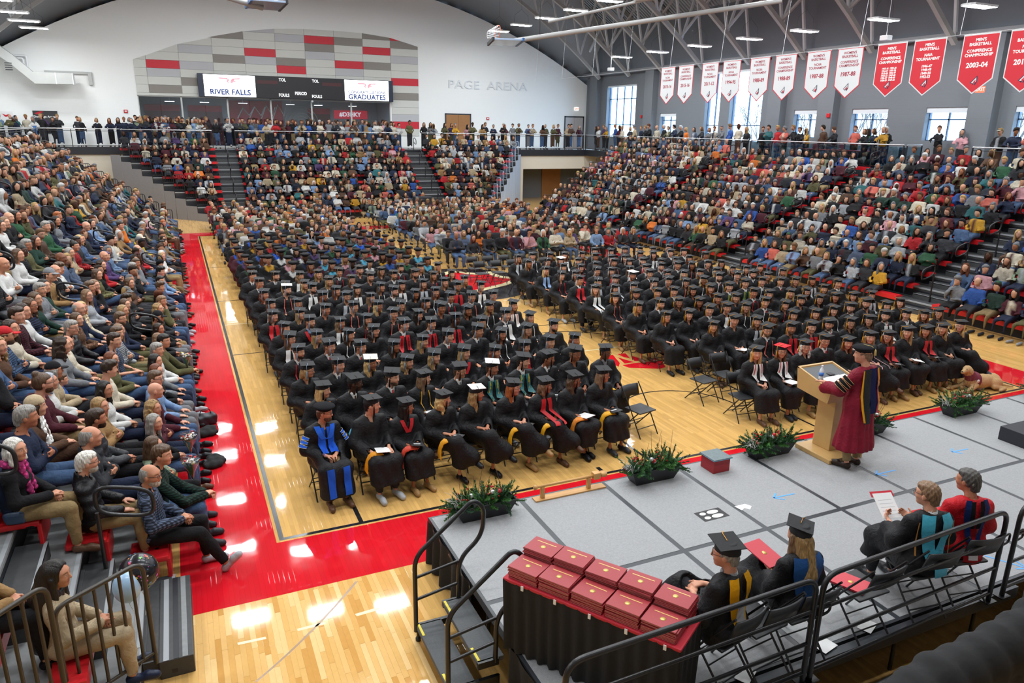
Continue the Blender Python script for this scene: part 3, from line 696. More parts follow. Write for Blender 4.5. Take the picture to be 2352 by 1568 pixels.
floor_nodes(M_wood, (.66, .40, .135))
M_red = mat('red_floor_paint', (.62, .012, .022), .1); floor_nodes(M_red, (.60, .010, .020), red=True)
M_blk = mat('black_floor_paint', (.014, .014, .017), .15)
M_cream = mat('cream_floor_paint', (.72, .62, .36), .2)
M_tan = mat('tan_floor_line', (.28, .16, .085), .2)
fl = MB().box((XL, YN, -.12), (XR, YF, 0)).build('floor', M_wood); tag(fl, 'glossy maple court floor with painted lines', kind='structure')
def strip(name, m, pts_list, z=.0015):
    b = MB()
    for pts in pts_list: b.prism(pts, 0.0002, z)
    return b.build(name, m, fl)
def rect(x0, y0, x1, y1): return [(x0, y0), (x1, y0), (x1, y1), (x0, y1)]
def ring(c, r0, r1, a0, a1, n=28):
    return [[(c[0] + r*math.cos(a), c[1] + r*math.sin(a)) for r, a in ((r0, a0 + (a1-a0)*i/n), (r1, a0 + (a1-a0)*i/n), (r1, a0 + (a1-a0)*(i+1)/n), (r0, a0 + (a1-a0)*(i+1)/n))] for i in range(n)]
W, L = 15.24, 28.65
for nm, q in (('red_border', [rect(-1.24, -1.24, -.10, L+1.24)]), ('red_border', [rect(W+.10, -1.24, W+1.24, L+1.24)]), ('red_border', [rect(-.10, -1.24, W+.10, -.10)]), ('red_border', [rect(-.10, L+.10, W+.10, L+1.24)])): strip(nm, M_red, q)
for q in (rect(-.06, -.06, 0, L+.06), rect(W, -.06, W+.06, L+.06), rect(0, -.06, W, 0), rect(0, L, W, L+.06)): strip('boundary_line', M_blk, [q])
strip('half_court_line', M_blk, [rect(0, L/2-.025, W, L/2+.025)])
for yy in (8.53, L-8.53):
    strip('hash_mark', M_blk, [rect(0, yy-.02, .95, yy+.02)]); strip('hash_mark', M_blk, [rect(W-.95, yy-.02, W, yy+.02)])
for y0, sg in ((0, 1), (L, -1)):
    c = (W/2, y0 + sg*1.575); a = math.acos(6.6/6.75)
    for xx in (1.02, W-1.02): strip('three_point_line', M_blk, [rect(xx-.03, min(y0, y0+sg*2.99), xx+.03, max(y0, y0+sg*2.99))])
    strip('three_point_arc', M_blk, ring(c, 6.72, 6.77, sg*.215, sg*(math.pi-.215), 40))
    for xx in (W/2-1.83, W/2+1.83): strip('lane_line', M_blk, [rect(xx-.025, min(y0, y0+sg*5.8), xx+.025, max(y0, y0+sg*5.8))])
    strip('free_throw_line', M_cream, [rect(W/2-1.83, y0+sg*5.8-.025, W/2+1.83, y0+sg*5.8+.025)])
    strip('free_throw_arc', M_blk, ring((W/2, y0+sg*5.8), 1.80, 1.85, 0, sg*math.pi)); strip('restricted_arc', M_blk, ring(c, 1.20, 1.24, 0, sg*math.pi))
    strip('lane_block', M_blk, [rect(4.83, min(y0, y0+sg*.2), 4.90, max(y0, y0+sg*.2))])
strip('volleyball_line', M_cream, [rect(.0, 11.36, W, 11.41)])
# centre circle with the winged team mark, red winged mark before the free throw line
cc = (W/2, L/2)
strip('centre_disc', M_blk, [[(cc[0] + 2.75*math.cos(a), cc[1] + 2.75*math.sin(a)) for a in np.linspace(0, 2*math.pi, 49)[:-1]]], .0018)
strip('centre_mark_outline', M_cream, [[(7.6, 16.2), (8.3, 16.6), (8.9, 15.9), (9.6, 15.95), (9.62, 15.1), (10.15, 14.3), (9.2, 13.5), (8.0, 12.9), (7.2, 12.6), (6.6, 13.2), (7.2, 14.4)]], .0022)
strip('centre_mark', M_red, [[(7.7, 15.8), (8.3, 16.2), (8.8, 15.5), (9.35, 15.6), (9.35, 14.95), (9.8, 14.3), (9.1, 13.75), (8.0, 13.2), (7.3, 12.9), (6.9, 13.3), (7.5, 14.4)]], .0026)
def PXf(px, py):                                 # floor position read off the photograph once, kept as plan coordinates
    d = (px-1176)/FPX*rt - (py-784)/FPX*up + fw; t = -CAM.z/d.z; return (CAM.x + d.x*t, CAM.y + d.y*t)
wing = [[(180, 255), (258, 245), (330, 330), (318, 368), (290, 355)], [(305, 238), (385, 228), (438, 282), (370, 268)], [(312, 272), (475, 320), (380, 335)], [(443, 252), (610, 305), (480, 308)], [(355, 352), (480, 330), (760, 305), (802, 372), (738, 388), (425, 378)], [(625, 280), (720, 285), (735, 300), (680, 295)]]
strip('wing_mark', M_red, [[PXf(1350 + x/4.48, 760 + y/4.48) for x, y in q][::-1] for q in wing], .0022)
# older court lines on the bare maple nearest the camera
strip('old_court_arc', M_tan, [[(PXf(822 - 232*t + 30*t*(1-t), 1335 + 231*t + 14*t*(1-t))) for t in (i/14, (i+1)/14)] + [(PXf(816 - 232*t + 30*t*(1-t), 1335 + 231*t + 14*t*(1-t))) for t in ((i+1)/14, i/14)] for i in range(14)], .0018)
for q in ([(815, 1410), (870, 1394), (875, 1399), (820, 1415)], [(545, 1476), (610, 1462), (612, 1467), (547, 1481)], [(682, 1444), (745, 1428), (748, 1433), (684, 1449)]): strip('old_dash', M_cream, [[PXf(*p) for p in q][::-1]], .0018)
# maple boards that can be told apart, in front of the red border
board_cols = [hexc(c) for c in ('E3B674', 'D9A862', 'EAC488', 'CF9A54', 'DDB06C')]
bm_ = [mat('maple_board_%d' % i, c, .05, noise=(14, .10)) for i, c in enumerate(board_cols)]
bmesh_cache = {}
nb = 0
for ci in range(42):
    x0 = -1.16 + ci*.0572; y = -6.2 + R.random()*.6
    while y < -1.245 and nb < 296:
        ln = R.choice((.6, .75, .9)); y1 = min(y + ln, -1.245)
        if y1 - y > .05:
            k = (round(y1-y, 2), R.randrange(5))
            if k not in bmesh_cache: bmesh_cache[k] = MB().bevbox((.0007, .0007, 0), (.0565, k[0]-.0014, .0016), .0004).mesh('plank', bm_[k[1]])
            link('plank', bmesh_cache[k], fl, (x0, y, 0.0)); nb += 1
        y = y1

# ---------------------------------------------------------------- walls
def blockwall(name, col, amt=.25):
    m = mat(name, col, .75); nt = m.node_tree; b = nt.nodes['Principled BSDF']; g = N(nt, 'ShaderNodeNewGeometry'); mp = N(nt, 'ShaderNodeMapping'); nt.links.new(g.outputs['Position'], mp.inputs['Vector'])
    sp = N(nt, 'ShaderNodeSeparateXYZ'); nt.links.new(mp.outputs[0], sp.inputs[0]); ad = N(nt, 'ShaderNodeMath', operation='ADD'); nt.links.new(sp.outputs[0], ad.inputs[0]); nt.links.new(sp.outputs[1], ad.inputs[1])
    cb = N(nt, 'ShaderNodeCombineXYZ'); nt.links.new(ad.outputs[0], cb.inputs[0]); nt.links.new(sp.outputs[2], cb.inputs[1])
    br = N(nt, 'ShaderNodeTexBrick'); br.inputs['Scale'].default_value = 1; br.inputs['Brick Width'].default_value = .4; br.inputs['Row Height'].default_value = .2; br.inputs['Mortar Size'].default_value = .008; br.inputs['Mortar Smooth'].default_value = .4
    nt.links.new(cb.outputs[0], br.inputs['Vector'])
    iv = N(nt, 'ShaderNodeMath', operation='SUBTRACT'); iv.inputs[0].default_value = 1; nt.links.new(br.outputs['Fac'], iv.inputs[1])
    bp = N(nt, 'ShaderNodeBump'); bp.inputs['Strength'].default_value = amt; bp.inputs['Distance'].default_value = .02; nt.links.new(iv.outputs[0], bp.inputs['Height']); nt.links.new(bp.outputs[0], b.inputs['Normal']); return m
M_wall = blockwall('painted_block', (.86, .87, .86)); M_wallR = blockwall('painted_block_grey', (.15, .165, .185)); M_trim = mat('dark_steel', (.03, .033, .04), .4)
M_tanwall = blockwall('painted_block_tan', (.62, .58, .5)); M_brown = mat('brown_wall', (.22, .14, .07), .8)
def arched(x0, x1, zlo, n, fn=arch_wall):
    xs = [x0 + (x1-x0)*i/n for i in range(n+1)]; return [(x0, zlo), (x1, zlo)] + [(x, fn(x)) for x in reversed(xs)]
MXZ = Matrix(((1, 0, 0, 0), (0, 0, 1, 0), (0, 1, 0, 0), (0, 0, 0, 1)))           # (x, z) polygon drawn in a vertical plane facing y
GX0, GX1, GZ = -2.4, 13.75, 6.76
b = MB()
b.prism(arched(XL, GX0, 0, 10), YF, YF+.3, MXZ); b.prism(arched(GX0, GX1, GZ, 14), YF, YF+.3, MXZ); b.prism(arched(GX1, XR+.3, 0, 14), YF, YF+.3, MXZ); b.box((GX0, YF, 0), (GX1, YF+.3, ZC))
wf = b.build('wall_far', M_wall); tag(wf, 'tall pale block wall at the far end with an arched top', kind='structure')
# raised letters of the arena name on the far wall
def text(name, body, size, m, parent, M, ext=.004, align='CENTER', width=1.0, bold=0.0):
    cu = bpy.data.curves.new(name, 'FONT'); cu.body = body; cu.size = size; cu.extrude = ext; cu.align_x = align; cu.align_y = 'CENTER'; cu.offset = bold; cu.resolution_u = 3
    o = bpy.data.objects.new(name, cu); COL.objects.link(o); cu.materials.append(m); o.matrix_world = M
    if parent: o.parent = parent; o.matrix_parent_inverse = parent.matrix_basis.inverted()
    o.scale.x *= width; return o
def face_mat(loc, facing):
    """Matrix for text / flat marks: x to the viewer's right, y up, on a wall whose visible side faces the given direction."""
    loc = Vector(loc)
    X, Z = {'-y': (Vector((1, 0, 0)), Vector((0, -1, 0))), '-x': (Vector((0, -1, 0)), Vector((-1, 0, 0))), '+y': (Vector((-1, 0, 0)), Vector((0, 1, 0)))}[facing]
    Y = Z.cross(X); return Matrix(((X.x, Y.x, Z.x, loc.x), (X.y, Y.y, Z.y, loc.y), (X.z, Y.z, Z.z, loc.z), (0, 0, 0, 1)))
M_lett = mat('pale_letters', (.72, .75, .78), .6)
text('raised_lettering', 'PAGE  ARENA', .82, M_lett, wf, face_mat((21.3, YF-.02, 8.12), '-y'), .05, width=1.27)

# coloured wall panels, each a piece of its own
PC = {'W': mat('panel_offwhite', (.60, .60, .56), .6), 'L': mat('panel_lilac', (.47, .47, .49), .6), 'B': mat('panel_taupe', (.25, .225, .20), .6), 'R': mat('panel_red', (.56, .012, .03), .5)}
cx = [-2.4, -1.7, .2, 2.2, 4.15, 6.1, 8.0, 9.95, 11.9, 13.85, 15.85]
top = [8.85, 9.1, 9.86, 10.41, 10.84, 11.12, 11.22, 11.24, 11.2, 11.02, 10.55]
cols = {0: 'WWWW', 1: 'BWLRW', 2: 'WBWLWLW', 3: 'WWWWBWWB'[0:8], 4: 'WWWWLRWWL', 5: 'WWWRBWWLW', 6: 'WWWWWLBRW', 7: 'WWWLRWWBW', 8: 'WWWWBWRWB', 9: 'BWRWWLWBR'}
cols[3] = 'WWWWBWWB'; cols[2] = 'WBWLWLW'
low9 = {-1: 'W', -2: 'W', -3: 'L', -4: 'R', -5: 'W'}
pw = empty('panel_wall', (0, YF, 0)); tag(pw, 'arched feature of red, taupe and grey rectangular wall panels around the scoreboard', 'wall panels')
def panel(c, z0, z1, code):
    x0, x1 = cx[c]+.008, cx[c+1]-.008
    t0, t1 = top[c], top[c+1]
    if z0 >= max(t0, t1) - .02: return
    poly = [(x0, z0), (x1, z0)] if min(t0, t1) > z0 else None
    if poly is None:                                      # corner cut by the arch
        if t0 > t1: xx = x0 + (x1-x0)*(t0-z0)/(t0-t1); poly = [(x0, z0), (xx, z0), (x0, min(z1, t0))]
        else: xx = x1 - (x1-x0)*(t1-z0)/(t1-t0); poly = [(xx, z0), (x1, z0), (x1, min(z1, t1))]
    else:
        if min(t0, t1) >= z1: poly += [(x1, z1), (x0, z1)]
        else:
            r1 = min(z1, t1); r0 = min(z1, t0); poly += [(x1, r1)]
            if t1 > z1 > t0: poly += [(x0 + (x1-x0)*(z1-t0)/(t1-t0), z1)]
            if t0 > z1 > t1: poly += [(x0 + (x1-x0)*(t0-z1)/(t0-t1), z1)]
            poly += [(x0, r0)]
    bmx = MB().prism(poly, -.06, 0, MXZ); bmx.build('panel', PC[code], pw)
for c in range(10):
    for k in range(0, 9):
        s_ = cols[c]; panel(c, 6.92 + .49*k + .006, 6.92 + .49*(k+1) - .006, s_[k] if k < len(s_) else 'W')
for k, c_ in low9.items(): panel(9, 6.92 + .49*k + .006, 6.92 + .49*(k+1) - .006, c_)
MB().box((-2.4, -.06, 6.76), (13.85, 0, 6.915)).build('panel', PC['W'], pw)

# glazed lobby behind the far walkway
lobby = MB()
lobby.box((GX0, YF+.3, ZC-.05), (GX1, YF+4, ZC)).box((GX0, YF+4, ZC), (GX1, YF+4.1, GZ+.1)).box((GX0-.1, YF+.3, ZC), (GX0, YF+4, GZ+.1)).box((GX1, YF+.3, ZC), (GX1+.1, YF+4, GZ+.1)).box((GX0, YF+.3, GZ), (GX1, YF+4, GZ+.1))
lb = lobby.build('wall_lobby', mat('lobby_wall', (.35, .36, .36), .7)); tag(lb, 'lobby walls seen through the far glazing', kind='structure')
gz = empty('window_1', (0, YF, 0)); tag(gz, 'long lobby glazing with pale mullions under the scoreboard', kind='structure')
mull = [GX0, .09, 2.85, 5.57, 8.24, 10.95, GX1]
M_mull = mat('mullion', (.5, .5, .48), .5)
for x in mull: MB().box((x-.05, .02, ZC), (x+.05, .14, GZ)).build('mullion', M_mull, gz)
MB().box((GX0, .02, GZ-.06), (GX1, .14, GZ)).build('head_rail', M_mull, gz); MB().box((GX0, .02, ZC), (GX1, .14, ZC+.06)).build('sill_rail', M_mull, gz)
GL = glassmat('clear_glass')
for i in range(6):
    for j in (0, 1):
        a = mull[i] + (mull[i+1]-mull[i])*j/2; MB().box((a+.03, .06, ZC+.06), (a + (mull[i+1]-mull[i])/2-.0, .075, GZ-.06)).build('pane', GL, gz)
M_maroon = mat('maroon_door', (.10, .012, .015), .5); M_poster = mat('red_mural', (.42, .01, .025), .5, noise=(1.5, .5)); M_screen = mat('bright_print', (.75, .75, .7), .5)
for i, (x0, x1) in enumerate(((-2.2, .0), (.5, 2.7), (8.6, 10.2))):
    d = MB().box((x0, YF+3.9, ZC), (x1, YF+4, 5.9)).build('door_%d' % (i+3), M_maroon); tag(d, ['maroon lobby doors with small bright panes at far end', 'dark maroon lobby doors beside the mural', 'maroon lobby door with ringed target print'][i], kind='structure')
    if i == 0:
        for a in range(3):
            for c in range(2): MB().box((x0+.25+a*.7, YF+3.86, 4.5+c*.55), (x0+.6+a*.7, YF+3.9, 4.75+c*.55)).build('pane', mat('lit_pane', (.8, .75, .4), .5, emit=((.8, .7, .35), .6)), d)
    MB().box((x0, YF+3.88, 5.9), (x1, YF+4, 6.3)).build('transom', M_poster, d)
mu = MB().box((3.2, YF+3.9, 4.6), (6.8, YF+3.98, 6.7)).build('red_mural', M_poster); tag(mu, 'red athletic mural on the lobby wall behind the glass', 'mural')
for i in range(4): MB().tube([(3.7+.8*i, YF+3.88, 5.5), (4.1+.8*i, YF+3.88, 6.2+.1*i), (4.5+.8*i, YF+3.88, 5.7), (4.9+.7*i, YF+3.88, 6.3)], .04, 6).build('pale_stroke', M_screen, mu)
hk = MB().box((10.5, YF+3.9, 5.6), (13.0, YF+3.98, 6.2)).build('hashtag_sign', mat('sign_red', (.55, .02, .04), .5, emit=((.5, .02, .04), .3))); tag(hk, 'red lobby sign with white hashtag lettering', 'sign')
text('lettering', '#D3HKY', .42, mat('white_print', (.85, .85, .85), .5, emit=((1, 1, 1), .3)), hk, face_mat((11.7, YF+3.88, 5.9), '-y'), .005, bold=.012)
tgt = empty('target_print', (8.1, YF+3.8, 5.2)); tag(tgt, 'grey ringed target print on the lobby wall', 'print')
for i in range(5): MB().tube([(.15*(i+1)*1.6*math.cos(a), 0, .15*(i+1)*1.6*math.sin(a)) for a in np.linspace(0, 2*math.pi, 25)[:-1]], .03, 5, closed=True).build('ring', mat('ring_grey', (.4, .38, .37), .6), tgt)
M_lamp = mat('lamp_diffuser', (1, 1, 1), .5, emit=((.95, .985, 1.0), LAMP))
M_lampl = mat('lobby_diffuser', (1, 1, 1), .5, emit=((.95, .985, 1.0), 9))
M_house = mat('lamp_housing', (.75, .76, .78), .4)
for i, x in enumerate((-.6, 1.5, 3.9, 7.0, 8.9, 11.3)):
    lp = empty('lobby_lamp', (x, YF+1.2, 6.45)); tag(lp, 'small pendant lamp in the lobby, %s from its red doors' % ('first', 'second', 'third', 'fourth', 'fifth', 'sixth')[i], 'lamp', 'lobby pendant lamps')
    MB().box((-.3, -.12, 0), (.3, .12, .05)).build('housing', M_house, lp); MB().add([(-.28, -.1, -.005), (-.28, .1, -.005), (.28, .1, -.005), (.28, -.1, -.005)], [(0, 1, 2, 3)]).build('diffuser', M_lampl, lp); MB().tube([(0, 0, .05), (0, 0, .3)], .012, 6).build('stem', M_house, lp)

# doors in the far wall
M_oak = mat('oak_door', (.33, .15, .05), .45, noise=(3, .15))
for i, (x0, x1) in enumerate(((17.85, 19.9), (27.85, 29.6))):
    d = MB().box((x0+.08, YF-.05, ZC), ((x0+x1)/2-.01, YF, 6.0)).box(((x0+x1)/2+.01, YF-.05, ZC), (x1-.08, YF, 6.0)).build('door_%d' % (i+1), M_oak if i == 0 else mat('glazed_door', (.45, .42, .42), .3)); tag(d, ('oak double door behind the standing spectators on the far walkway', 'double door beneath the exit sign in the far corner')[i], kind='structure')
    MB().box((x0, YF-.07, ZC), (x0+.08, YF, 6.1)).box((x1-.08, YF-.07, ZC), (x1, YF, 6.1)).box((x0, YF-.07, 6.02), (x1, YF, 6.1)).build('door_frame', M_trim, d)
    MB().box(((x0+x1)/2-.12, YF-.09, 4.6), ((x0+x1)/2-.06, YF-.05, 4.9)).build('handle', M_house, d)

# right wall with windows, piers
WINS = [(37.45, 41.4, 4.6, 8.28), (32.6, 34.4, 4.9, 6.25), (28.3, 29.7, 4.6, 8.6), (24.7, 27.4, 4.6, 8.6), (20.3, 22.2, 4.9, 6.3), (16.35, 18.4, 4.9, 6.3), (12.5, 14.4, 4.9, 6.3), (8.5, 10.5, 4.9, 6.3), (4.5, 6.4, 4.9, 6.3)]
def zroofwall(): return roof(XR) + .3
b = MB(); ys = YF+.3
for y0, y1, z0, z1 in WINS:
    b.box((XR, y1, 0), (XR+.45, ys, 12.8)); b.box((XR, y0, 0), (XR+.45, y1, z0)); b.box((XR, y0, z1), (XR+.45, y1, 12.8)); ys = y0
b.box((XR, YN, 0), (XR+.45, ys, 12.8))
wr = b.build('wall_right', M_wallR); tag(wr, 'grey block wall with tall windows behind the banners', kind='structure')
for y in (42.75, 35.3, 27.9 if False else 23.3, 19.7, 11.65, 3.8):
    p = MB().box((XR-.45, y-.5, ZC), (XR, y+.5, 9.1)).build('trim_pier', M_wallR); tag(p, 'block pier on the window wall', kind='structure')
MB().box((XR-.5, YN, 9.05), (XR, YF, 9.25)).build('trim_ledge', mat('ledge_steel', (.2, .21, .23), .5))['kind'] = 'structure'
uw = MB().box((XR-.12, YN, 9.25), (XR, YF, roof(XR)+.1)).build('wall_right_upper', mat('upper_wall', (.16, .18, .21), .8)); tag(uw, 'dark upper wall behind the truss ends', kind='structure')
M_frame = mat('window_frame', (.05, .09, .16), .4)
M_shade = mat('roller_shade', (.62, .66, .70), .7)
for i, (y0, y1, z0, z1) in enumerate(WINS):
    o = empty('window_%d' % (i+2), (XR+.3, 0, 0)); tag(o, 'daylit window in the right wall', kind='structure')
    n = 4 if y1-y0 > 3 else 2
    for k in range(n+1): y = y0 + (y1-y0)*k/n; MB().box((-.04, y-.03, z0), (.04, y+.03, z1)).build('mullion', M_frame, o)
    for z in [z0, z1] + [z0 + .9] + ([z1-.95] if z1 > 8 and n == 4 else []): MB().box((-.04, y0, z-.03), (.04, y1, z+.03)).build('transom', M_frame, o)
    for k in range(n): MB().box((-.006, y0+(y1-y0)*k/n+.03, z0), (.006, y0+(y1-y0)*(k+1)/n-.03, z1)).build('pane', GL, o)
    if z1 < 7: MB().box((-.25, y0, z1-.22), (-.05, y1, z1)).build('roller_shade', M_shade, o)
    else: MB().box((-.25, y0, z1-.12), (-.05, y1, z1)).build('roller_shade', M_shade, o)
# bare winter trees outside the windows
M_bark = mat('bark', (.10, .085, .075), .9)
for i in range(9):
    tr = MB(); x = 45 + R.random()*12; y = 2 + i*6.0 + R.random()*2
    def br_(p, d, ln, r, dep):
        q = p + d*ln; tr.tube([p, (p+q)/2 + Vector((R.uniform(-.1, .1),)*3), q], [r, r*.85, r*.65], 5, cap=False)
        if dep:
            for _ in range(3): br_(q, (d + Vector((R.uniform(-.7, .7), R.uniform(-.7, .7), R.uniform(-.1, .5)))).normalized(), ln*.68, r*.6, dep-1)
    br_(Vector((0, 0, 0)), Vector((0, 0, 1)), 4.0, .16, 4)
    t_ = tr.build('bare_tree', M_bark, None, (x, y, -2)); tag(t_, 'bare winter tree outside the windows, number counted from the far corner: ' + ('ninth eighth seventh sixth fifth fourth third second first'.split()[i]), 'tree', 'bare trees outside')
sn = MB().box((31, -40, -2.4), (120, 90, -2.0)).build('ground_outside', mat('snow', (.8, .82, .85), .8)); tag(sn, 'snowy ground outside the windows', kind='structure')
# left and near walls
wl = MB().box((XL-.3, YN, 0), (XL, YF+.3, 12.8)).build('wall_left', M_wall); tag(wl, 'pale block wall behind the left stand', kind='structure')
wn = MB().prism(arched(XL, XR+.3, 0, 24, roof), YN-.3, YN, MXZ).build('wall_near', M_wall); tag(wn, 'block wall behind the camera', kind='structure')

# ---------------------------------------------------------------- roof: ribbed deck, soffit, trusses
M_deck = mat('roof_deck', (.55, .59, .66), .45)
nt = M_deck.node_tree; tc = N(nt, 'ShaderNodeTexCoord'); wv = N(nt, 'ShaderNodeTexWave', wave_type='BANDS', bands_direction='Y'); wv.inputs['Scale'].default_value = 1.1; nt.links.new(tc.outputs['Object'], wv.inputs['Vector']); bp = N(nt, 'ShaderNodeBump'); bp.inputs['Strength'].default_value = 1; bp.inputs['Distance'].default_value = .15; nt.links.new(wv.outputs['Fac'], bp.inputs['Height']); nt.links.new(bp.outputs[0], nt.nodes['Principled BSDF'].inputs['Normal'])
def curved(fn0, y0, fn1, y1, n=40, th=.15):
    m = MB(); xs = [XL-.3 + (XR-XL+.75)*i/n for i in range(n+1)]; v = []
    for x in xs: v += [(x, y0, fn0(x)), (x, y1, fn1(x)), (x, y0, fn0(x)+th), (x, y1, fn1(x)+th)]
    f = []
    for i in range(n):
        a, c = i*4, i*4+4; f += [(a, a+1, c+1, c), (a+2, c+2, c+3, a+3), (a, c, c+2, a+2), (a+1, a+3, c+3, c+1)]
    return m.add(v, f, True)
rf = curved(roof, YN, roof, YF-3).build('ceiling', M_deck); tag(rf, 'arched roof deck of ribbed grey steel', kind='structure')
M_soff = mat('soffit_grey', (.36, .38, .41), .7)
sf = curved(roof, YF-3, arch_wall, YF+.3).build('ceiling_soffit', M_soff); tag(sf, 'grey sloped soffit between roof deck and far wall', kind='structure')
MB().box((XL-.3, YN, roof(XL)-2.6), (XL+.02, YF-3, roof(XL)+.2)).build('trim_eave_left', M_soff)['kind'] = 'structure'
M_truss = mat('truss_steel', (.42, .41, .40), .45); M_truss2 = mat('brace_steel', (.68, .70, .73), .4)
def bar(m, a, c, w_=.07):
    a, c = Vector(a), Vector(c); d = (c-a); L_ = d.length; z = d.normalized(); u = z.cross(Vector((0, 1, 0))).normalized(); v = z.cross(u)
    M4 = Matrix(((u.x, v.x, z.x, a.x), (u.y, v.y, z.y, a.y), (u.z, v.z, z.z, a.z), (0, 0, 0, 1))); return m.box((-w_, -w_, 0), (w_, w_, L_), M4)
truss_parts = None
truss_y = [42.0 - 4.1*i for i in range(13)]
for ti, y in enumerate(truss_y):
    if truss_parts is None:
        xs = [XL+.4 + (XR-XL-.8)*i/22 for i in range(23)]; lo = MB(); hi = MB()
        for i in range(22): bar(lo, (xs[i], 0, chord(xs[i])), (xs[i+1], 0, chord(xs[i+1])), .10); bar(hi, (xs[i], 0, roof(xs[i])-.12), (xs[i+1], 0, roof(xs[i+1])-.12), .09)
        pm = [('lower_chord', lo.mesh('lower_chord', M_truss)), ('upper_chord', hi.mesh('upper_chord', M_truss))]
        for i in range(22):
            a = MB(); xm = (xs[i]+xs[i+1])/2
            bar(a, (xs[i], 0, chord(xs[i])), (xm, 0, roof(xm)-.12), .06); pm.append(('web_member', a.mesh('web_member', M_truss2)))
            a = MB(); bar(a, (xm, 0, roof(xm)-.12), (xs[i+1], 0, chord(xs[i+1])), .06); pm.append(('web_member', a.mesh('web_member', M_truss2)))
        truss_parts = pm
    o = empty('roof_truss', (0, y, 0)); tag(o, 'arched steel roof truss, %s counted from the far wall' % ('first second third fourth fifth sixth seventh eighth ninth tenth eleventh twelfth thirteenth'.split()[ti]), 'truss', 'roof trusses')
    for nm, me in truss_parts: link(nm, me, o)
# diagonal sway braces and struts between trusses along the right side, tie under the eaves
for k, (xa, xb) in enumerate(((27.6, 25.2), (22.0, 19.0), (14.5, 12.0), (-7.4, -5.2))):
    br = empty('sway_bracing', (0, 0, 0)); tag(br, 'crossed steel roof braces, %s line from the window wall' % ('first', 'second', 'third', 'fourth')[k], 'bracing', 'roof bracing')
    for i in range(12):
        a = MB(); y0, y1 = truss_y[i] - (1.5 if i == 0 else 0), truss_y[i+1]
        bar(a, (xa, y0, chord(xa)+.2), (xa, y1, roof(xa)-.3), .055); a.build('brace', M_truss, br)
        a = MB(); bar(a, (xa, y1, chord(xa)+.2), (xa, y0, roof(xa)-.3), .055); a.build('brace', M_truss, br)
    pu = MB(); bar(pu, (xb, YN, roof(xb)-.25), (xb, YF-5, roof(xb)-.25), .09); pu.build('purlin', M_truss, br)
    pu = MB(); bar(pu, (xa, YN, chord(xa)+.05), (xa, YF-5, chord(xa)+.05), .07); pu.build('strut', M_truss, br)
for x in (18.2, 8.4, 2.0, -2.5):
    pu = MB(); bar(pu, (x, YN, roof(x)-.3), (x, YF-5, roof(x)-.3), .09); o = pu.build('purlin', M_truss); tag(o, 'long roof purlin %s' % {18.2: 'over the right free throw side', 8.4: 'along the middle of the roof', 2.0: 'over the left sideline', -2.5: 'over the left stand front'}[x], 'purlin')

# ---------------------------------------------------------------- high-bay lamps
lamp_me = None
rows = [(26.0, 9.55, [33.6, 29.7, 25.8, 21.9, 18.3, 14.1, 10.1, 6.0, 2.0, -2.0]), (20.0, 11.3, [39.5, 36, 32.5, 29, 25.5, 22, 18, 14, 10, 6, 2, -3]), (14.3, 13.0, [37, 32, 27, 22, 17, 12, 7, 2, -4]), (9.7, 13.5, [35, 30, 25, 20, 15, 10, 5, 0, -5]), (5.4, 13.3, [36, 31, 26, 21, 16, 11, 6, 1, -5]), (2.8, 12.9, [35.5, 30.5, 25.5, 20.6, 16, 11, 6, 1, -5]), (.1, 12.4, [35, 31, 25.7, 21, 16, 11, 6, 1, -5]), (-6.9, 9.9, [40.6, 37.4, 34, 30, 26, 22, 18, 14, 10, 6, 2, -3])]
ordn = 'first second third fourth fifth sixth seventh eighth ninth tenth eleventh twelfth thirteenth fourteenth'.split()
rown = ['over the window walkway', 'over the right stand', 'over the right sideline', 'along the roof ridge', 'over the middle aisle', 'over the left seating block', 'over the left sideline', 'over the left stand']
pm = None; tp_h = {}
for ri, (x, z, ys) in enumerate(rows):
    for i, y in enumerate(ys):
        o = empty('high_bay_lamp', (x, y, z)); tag(o, 'white ceiling lamp, %s from far wall in row %s' % (ordn[i], rown[ri]), 'lamp', 'ceiling lamps')
        if pm is None:
            pm = [('housing', MB().prism([(-.62, -.28), (.62, -.28), (.70, -.16), (.70, .16), (.62, .28), (-.62, .28), (-.70, .16), (-.70, -.16)], 0.02, .09).mesh('housing', M_house)),
                  ('diffuser', MB().add([(-.62, -.24, .015), (-.62, .24, .015), (.62, .24, .015), (.62, -.24, .015)], [(0, 1, 2, 3)]).mesh('diffuser', M_lamp)),
                  ('cable', MB().tube([(-.5, 0, .09), (-.45, 0, .6), (0, 0, .95), (.45, 0, .6), (.5, 0, .09)], .006, 4).mesh('cable', M_trim))]
        for nm, me in pm: link(nm, me, o)
        link('hanger', tp_h.setdefault(x, MB().tube([(0, 0, .95), (0, 0, chord(x) - z + .1)], .005, 4).mesh('hanger', M_trim)), o)
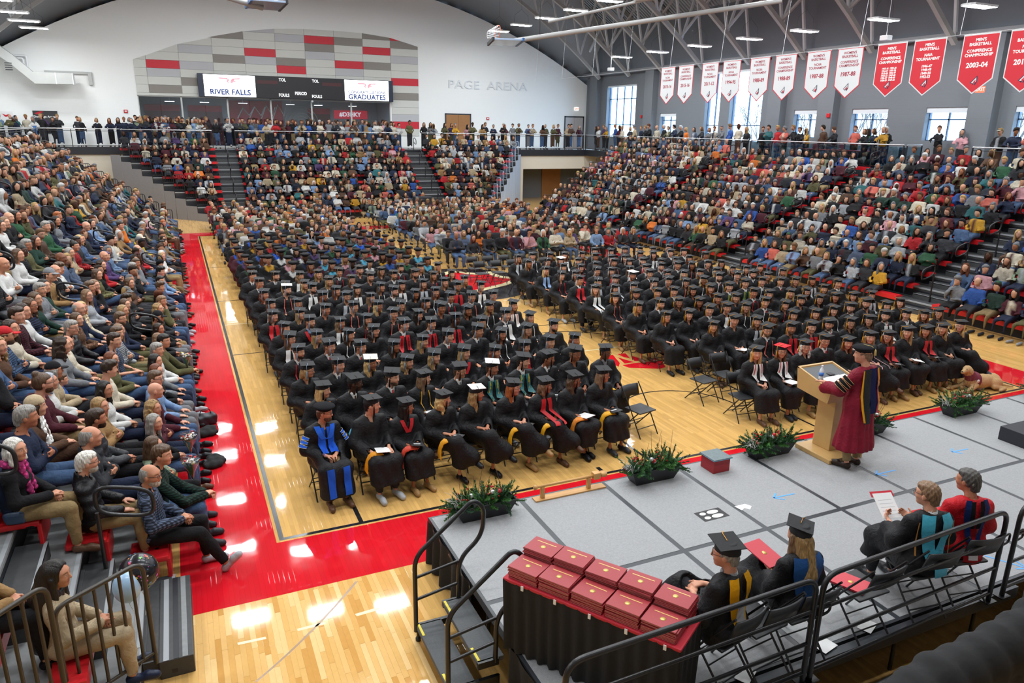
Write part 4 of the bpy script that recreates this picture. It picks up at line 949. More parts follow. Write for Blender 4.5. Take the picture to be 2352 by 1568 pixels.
# ================================================================ WALKWAYS, STANDS, RAILS
M_conc = mat('walkway_concrete', (.42, .42, .41), .8); M_fascia = mat('walkway_fascia', (.012, .014, .02), .5); M_blackm = mat('black_metal', (.012, .012, .014), .35)
M_silver = mat('silver_rail', (.62, .63, .65), .3, metal=.7); M_blue = mat('blue_steel', (.02, .10, .30), .4)
M_deckg = mat('stand_deck', (.045, .047, .05), .6, noise=(18, .3)); M_deckl = mat('stand_deck_light', (.22, .23, .235), .6, noise=(18, .2)); M_nose = mat('step_nosing', (.30, .32, .34), .45); M_seatred = mat('red_seat_plastic', (.55, .012, .018), .35)
RISE, RUN = .365, .60
def slab(name, x0, y0, x1, y1, label, t=.4):
    o = MB().box((x0, y0, ZC-t), (x1, y1, ZC)).build(name, M_conc); tag(o, label, kind='structure'); return o
s1 = slab('floor_walkway_far', -3.4, 39.95, XR, YF, 'far upper walkway above the end stand')
s2 = slab('floor_walkway_corner', XL, 42.7, -3.4, YF, 'upper walkway in the far left corner')
s3 = slab('floor_walkway_right', 27.2, YN, XR, 39.95, 'upper walkway below the windows')
s4 = slab('floor_walkway_left', XL, -6.0, -7.6, 42.7, 'upper walkway behind the left stand')
s5 = slab('floor_walkway_near', XL, YN, 12.0, -8.75, 'walkway on which the camera stands')
MB().box((-3.4, 39.9, ZC-.42), (27.2, 39.95, ZC+.02)).build('fascia', M_fascia, s1); MB().box((XL, 42.65, ZC-.42), (-3.4, 42.7, ZC+.02)).build('fascia', M_fascia, s2); MB().box((27.15, YN, ZC-.42), (27.2, 39.95, ZC+.02)).build('fascia', M_fascia, s3)
# walls under the corner walkways
o = MB().box((XL, 42.75, 1.75), (-2.6, 42.95, ZC-.4)).build('wall_under_corner', M_tanwall); tag(o, 'cream wall below the far left walkway', kind='structure')
o = MB().box((XL, 42.75, 0), (-2.6, 42.95, 1.75)).build('wall_under_corner_lower', M_brown); tag(o, 'brown lower wall below the far left walkway', kind='structure')
o = MB().box((20.9, 40.0, 0), (22.2, 40.3, ZC-.4)).box((22.2, 40.0, 2.3), (XR, 40.3, ZC-.4)).build('wall_under_far', M_tanwall); tag(o, 'cream wall and pier below the far right walkway', kind='structure')
o = MB().box((22.2, 42.6, 0), (XR, 42.8, ZC-.4)).build('wall_recess', M_wallR); tag(o, 'blue-grey recess wall below the walkway', kind='structure')
d = MB().box((25.0, 42.5, 0), (26.6, 42.6, 2.3)).build('door_6', M_oak); tag(d, 'oak door in the recess below the walkway', kind='structure')
for i in range(3): MB().tube([(21.5, 39.99, 1.5 + .45*i), (21.5, 39.93, 1.5 + .45*i)], .05, 10).build('wall_button', M_house, d)

def stand(name, label, mp, segs, rows, run, rise, front, deckm):
    """mp(u, v, z): u runs along a row, v back from the front edge. segs: bench spans [(u0, u1)...] per row."""
    root = empty(name, mp(0, 0, 0)); tag(root, label, 'bleachers'); o0 = Vector(mp(0, 0, 0))
    def P(u, v, z): return tuple(Vector(mp(u, v, z)) - o0)
    def bx(m, u0, v0, z0, u1, v1, z1):
        a, c = P(u0, v0, z0), P(u1, v1, z1); lo = [min(a[i], c[i]) for i in range(3)]; hi = [max(a[i], c[i]) for i in range(3)]; return m.box(lo, hi)
    for k in range(1, rows):
        u0, u1 = front(k)
        d = bx(MB(), u0, run*k - .30, rise*k-.10, u1, run*(k+1) - .28, rise*k).build('deck', deckm, root)
        bx(MB(), u0, run*k - .315, rise*k-.035, u1, run*k - .295, rise*k+.004).build('nosing', M_nose, d)
        bx(MB(), u0, run*k - .295, max(0, rise*(k-1)), u1, run*k - .27, rise*k-.1).build('riser', M_fascia, d)
    for k in range(rows):
        for u0, u1 in segs(k):
            m = MB(); bx(m, u0, run*k + .02, rise*k+.385, u1, run*k + .30, rise*k+.43); bx(m, u0, run*k + .02, rise*k+.30, u1, run*k + .05, rise*k+.385); m.build('seat_bench', M_seatred, root)
    return root, P, bx
def aisle(bx, root, u0, u1, rows, run, rise):
    for k in range(1, rows+1):
        a = bx(MB(), u0, run*k - .30 - .30, rise*(k-1), u1, run*k - .30, rise*(k-1) + rise/2).build('aisle_step', M_deckg, root)
        bx(MB(), u0, run*k - .60, rise*(k-1) + rise/2 - .02, u1, run*k - .565, rise*(k-1) + rise/2 + .003).build('step_strip', M_nose, a)
        if k == rows or True: bx(MB(), u0 + .02, run*k - .31, rise*k - .02, u1 - .02, run*k - .27, rise*k + .005).build('step_strip', M_nose, a)
def loop_rail(bx_root, P, u, v, z, along='v', name='loop_handrail', label=''):
    """Aisle handrail bent into a loop: post rising to a flat oval ring that reaches down the slope."""
    ring_ = []
    for i in range(26):
        a_ = 6.2832*i/26; cu, su = math.cos(a_), math.sin(a_); ex = .6; dv = .27*math.copysign(abs(cu)**ex, cu); dz = .165*math.copysign(abs(su)**ex, su); ring_.append(P(u, v - .27 + dv, z + .93 + dz + (dv)*.25))
    r = MB().tube(roundpath([P(u, v, z), P(u, v, z+.85)] , .02), .022, 8).tube(ring_, .022, 8, closed=True); return r
# ---- far stand
AF = [(1.55, 2.75), (13.2, 14.5)]                                     # aisles
def ext_far(k): return (1.2 - .52*k, 17.0 + .48*k)
def seg_far(k):
    a, c = ext_far(k); return [(a, AF[0][0]), (AF[0][1], AF[1][0]), (AF[1][1], c)]
FY = 33.9
fs, fP, fbx = stand('far_stand', 'far end bleachers with two dark aisle stairs below the scoreboard', lambda u, v, z: (u, FY+v, z), seg_far, 10, RUN, RISE, ext_far, M_deckg)
for a in AF: aisle(fbx, fs, a[0], a[1], 10, RUN, RISE)
# ---- left stand
AL = [(-2.1, -.62), (6.6, 7.8), (14.4, 15.6), (22.2, 23.4)]
LX = -1.30
def ext_l(k): return (-2.95, 31.5 + .35*k if k else 31.5)
def seg_l(k):
    e = [ext_l(k)[0]] + [x for a in AL for x in a] + [ext_l(k)[1]]; return [(e[i], e[i+1]) for i in range(0, len(e), 2)][1 if k in (0, 3) or k > 4 else 0:]
LR, LRUN = 10, .58
ls, lP, lbx = stand('left_stand', 'long left bleachers with red benches and black loop handrails', lambda u, v, z: (LX - v, u, z), seg_l, LR, LRUN, .355, ext_l, M_deckl)
for a in AL: aisle(lbx, ls, a[0], a[1], LR, LRUN, .355)
# ---- right stand
AR = [(4.9, 6.1), (13.0, 14.2), (22.0, 23.2)]
RX = 18.9; RROWS, RRUN, RRISE = 12, .675, .304
def ext_r(k): return (-4.0, 30.5 + .30*k)
def seg_r(k):
    e = [ext_r(k)[0]] + [x for a in AR for x in a] + [ext_r(k)[1]]; return [(e[i], e[i+1]) for i in range(0, len(e), 2)]
rs, rP, rbx = stand('right_stand', 'long right bleachers with red benches below the windows', lambda u, v, z: (RX + v, u, z), seg_r, RROWS, RRUN, RRISE, ext_r, M_deckg)
for a in AR: aisle(rbx, rs, a[0], a[1], RROWS, RRUN, RRISE)

# grey drapes closing the slanted end of the far stand, blue-white ones at the other end
M_drape = mat('grey_drape', (.20, .20, .215), .9, bump=(6, .4)); M_drapeb = mat('pale_blue_drape', (.42, .52, .68), .9, bump=(6, .4))
dr = empty('stand_drape', (1.0, 33.6, 0)); tag(dr, 'grey drape panels hung along the slanted left end of the far stand', 'drape')
for k in range(10):
    a, c = ext_far(k)[0], ext_far(k+1)[0]; y0, y1 = FY + RUN*k - .3, FY + RUN*(k+1) - .3; h = RISE*k + .05
    if k == 0: h = .3
    m = MB(); n = 6
    v = []; 
    for i in range(n+1):
        t = i/n; off = .03*math.sin(t*12 + k); v += [(a + (c-a)*t - 1.0 - .02 + off*.5, y0 + (y1-y0)*t - 33.6 - off*.3, 0), (a + (c-a)*t - 1.0 - .02, y0 + (y1-y0)*t - 33.6, h)]
    m.add(v, [(2*i, 2*i+1, 2*i+3, 2*i+2) for i in range(n)], True).build('drape_panel', M_drape, dr)
db = empty('pale_drape', (17.0, 33.6, 0)); tag(db, 'pale blue drape panels along the right end of the far stand', 'drape')
for k in range(10):
    a, c = ext_far(k)[1], ext_far(k+1)[1]; y0, y1 = FY + RUN*k - .3, FY + RUN*(k+1) - .3; h = RISE*k + .05; v = []; n = 8
    for i in range(n+1):
        t = i/n; off = .05*math.sin(t*14 + k); v += [(a + (c-a)*t - 17 + .02 + off, y0 + (y1-y0)*t - 33.6 + off*.5, 0), (a + (c-a)*t - 17 + .02, y0 + (y1-y0)*t - 33.6, max(h, .3))]
    MB().add(v, [(2*i, 2*i+2, 2*i+3, 2*i+1) for i in range(n)], True).build('drape_panel', M_drapeb, db)

# end guards: a barred panel with rounded corners at the end of each row
gcache = {}
def guard_panel(parent_loc, p0, p1, z0, h=1.07, m=M_blackm, nbar=5, r=.018):
    a, c = Vector(p0), Vector(p1); o = Vector(parent_loc); a3 = Vector((a.x, a.y, z0)) - o; c3 = Vector((c.x, c.y, z0)) - o; H = Vector((0, 0, h))
    return roundpath([a3, a3+H, c3+H, c3], .12), [(a3 + (c3-a3)*(i+1)/(nbar+1)) for i in range(nbar)], H
def guard(name, label, p0, p1, z0, h=1.07, nbar=5, m=M_blackm, group=None, r=.018, rb=.010):
    o = empty(name, (*p0, z0)); tag(o, label, 'guard rail', group); path, bars, H = guard_panel(o.location, p0, p1, z0, h, m, nbar)
    MB().tube(path, r, 8).build('frame', m, o); MB().tube([path[0]+Vector((0, 0, .12)), path[-1]+Vector((0, 0, .12))], r*.8, 6).build('bottom_bar', m, o)
    for q in bars: MB().tube([q+Vector((0, 0, .12)), q+H], rb, 5).build('baluster', m, o)
    return o
for k in range(0, 10):
    y = ext_l(k)[1] + .1; guard('end_guard', 'black barred guard at the far end of left stand, %s row up' % ordn[k], (LX - LRUN*k + .2, y), (LX - LRUN*k - .3, y), .355*k, 1.0, 4, group='far end guards of the left stand')
    if k:
        y = ext_r(k)[1] + .1; guard('end_guard', 'black barred guard at the far end of right stand, %s row up' % ordn[k], (RX + RRUN*k - .2, y), (RX + RRUN*k + .35, y), RRISE*k, 1.0, 4, group='far end guards of the right stand')
        a = ext_far(k)[0]; guard('end_guard', 'black barred guard at the slanted end of far stand, %s row up' % ordn[k], (a, FY + RUN*k - .3), (a + .52, FY + RUN*k - .3), RISE*k, .95, 4, group='slanted end guards of the far stand')
        c = ext_far(k)[1]; guard('end_guard', 'pale blue guard at the drape end of far stand, %s row up' % ordn[k], (c, FY + RUN*k - .3), (c, FY + RUN*k + .3), RISE*k, .95, 2, M_silver if False else mat('pale_blue_steel', (.35, .45, .6), .4), group='blue end guards of the far stand')
guard('end_guard', 'dark bronze barred guard beside the balloons, left stand near end', (-1.43, -2.43), (-2.05, -2.89), .40, 1.07, 6, mat('bronze_metal', (.035, .026, .018), .4), r=.021, rb=.015)
guard('end_guard', 'dark bronze barred guard behind the long-haired woman, left stand near end', (-2.02, -3.10), (-2.36, -3.48), .76, 1.07, 4, mat('bronze_metal'), r=.021, rb=.015)

# walkway rails
def walk_rail(name, label, p0, p1, z=ZC, h=1.07, step=1.5, bars=1, glass=False, topm=M_silver):
    a, c = Vector((*p0, 0)), Vector((*p1, 0)); d = c - a; L_ = d.length; o = empty(name, (*p0, z)); tag(o, label, 'railing')
    MB().tube([(0, 0, h), d + Vector((0, 0, h))], .028, 8).build('top_rail', topm, o)
    n = max(1, round(L_/step))
    for i in range(n+1): q = d*i/n; MB().box((q.x-.02, q.y-.02, 0), (q.x+.02, q.y+.02, h-.02)).build('post', M_blackm, o)
    for zz in ((.1, h-.12) if bars else ()): MB().tube([(0, 0, zz), d + Vector((0, 0, zz))], .016, 6).build('bar', M_blackm, o)
    if glass:
        nrm = Vector((-d.y, d.x, 0)).normalized()*.008
        for i in range(n):
            q0, q1 = d*(i+.02)/n, d*(i+.98)/n; v = [q0-nrm, q1-nrm, q1+nrm, q0+nrm]
            MB().add([p + Vector((0, 0, .08)) for p in v] + [p + Vector((0, 0, h-.08)) for p in v], [(3, 2, 1, 0), (4, 5, 6, 7), (0, 1, 5, 4), (1, 2, 6, 5), (2, 3, 7, 6), (3, 0, 4, 7)]).build('glass_panel', glassmat('guard_glass', (.62, .78, .86), .35), o)
    return o
walk_rail('walkway_rail', 'steel rail of the far walkway, span left of the first aisle', (-3.3, 39.98), (1.5, 39.98))
walk_rail('walkway_rail', 'steel rail of the far walkway, long middle span between aisles', (2.8, 39.98), (13.1, 39.98))
walk_rail('walkway_rail', 'steel rail of the far walkway, span right of the second aisle to the corner', (14.6, 39.98), (27.1, 39.98))
walk_rail('walkway_rail', 'black framed rail in front of the grey-suited man, far corner', (XL, 42.73), (-3.4, 42.73))
walk_rail('walkway_rail', 'short return rail at the far left corner of the walkway', (-3.35, 42.7), (-3.35, 40.0), step=1.35)
walk_rail('walkway_rail', 'steel rail of the window walkway beyond the glass guard', (27.23, 39.9), (27.23, 22.6))
walk_rail('glass_guard', 'glass walkway guard in front of the press table', (27.23, 22.4), (27.23, 13.2), glass=True, bars=0, step=1.55)
walk_rail('glass_guard', 'short glass return guard beside the parked wheelchair', (27.3, 13.1), (28.2, 13.1), glass=True, bars=0, step=.9)
walk_rail('walkway_rail', 'steel rail of the window walkway nearest the camera', (27.23, 10.2), (27.23, -4))
walk_rail('walkway_rail', 'rail along the top of the left stand', (-7.65, 42.4), (-7.65, -5.5))
lf = MB().box((-7.66, -5.5, ZC-.42), (-7.6, 42.65, ZC+.02)).build('fascia', M_fascia, s4)
bp_ = MB().box((-7.75, 40.9, ZC), (-7.6, 41.05, ZC+1.2)).build('blue_post', M_blue); tag(bp_, 'bright blue steel post on the far left walkway', 'post')
# loop handrails in the aisles
def loops(P, root, us, rows, run, rise, where, label):
    for u in us:
        for k in range(1, rows, 2):
            o = loop_rail(None, P, u, run*k + .05, rise*k).build('loop_handrail', M_blackm); o.location = root.location
            tag(o, '%s, %s aisle, %s row' % (label, ordn[us.index(u)], ordn[k]), 'handrail', 'loop handrails ' + where)
loops(lP, ls, [-.80] + [(a+c)/2 for a, c in AL[1:]], LR, LRUN, .355, 'left stand', 'black loop handrail of left stand')
loops(rP, rs, [(a+c)/2 for a, c in AR], RROWS, RRUN, RRISE, 'right stand', 'black loop handrail of right stand')
loops(fP, fs, [(a+c)/2 for a, c in AF], 10, RUN, RISE, 'far stand', 'black loop handrail of far stand')
# low front step at the aisle of the left stand
stp = empty('portable_step', (-1.28, -1.45, 0)); tag(stp, 'black ribbed portable step in front of the left aisle', 'step')
MB().bevbox((-.155, -.72, 0), (.155, .72, .2), .008).build('body', M_deckg, stp)
for i, (x, m) in enumerate(((-.09, M_nose), (.0, M_fascia), (.08, M_deckl))): MB().box((x-.025, -.715, .2), (x+.025, .715, .203)).build('tread_strip', m, stp)
for y in (-.5, .45): MB().box((-.05, -.722, .05), (.0, -.719, .09)).build('slot', M_fascia, stp) if y < 0 else None
for k in (1, 2):
    o = MB().bevbox((-1.30-LRUN*k+.02 + .0, -1.95, .355*(k-1)), (-1.30-LRUN*k+.33, -.75, .355*(k-1)+.19), .006).build('aisle_box', M_deckg, None); tag(o, ('black striped aisle step box', 'second black striped aisle step box')[k-1] + ' beside the red seat, left stand', 'step')
    for q in (.08, .2): MB().box((-1.30-LRUN*k+q, -1.94, .355*(k-1)+.19), (-1.30-LRUN*k+q+.045, -.76, .355*(k-1)+.193)).build('tread_strip', M_nose, o)
# single red seat modules beside the aisle, left stand
for k in range(3):
    o = empty('bleacher_seat', (-1.52 - LRUN*k, -.66, .355*k)); tag(o, 'red plastic seat module at the aisle edge, %s row' % ordn[k], 'seat', 'aisle seats of the left stand')
    MB().bevbox((-.2, 0, .385), (.2, .46, .45), .02).build('seat', M_seatred, o); MB().bevbox((.17, 0, .16), (.215, .46, .42), .012).build('skirt', M_seatred, o)
    for yy in (.06, .4): MB().tube([(-.1, yy, .0), (-.1, yy, .385)], .014, 6).build('bracket', M_blackm, o)
# stacked equipment cart at the foot of the far stand, waste bin at the far pier
o = MB().bevbox((12.0, 33.15, .05), (13.1, 33.7, 1.15), .04).build('equipment_case', M_fascia); tag(o, 'black equipment case at the foot of the far stand', 'case')
bn = empty('waste_bin', (21.2, 39.6, 0)); tag(bn, 'tan waste bin with black liner by the far pier', 'waste bin')
MB().lathe([(.24, 0), (.29, .7), (.30, .72)], 14).build('body', mat('bin_tan', (.35, .27, .18), .7), bn); MB().lathe([(.31, .66), (.34, .74), (.33, .84), (.25, .80)], 14).build('liner', M_fascia, bn)
# ================================================================ STAGE
SZ, SX, SY, PWd, PD = .61, 1.58, -1.25, 1.22, 1.83
M_carpet = mat('stage_carpet', (.33, .335, .345), .95, noise=(55, .22), bump=(160, .3)); M_edge = mat('stage_edge', (.035, .04, .048), .4); M_skirt = mat('black_skirt', (.010, .010, .011), .9, bump=(9, .4))
st = empty('stage', (SX, SY, 0)); tag(st, 'low portable stage of grey carpeted deck panels', 'stage')
pmesh = MB().box((.0, -PD, SZ-.10), (PWd, 0, SZ-.004)).mesh('deck_panel', M_edge); cmesh = MB().bevbox((.032, -PD+.032, SZ-.02), (PWd-.032, -.032, SZ), .004).mesh('carpet', M_carpet)
for i in range(10):
    for j in range(2):
        p = link('deck_panel', pmesh, st, (i*PWd, -j*PD, 0)); link('carpet', cmesh, p)
for i in range(11):
    for j in range(3): MB().tube([(i*PWd*.995 + .03, -j*PD*.98 - .05, 0), (i*PWd*.995 + .03, -j*PD*.98 - .05, SZ-.1)], .022, 6).build('leg', M_blackm, st)
def skirt(pts, z0, z1, amp=.035, fold=.16, seed=0):
    """A pleated hanging cloth along a plan polyline."""
    P = [Vector((*p, 0)) for p in pts]; v = []; n = 0
    for a, c in zip(P[:-1], P[1:]):
        d = c - a; L_ = d.length; nr = Vector((d.y, -d.x, 0)).normalized(); m_ = max(2, int(L_/.025))
        for i in range(m_):
            s_ = i/m_*L_; o_ = amp*math.sin(s_/fold*6.28 + 1.3*math.sin(s_*5 + seed)); q = a + d*(i/m_)
            for j, (z, k) in enumerate(((z1, .15), (z0 + (z1-z0)*.55, .7), (z0, 1.15))): w_ = q + nr*(o_*k + .02*k); v.append((w_.x, w_.y, z))
            n += 1
    return MB().add(v, [(3*i+j, 3*i+j+1, 3*i+4+j, 3*i+3+j) for i in range(n-1) for j in (0, 1)], True)
skirt([(0, .02), (12.2, .02)], .02, SZ-.02).build('front_skirt', M_skirt, st)
skirt([(-.02, -1.45), (-.02, 0)], .02, SZ-.02, .06, .3).build('side_skirt', M_skirt, st)
skirt([(-.02, -3.66), (-.02, -2.4)], .02, SZ-.02, .04, .3).build('side_skirt', M_skirt, st)
# rear ramp with its own deck
rp = empty('ramp', (0, 0, 0)); tag(rp, 'grey carpeted ramp behind the stage railing', 'ramp')
MB().add([(2.2, -5.35, .12), (6.9, -5.35, .55), (6.9, -6.9, .55), (2.2, -6.9, .12), (2.2, -5.35, .04), (6.9, -5.35, .45), (6.9, -6.9, .45), (2.2, -6.9, .04)], [(3, 2, 1, 0), (4, 5, 6, 7), (0, 1, 5, 4), (1, 2, 6, 5), (2, 3, 7, 6), (3, 0, 4, 7)]).build('ramp_deck', M_carpet, rp)
MB().box((6.95, -6.9, .45), (11.5, -5.05, SZ)).build('landing', M_carpet, rp); MB().box((2.1, -5.02, SZ-.14), (6.9, -4.94, SZ-.01)).build('edge_beam', M_edge, rp)
MB().tube([(2.3, -5.3, .20), (6.9, -5.3, .62)], .03, 8).build('curb_rail', M_blackm, rp)
for x in (3.2, 4.4, 5.6, 6.8): MB().tube([(x, -5.5, 0), (x, -5.5, .1 + (x-2.2)*.085)], .02, 6).build('leg', M_blackm, rp)
# railing sections along the back of the stage
def stage_rail(x0, x1, y0, y1, label):
    o = empty('stage_railing', (x0, y0, SZ)); tag(o, label, 'railing', 'stage railings'); dx, dy = x1-x0, y1-y0
    MB().tube(roundpath([(0, 0, 0), (0, 0, 1.04), (dx, dy, 1.04), (dx, dy, 0)], .16, 6), .024, 10).build('frame', M_blackm, o)
    for z in (.72, .40, .10): MB().tube([(0, 0, z), (dx, dy, z)], .017, 8).build('rail_bar', M_blackm, o)
    for a in (0, 1): MB().box((a*dx-.07, a*dy-.05, -.0), (a*dx+.07, a*dy+.05, .012)).build('foot_plate', M_blackm, o); MB().tube(roundpath([(a*dx, a*dy, .74), (a*dx+.12, a*dy-.0, .76), (a*dx+.12, a*dy, .66), (a*dx, a*dy, .64)], .04), .012, 6).build('hook', M_blackm, o)
    return o
stage_rail(1.30, 3.70, -5.22, -5.16, 'black tubular stage railing in front of the table of red folders')
stage_rail(3.78, 6.33, -5.16, -5.06, 'black tubular stage railing behind the seated robed officials')
stage_rail(6.55, 9.0, -5.06, -5.0, 'black tubular stage railing at the right end of the officials')

# steps up to the stage with two looped handrails
sp_ = empty('stage_steps', (1.0, -3.1, 0)); tag(sp_, 'two-tread carpeted stage steps with yellow edge strips and tube handrails', 'steps')
M_yel = mat('yellow_strip', (.75, .60, .02), .5)
for i, (x, z) in enumerate(((0, .2), (.29, .4))):
    t = MB().bevbox((x, -.5, z-.05), (x+.27, .5, z), .006).build('tread', mat('step_carpet', (.10, .105, .11), .95, noise=(60, .25)), sp_)
    for yy in (-.48, .3): MB().box((x+.01, yy, z+.0005), (x+.035, yy+.19, z+.004)).build('yellow_strip', M_yel, t)
    for s_ in (-1, 1): MB().box((x, s_*.5-.02, z-.07), (x+.5-x, s_*.5+.02, z)).build('stringer', M_blackm, sp_)
for s_ in (-1, 1):
    y = s_*.5
    MB().tube(roundpath([(0, y, .12), (0, y, 1.0), (.64, y, 1.52), (.76, y, 1.40), (.74, y, 1.08), (.48, y, .86), (.47, y, .36)], .14, 6), .024, 10).build('handrail', M_blackm, sp_)
    for z in (.52, .78): MB().tube([(0, y, z-.02), (.47, y, z+.06)], .016, 8).build('rail_bar', M_blackm, sp_)
    for x in (.02, .5): MB().tube([(x, y, 0), (x, y, .2)], .018, 8).build('leg', M_blackm, sp_)
    MB().lathe([(.028, 0), (.03, .03), (.02, .05)], 10, Matrix.Translation((.02, y, 0))).build('rubber_foot', M_fascia, sp_)

# ---------------------------------------------------------------- folding chair
M_chair = mat('charcoal_plastic', (.022, .023, .026), .5); M_ctube = mat('chair_tube', (.012, .012, .014), .35)
def chair_meshes():
    out = [('seat', MB().bevbox((-.20, -.19, .43), (.20, .20, .455), .012).mesh('seat', M_chair))]
    bk = MB(); v = []
    for i in range(9):
        x = -.205 + .41*i/8; y = -.235 + .03*(1-(x/.205)**2)*-1
        v += [(x, y, .60), (x, y-.055, .80), (x, y-.075, .80), (x, y-.02, .60)]
    f = []
    for i in range(8):
        a, c = 4*i, 4*i+4; f += [(a, c, c+1, a+1), (a+1, c+1, c+2, a+2), (a+2, c+2, c+3, a+3), (a+3, c+3, c, a)]
    f += [(0, 1, 2, 3), (32, 35, 34, 33)]
    out.append(('backrest', bk.add(v, f, True).mesh('backrest', M_chair)))
    for s_ in (-1, 1):
        out.append(('leg', MB().tube([(s_*.215, .26, 0), (s_*.215, -.0, .43), (s_*.21, -.29, .83)], .011, 6).mesh('leg', M_ctube)))
        out.append(('leg', MB().tube([(s_*.19, -.27, 0), (s_*.19, .14, .43)], .011, 6).mesh('leg', M_ctube)))
    for p in ([(-.215, .17, .15), (.215, .17, .15)], [(-.19, -.18, .10), (.19, -.18, .10)], [(-.19, -.06, .22), (.19, -.06, .22)]): out.append(('crossbar', MB().tube(p, .008, 5).mesh('crossbar', M_ctube)))
    return out
CHM = chair_meshes()
def chair(x, y, z, rz, label, group):
    o = empty('folding_chair', (x, y, z), rz); tag(o, label, 'chair', group)
    for nm, me in CHM: link(nm, me, o)
    return o

# ---------------------------------------------------------------- lectern, bottle, papers
M_lect = mat('light_oak', (.55, .34, .13), .35, noise=(6, .12)); M_inset = mat('grey_inset', (.10, .105, .11), .6)
le = empty('lectern', (7.68, -1.68, SZ)); tag(le, 'light oak lectern with slanted top where the speaker stands', 'lectern')
MB().bevbox((-.36, -.40, 0), (.30, .26, .07), .012).build('base', M_lect, le); MB().bevbox((-.12, -.16, .07), (.26, .16, .88), .008).build('column', M_lect, le)
hd = MB().add([(-.34, -.20, .86), (.36, -.20, .86), (.36, .38, .92), (-.34, .38, .92), (-.34, -.24, 1.05), (.36, -.24, 1.05), (.36, .42, 1.22), (-.34, .42, 1.22)], [(3, 2, 1, 0), (4, 5, 6, 7), (0, 1, 5, 4), (1, 2, 6, 5), (2, 3, 7, 6), (3, 0, 4, 7)]).build('desk_head', M_lect, le)
def slant(y): return 1.05 + (y+.24)/.66*.17
MB().add([(-.30, -.20, slant(-.20)+.002), (.32, -.20, slant(-.20)+.002), (.32, .38, slant(.38)+.002), (-.30, .38, slant(.38)+.002)], [(0, 1, 2, 3)]).build('grey_inset', M_inset, hd)
for q in (((-.34, -.24), (.36, -.21)), ((-.34, .39), (.36, .42)), ((-.34, -.24), (-.31, .42)), ((.33, -.24), (.36, .42))):
    (x0, y0), (x1, y1) = q; MB().add([(x0, y0, slant(y0)), (x1, y0, slant(y0)), (x1, y1, slant(y1)), (x0, y1, slant(y1)), (x0, y0, slant(y0)+.02), (x1, y0, slant(y0)+.02), (x1, y1, slant(y1)+.02), (x0, y1, slant(y1)+.02)], [(3, 2, 1, 0), (4, 5, 6, 7), (0, 1, 5, 4), (1, 2, 6, 5), (2, 3, 7, 6), (3, 0, 4, 7)]).build('rim', M_lect, hd)
M_paper = mat('white_paper', (.78, .78, .78), .7)
for i in range(3):
    x = -.18 + .12*i; o = MB().add([(x, -.15, slant(-.15)+.006+.001*i), (x+.24, -.13, slant(-.13)+.006+.001*i), (x+.22, .10, slant(.10)+.006+.001*i), (x-.02, .08, slant(.08)+.006+.001*i)], [(0, 1, 2, 3)]).build('paper_sheet', M_paper, None, (7.68, -1.68, SZ)); tag(o, 'white speech paper on the lectern, %s' % ('left', 'middle', 'right')[i] + ' of three overlapping', 'paper', 'papers on the lectern')
bt = empty('water_bottle', (7.44, -1.62, SZ + slant(.06)+.005)); tag(bt, 'clear plastic water bottle with blue label on the lectern', 'bottle')
MB().lathe([(.032, 0), (.034, .02), (.033, .12), (.03, .15), (.013, .185), (.013, .2)], 14).build('body', mat('clear_plastic', (.72, .78, .82), .15), bt); MB().lathe([(.0345, .06), (.0345, .115)], 14).build('label_band', mat('blue_label', (.05, .2, .65), .4), bt); MB().lathe([(.015, .2), (.015, .218)], 10).build('cap', mat('white_cap', (.8, .8, .82), .4), bt)
o = MB().bevbox((-.05, -.03, 0), (.05, .10, .012), .004).build('phone', M_fascia, None, (7.72, -1.55, SZ + slant(.13)+.006)); tag(o, 'dark phone lying on the lectern inset', 'phone')

# ---------------------------------------------------------------- planters
M_plant = [mat('conifer_%d' % i, c, .7) for i, c in enumerate(((.030, .115, .022), (.05, .17, .03), (.035, .10, .045)))]; M_pot = mat('black_planter', (.014, .014, .017), .45); M_berry = mat('red_berry', (.5, .01, .015), .3); M_frost = mat('frosted_twig', (.55, .55, .52), .7); M_twig = mat('brown_twig', (.14, .06, .035), .8)
def sprig_mesh(seed, ln=.24):
    r = random.Random(seed); m = MB(); d = Vector((r.uniform(-.4, .4), r.uniform(-.4, .4), 1)).normalized()
    pts = [Vector((0, 0, 0)) + d*ln*i/5 + Vector((0, 0, -.02*(i/5)**2)) for i in range(6)]; m.tube(pts, [.004, .004, .003, .003, .002, .001], 4, cap=False)
    for i in range(70):
        t = r.random(); p = pts[0].lerp(pts[-1], t); a = r.random()*6.28; u = d.cross(Vector((0, 0, 1.01)) if abs(d.z) < .95 else Vector((1, 0, 0))).normalized(); w_ = d.cross(u); n = (u*math.cos(a) + w_*math.sin(a))*.8 + d*.7; n.normalize(); L_ = .06*(1-.5*t); s_ = n.cross(d).normalized()*.007
        m.add([p-s_, p+s_, p+n*L_], [(0, 1, 2)])
    return m
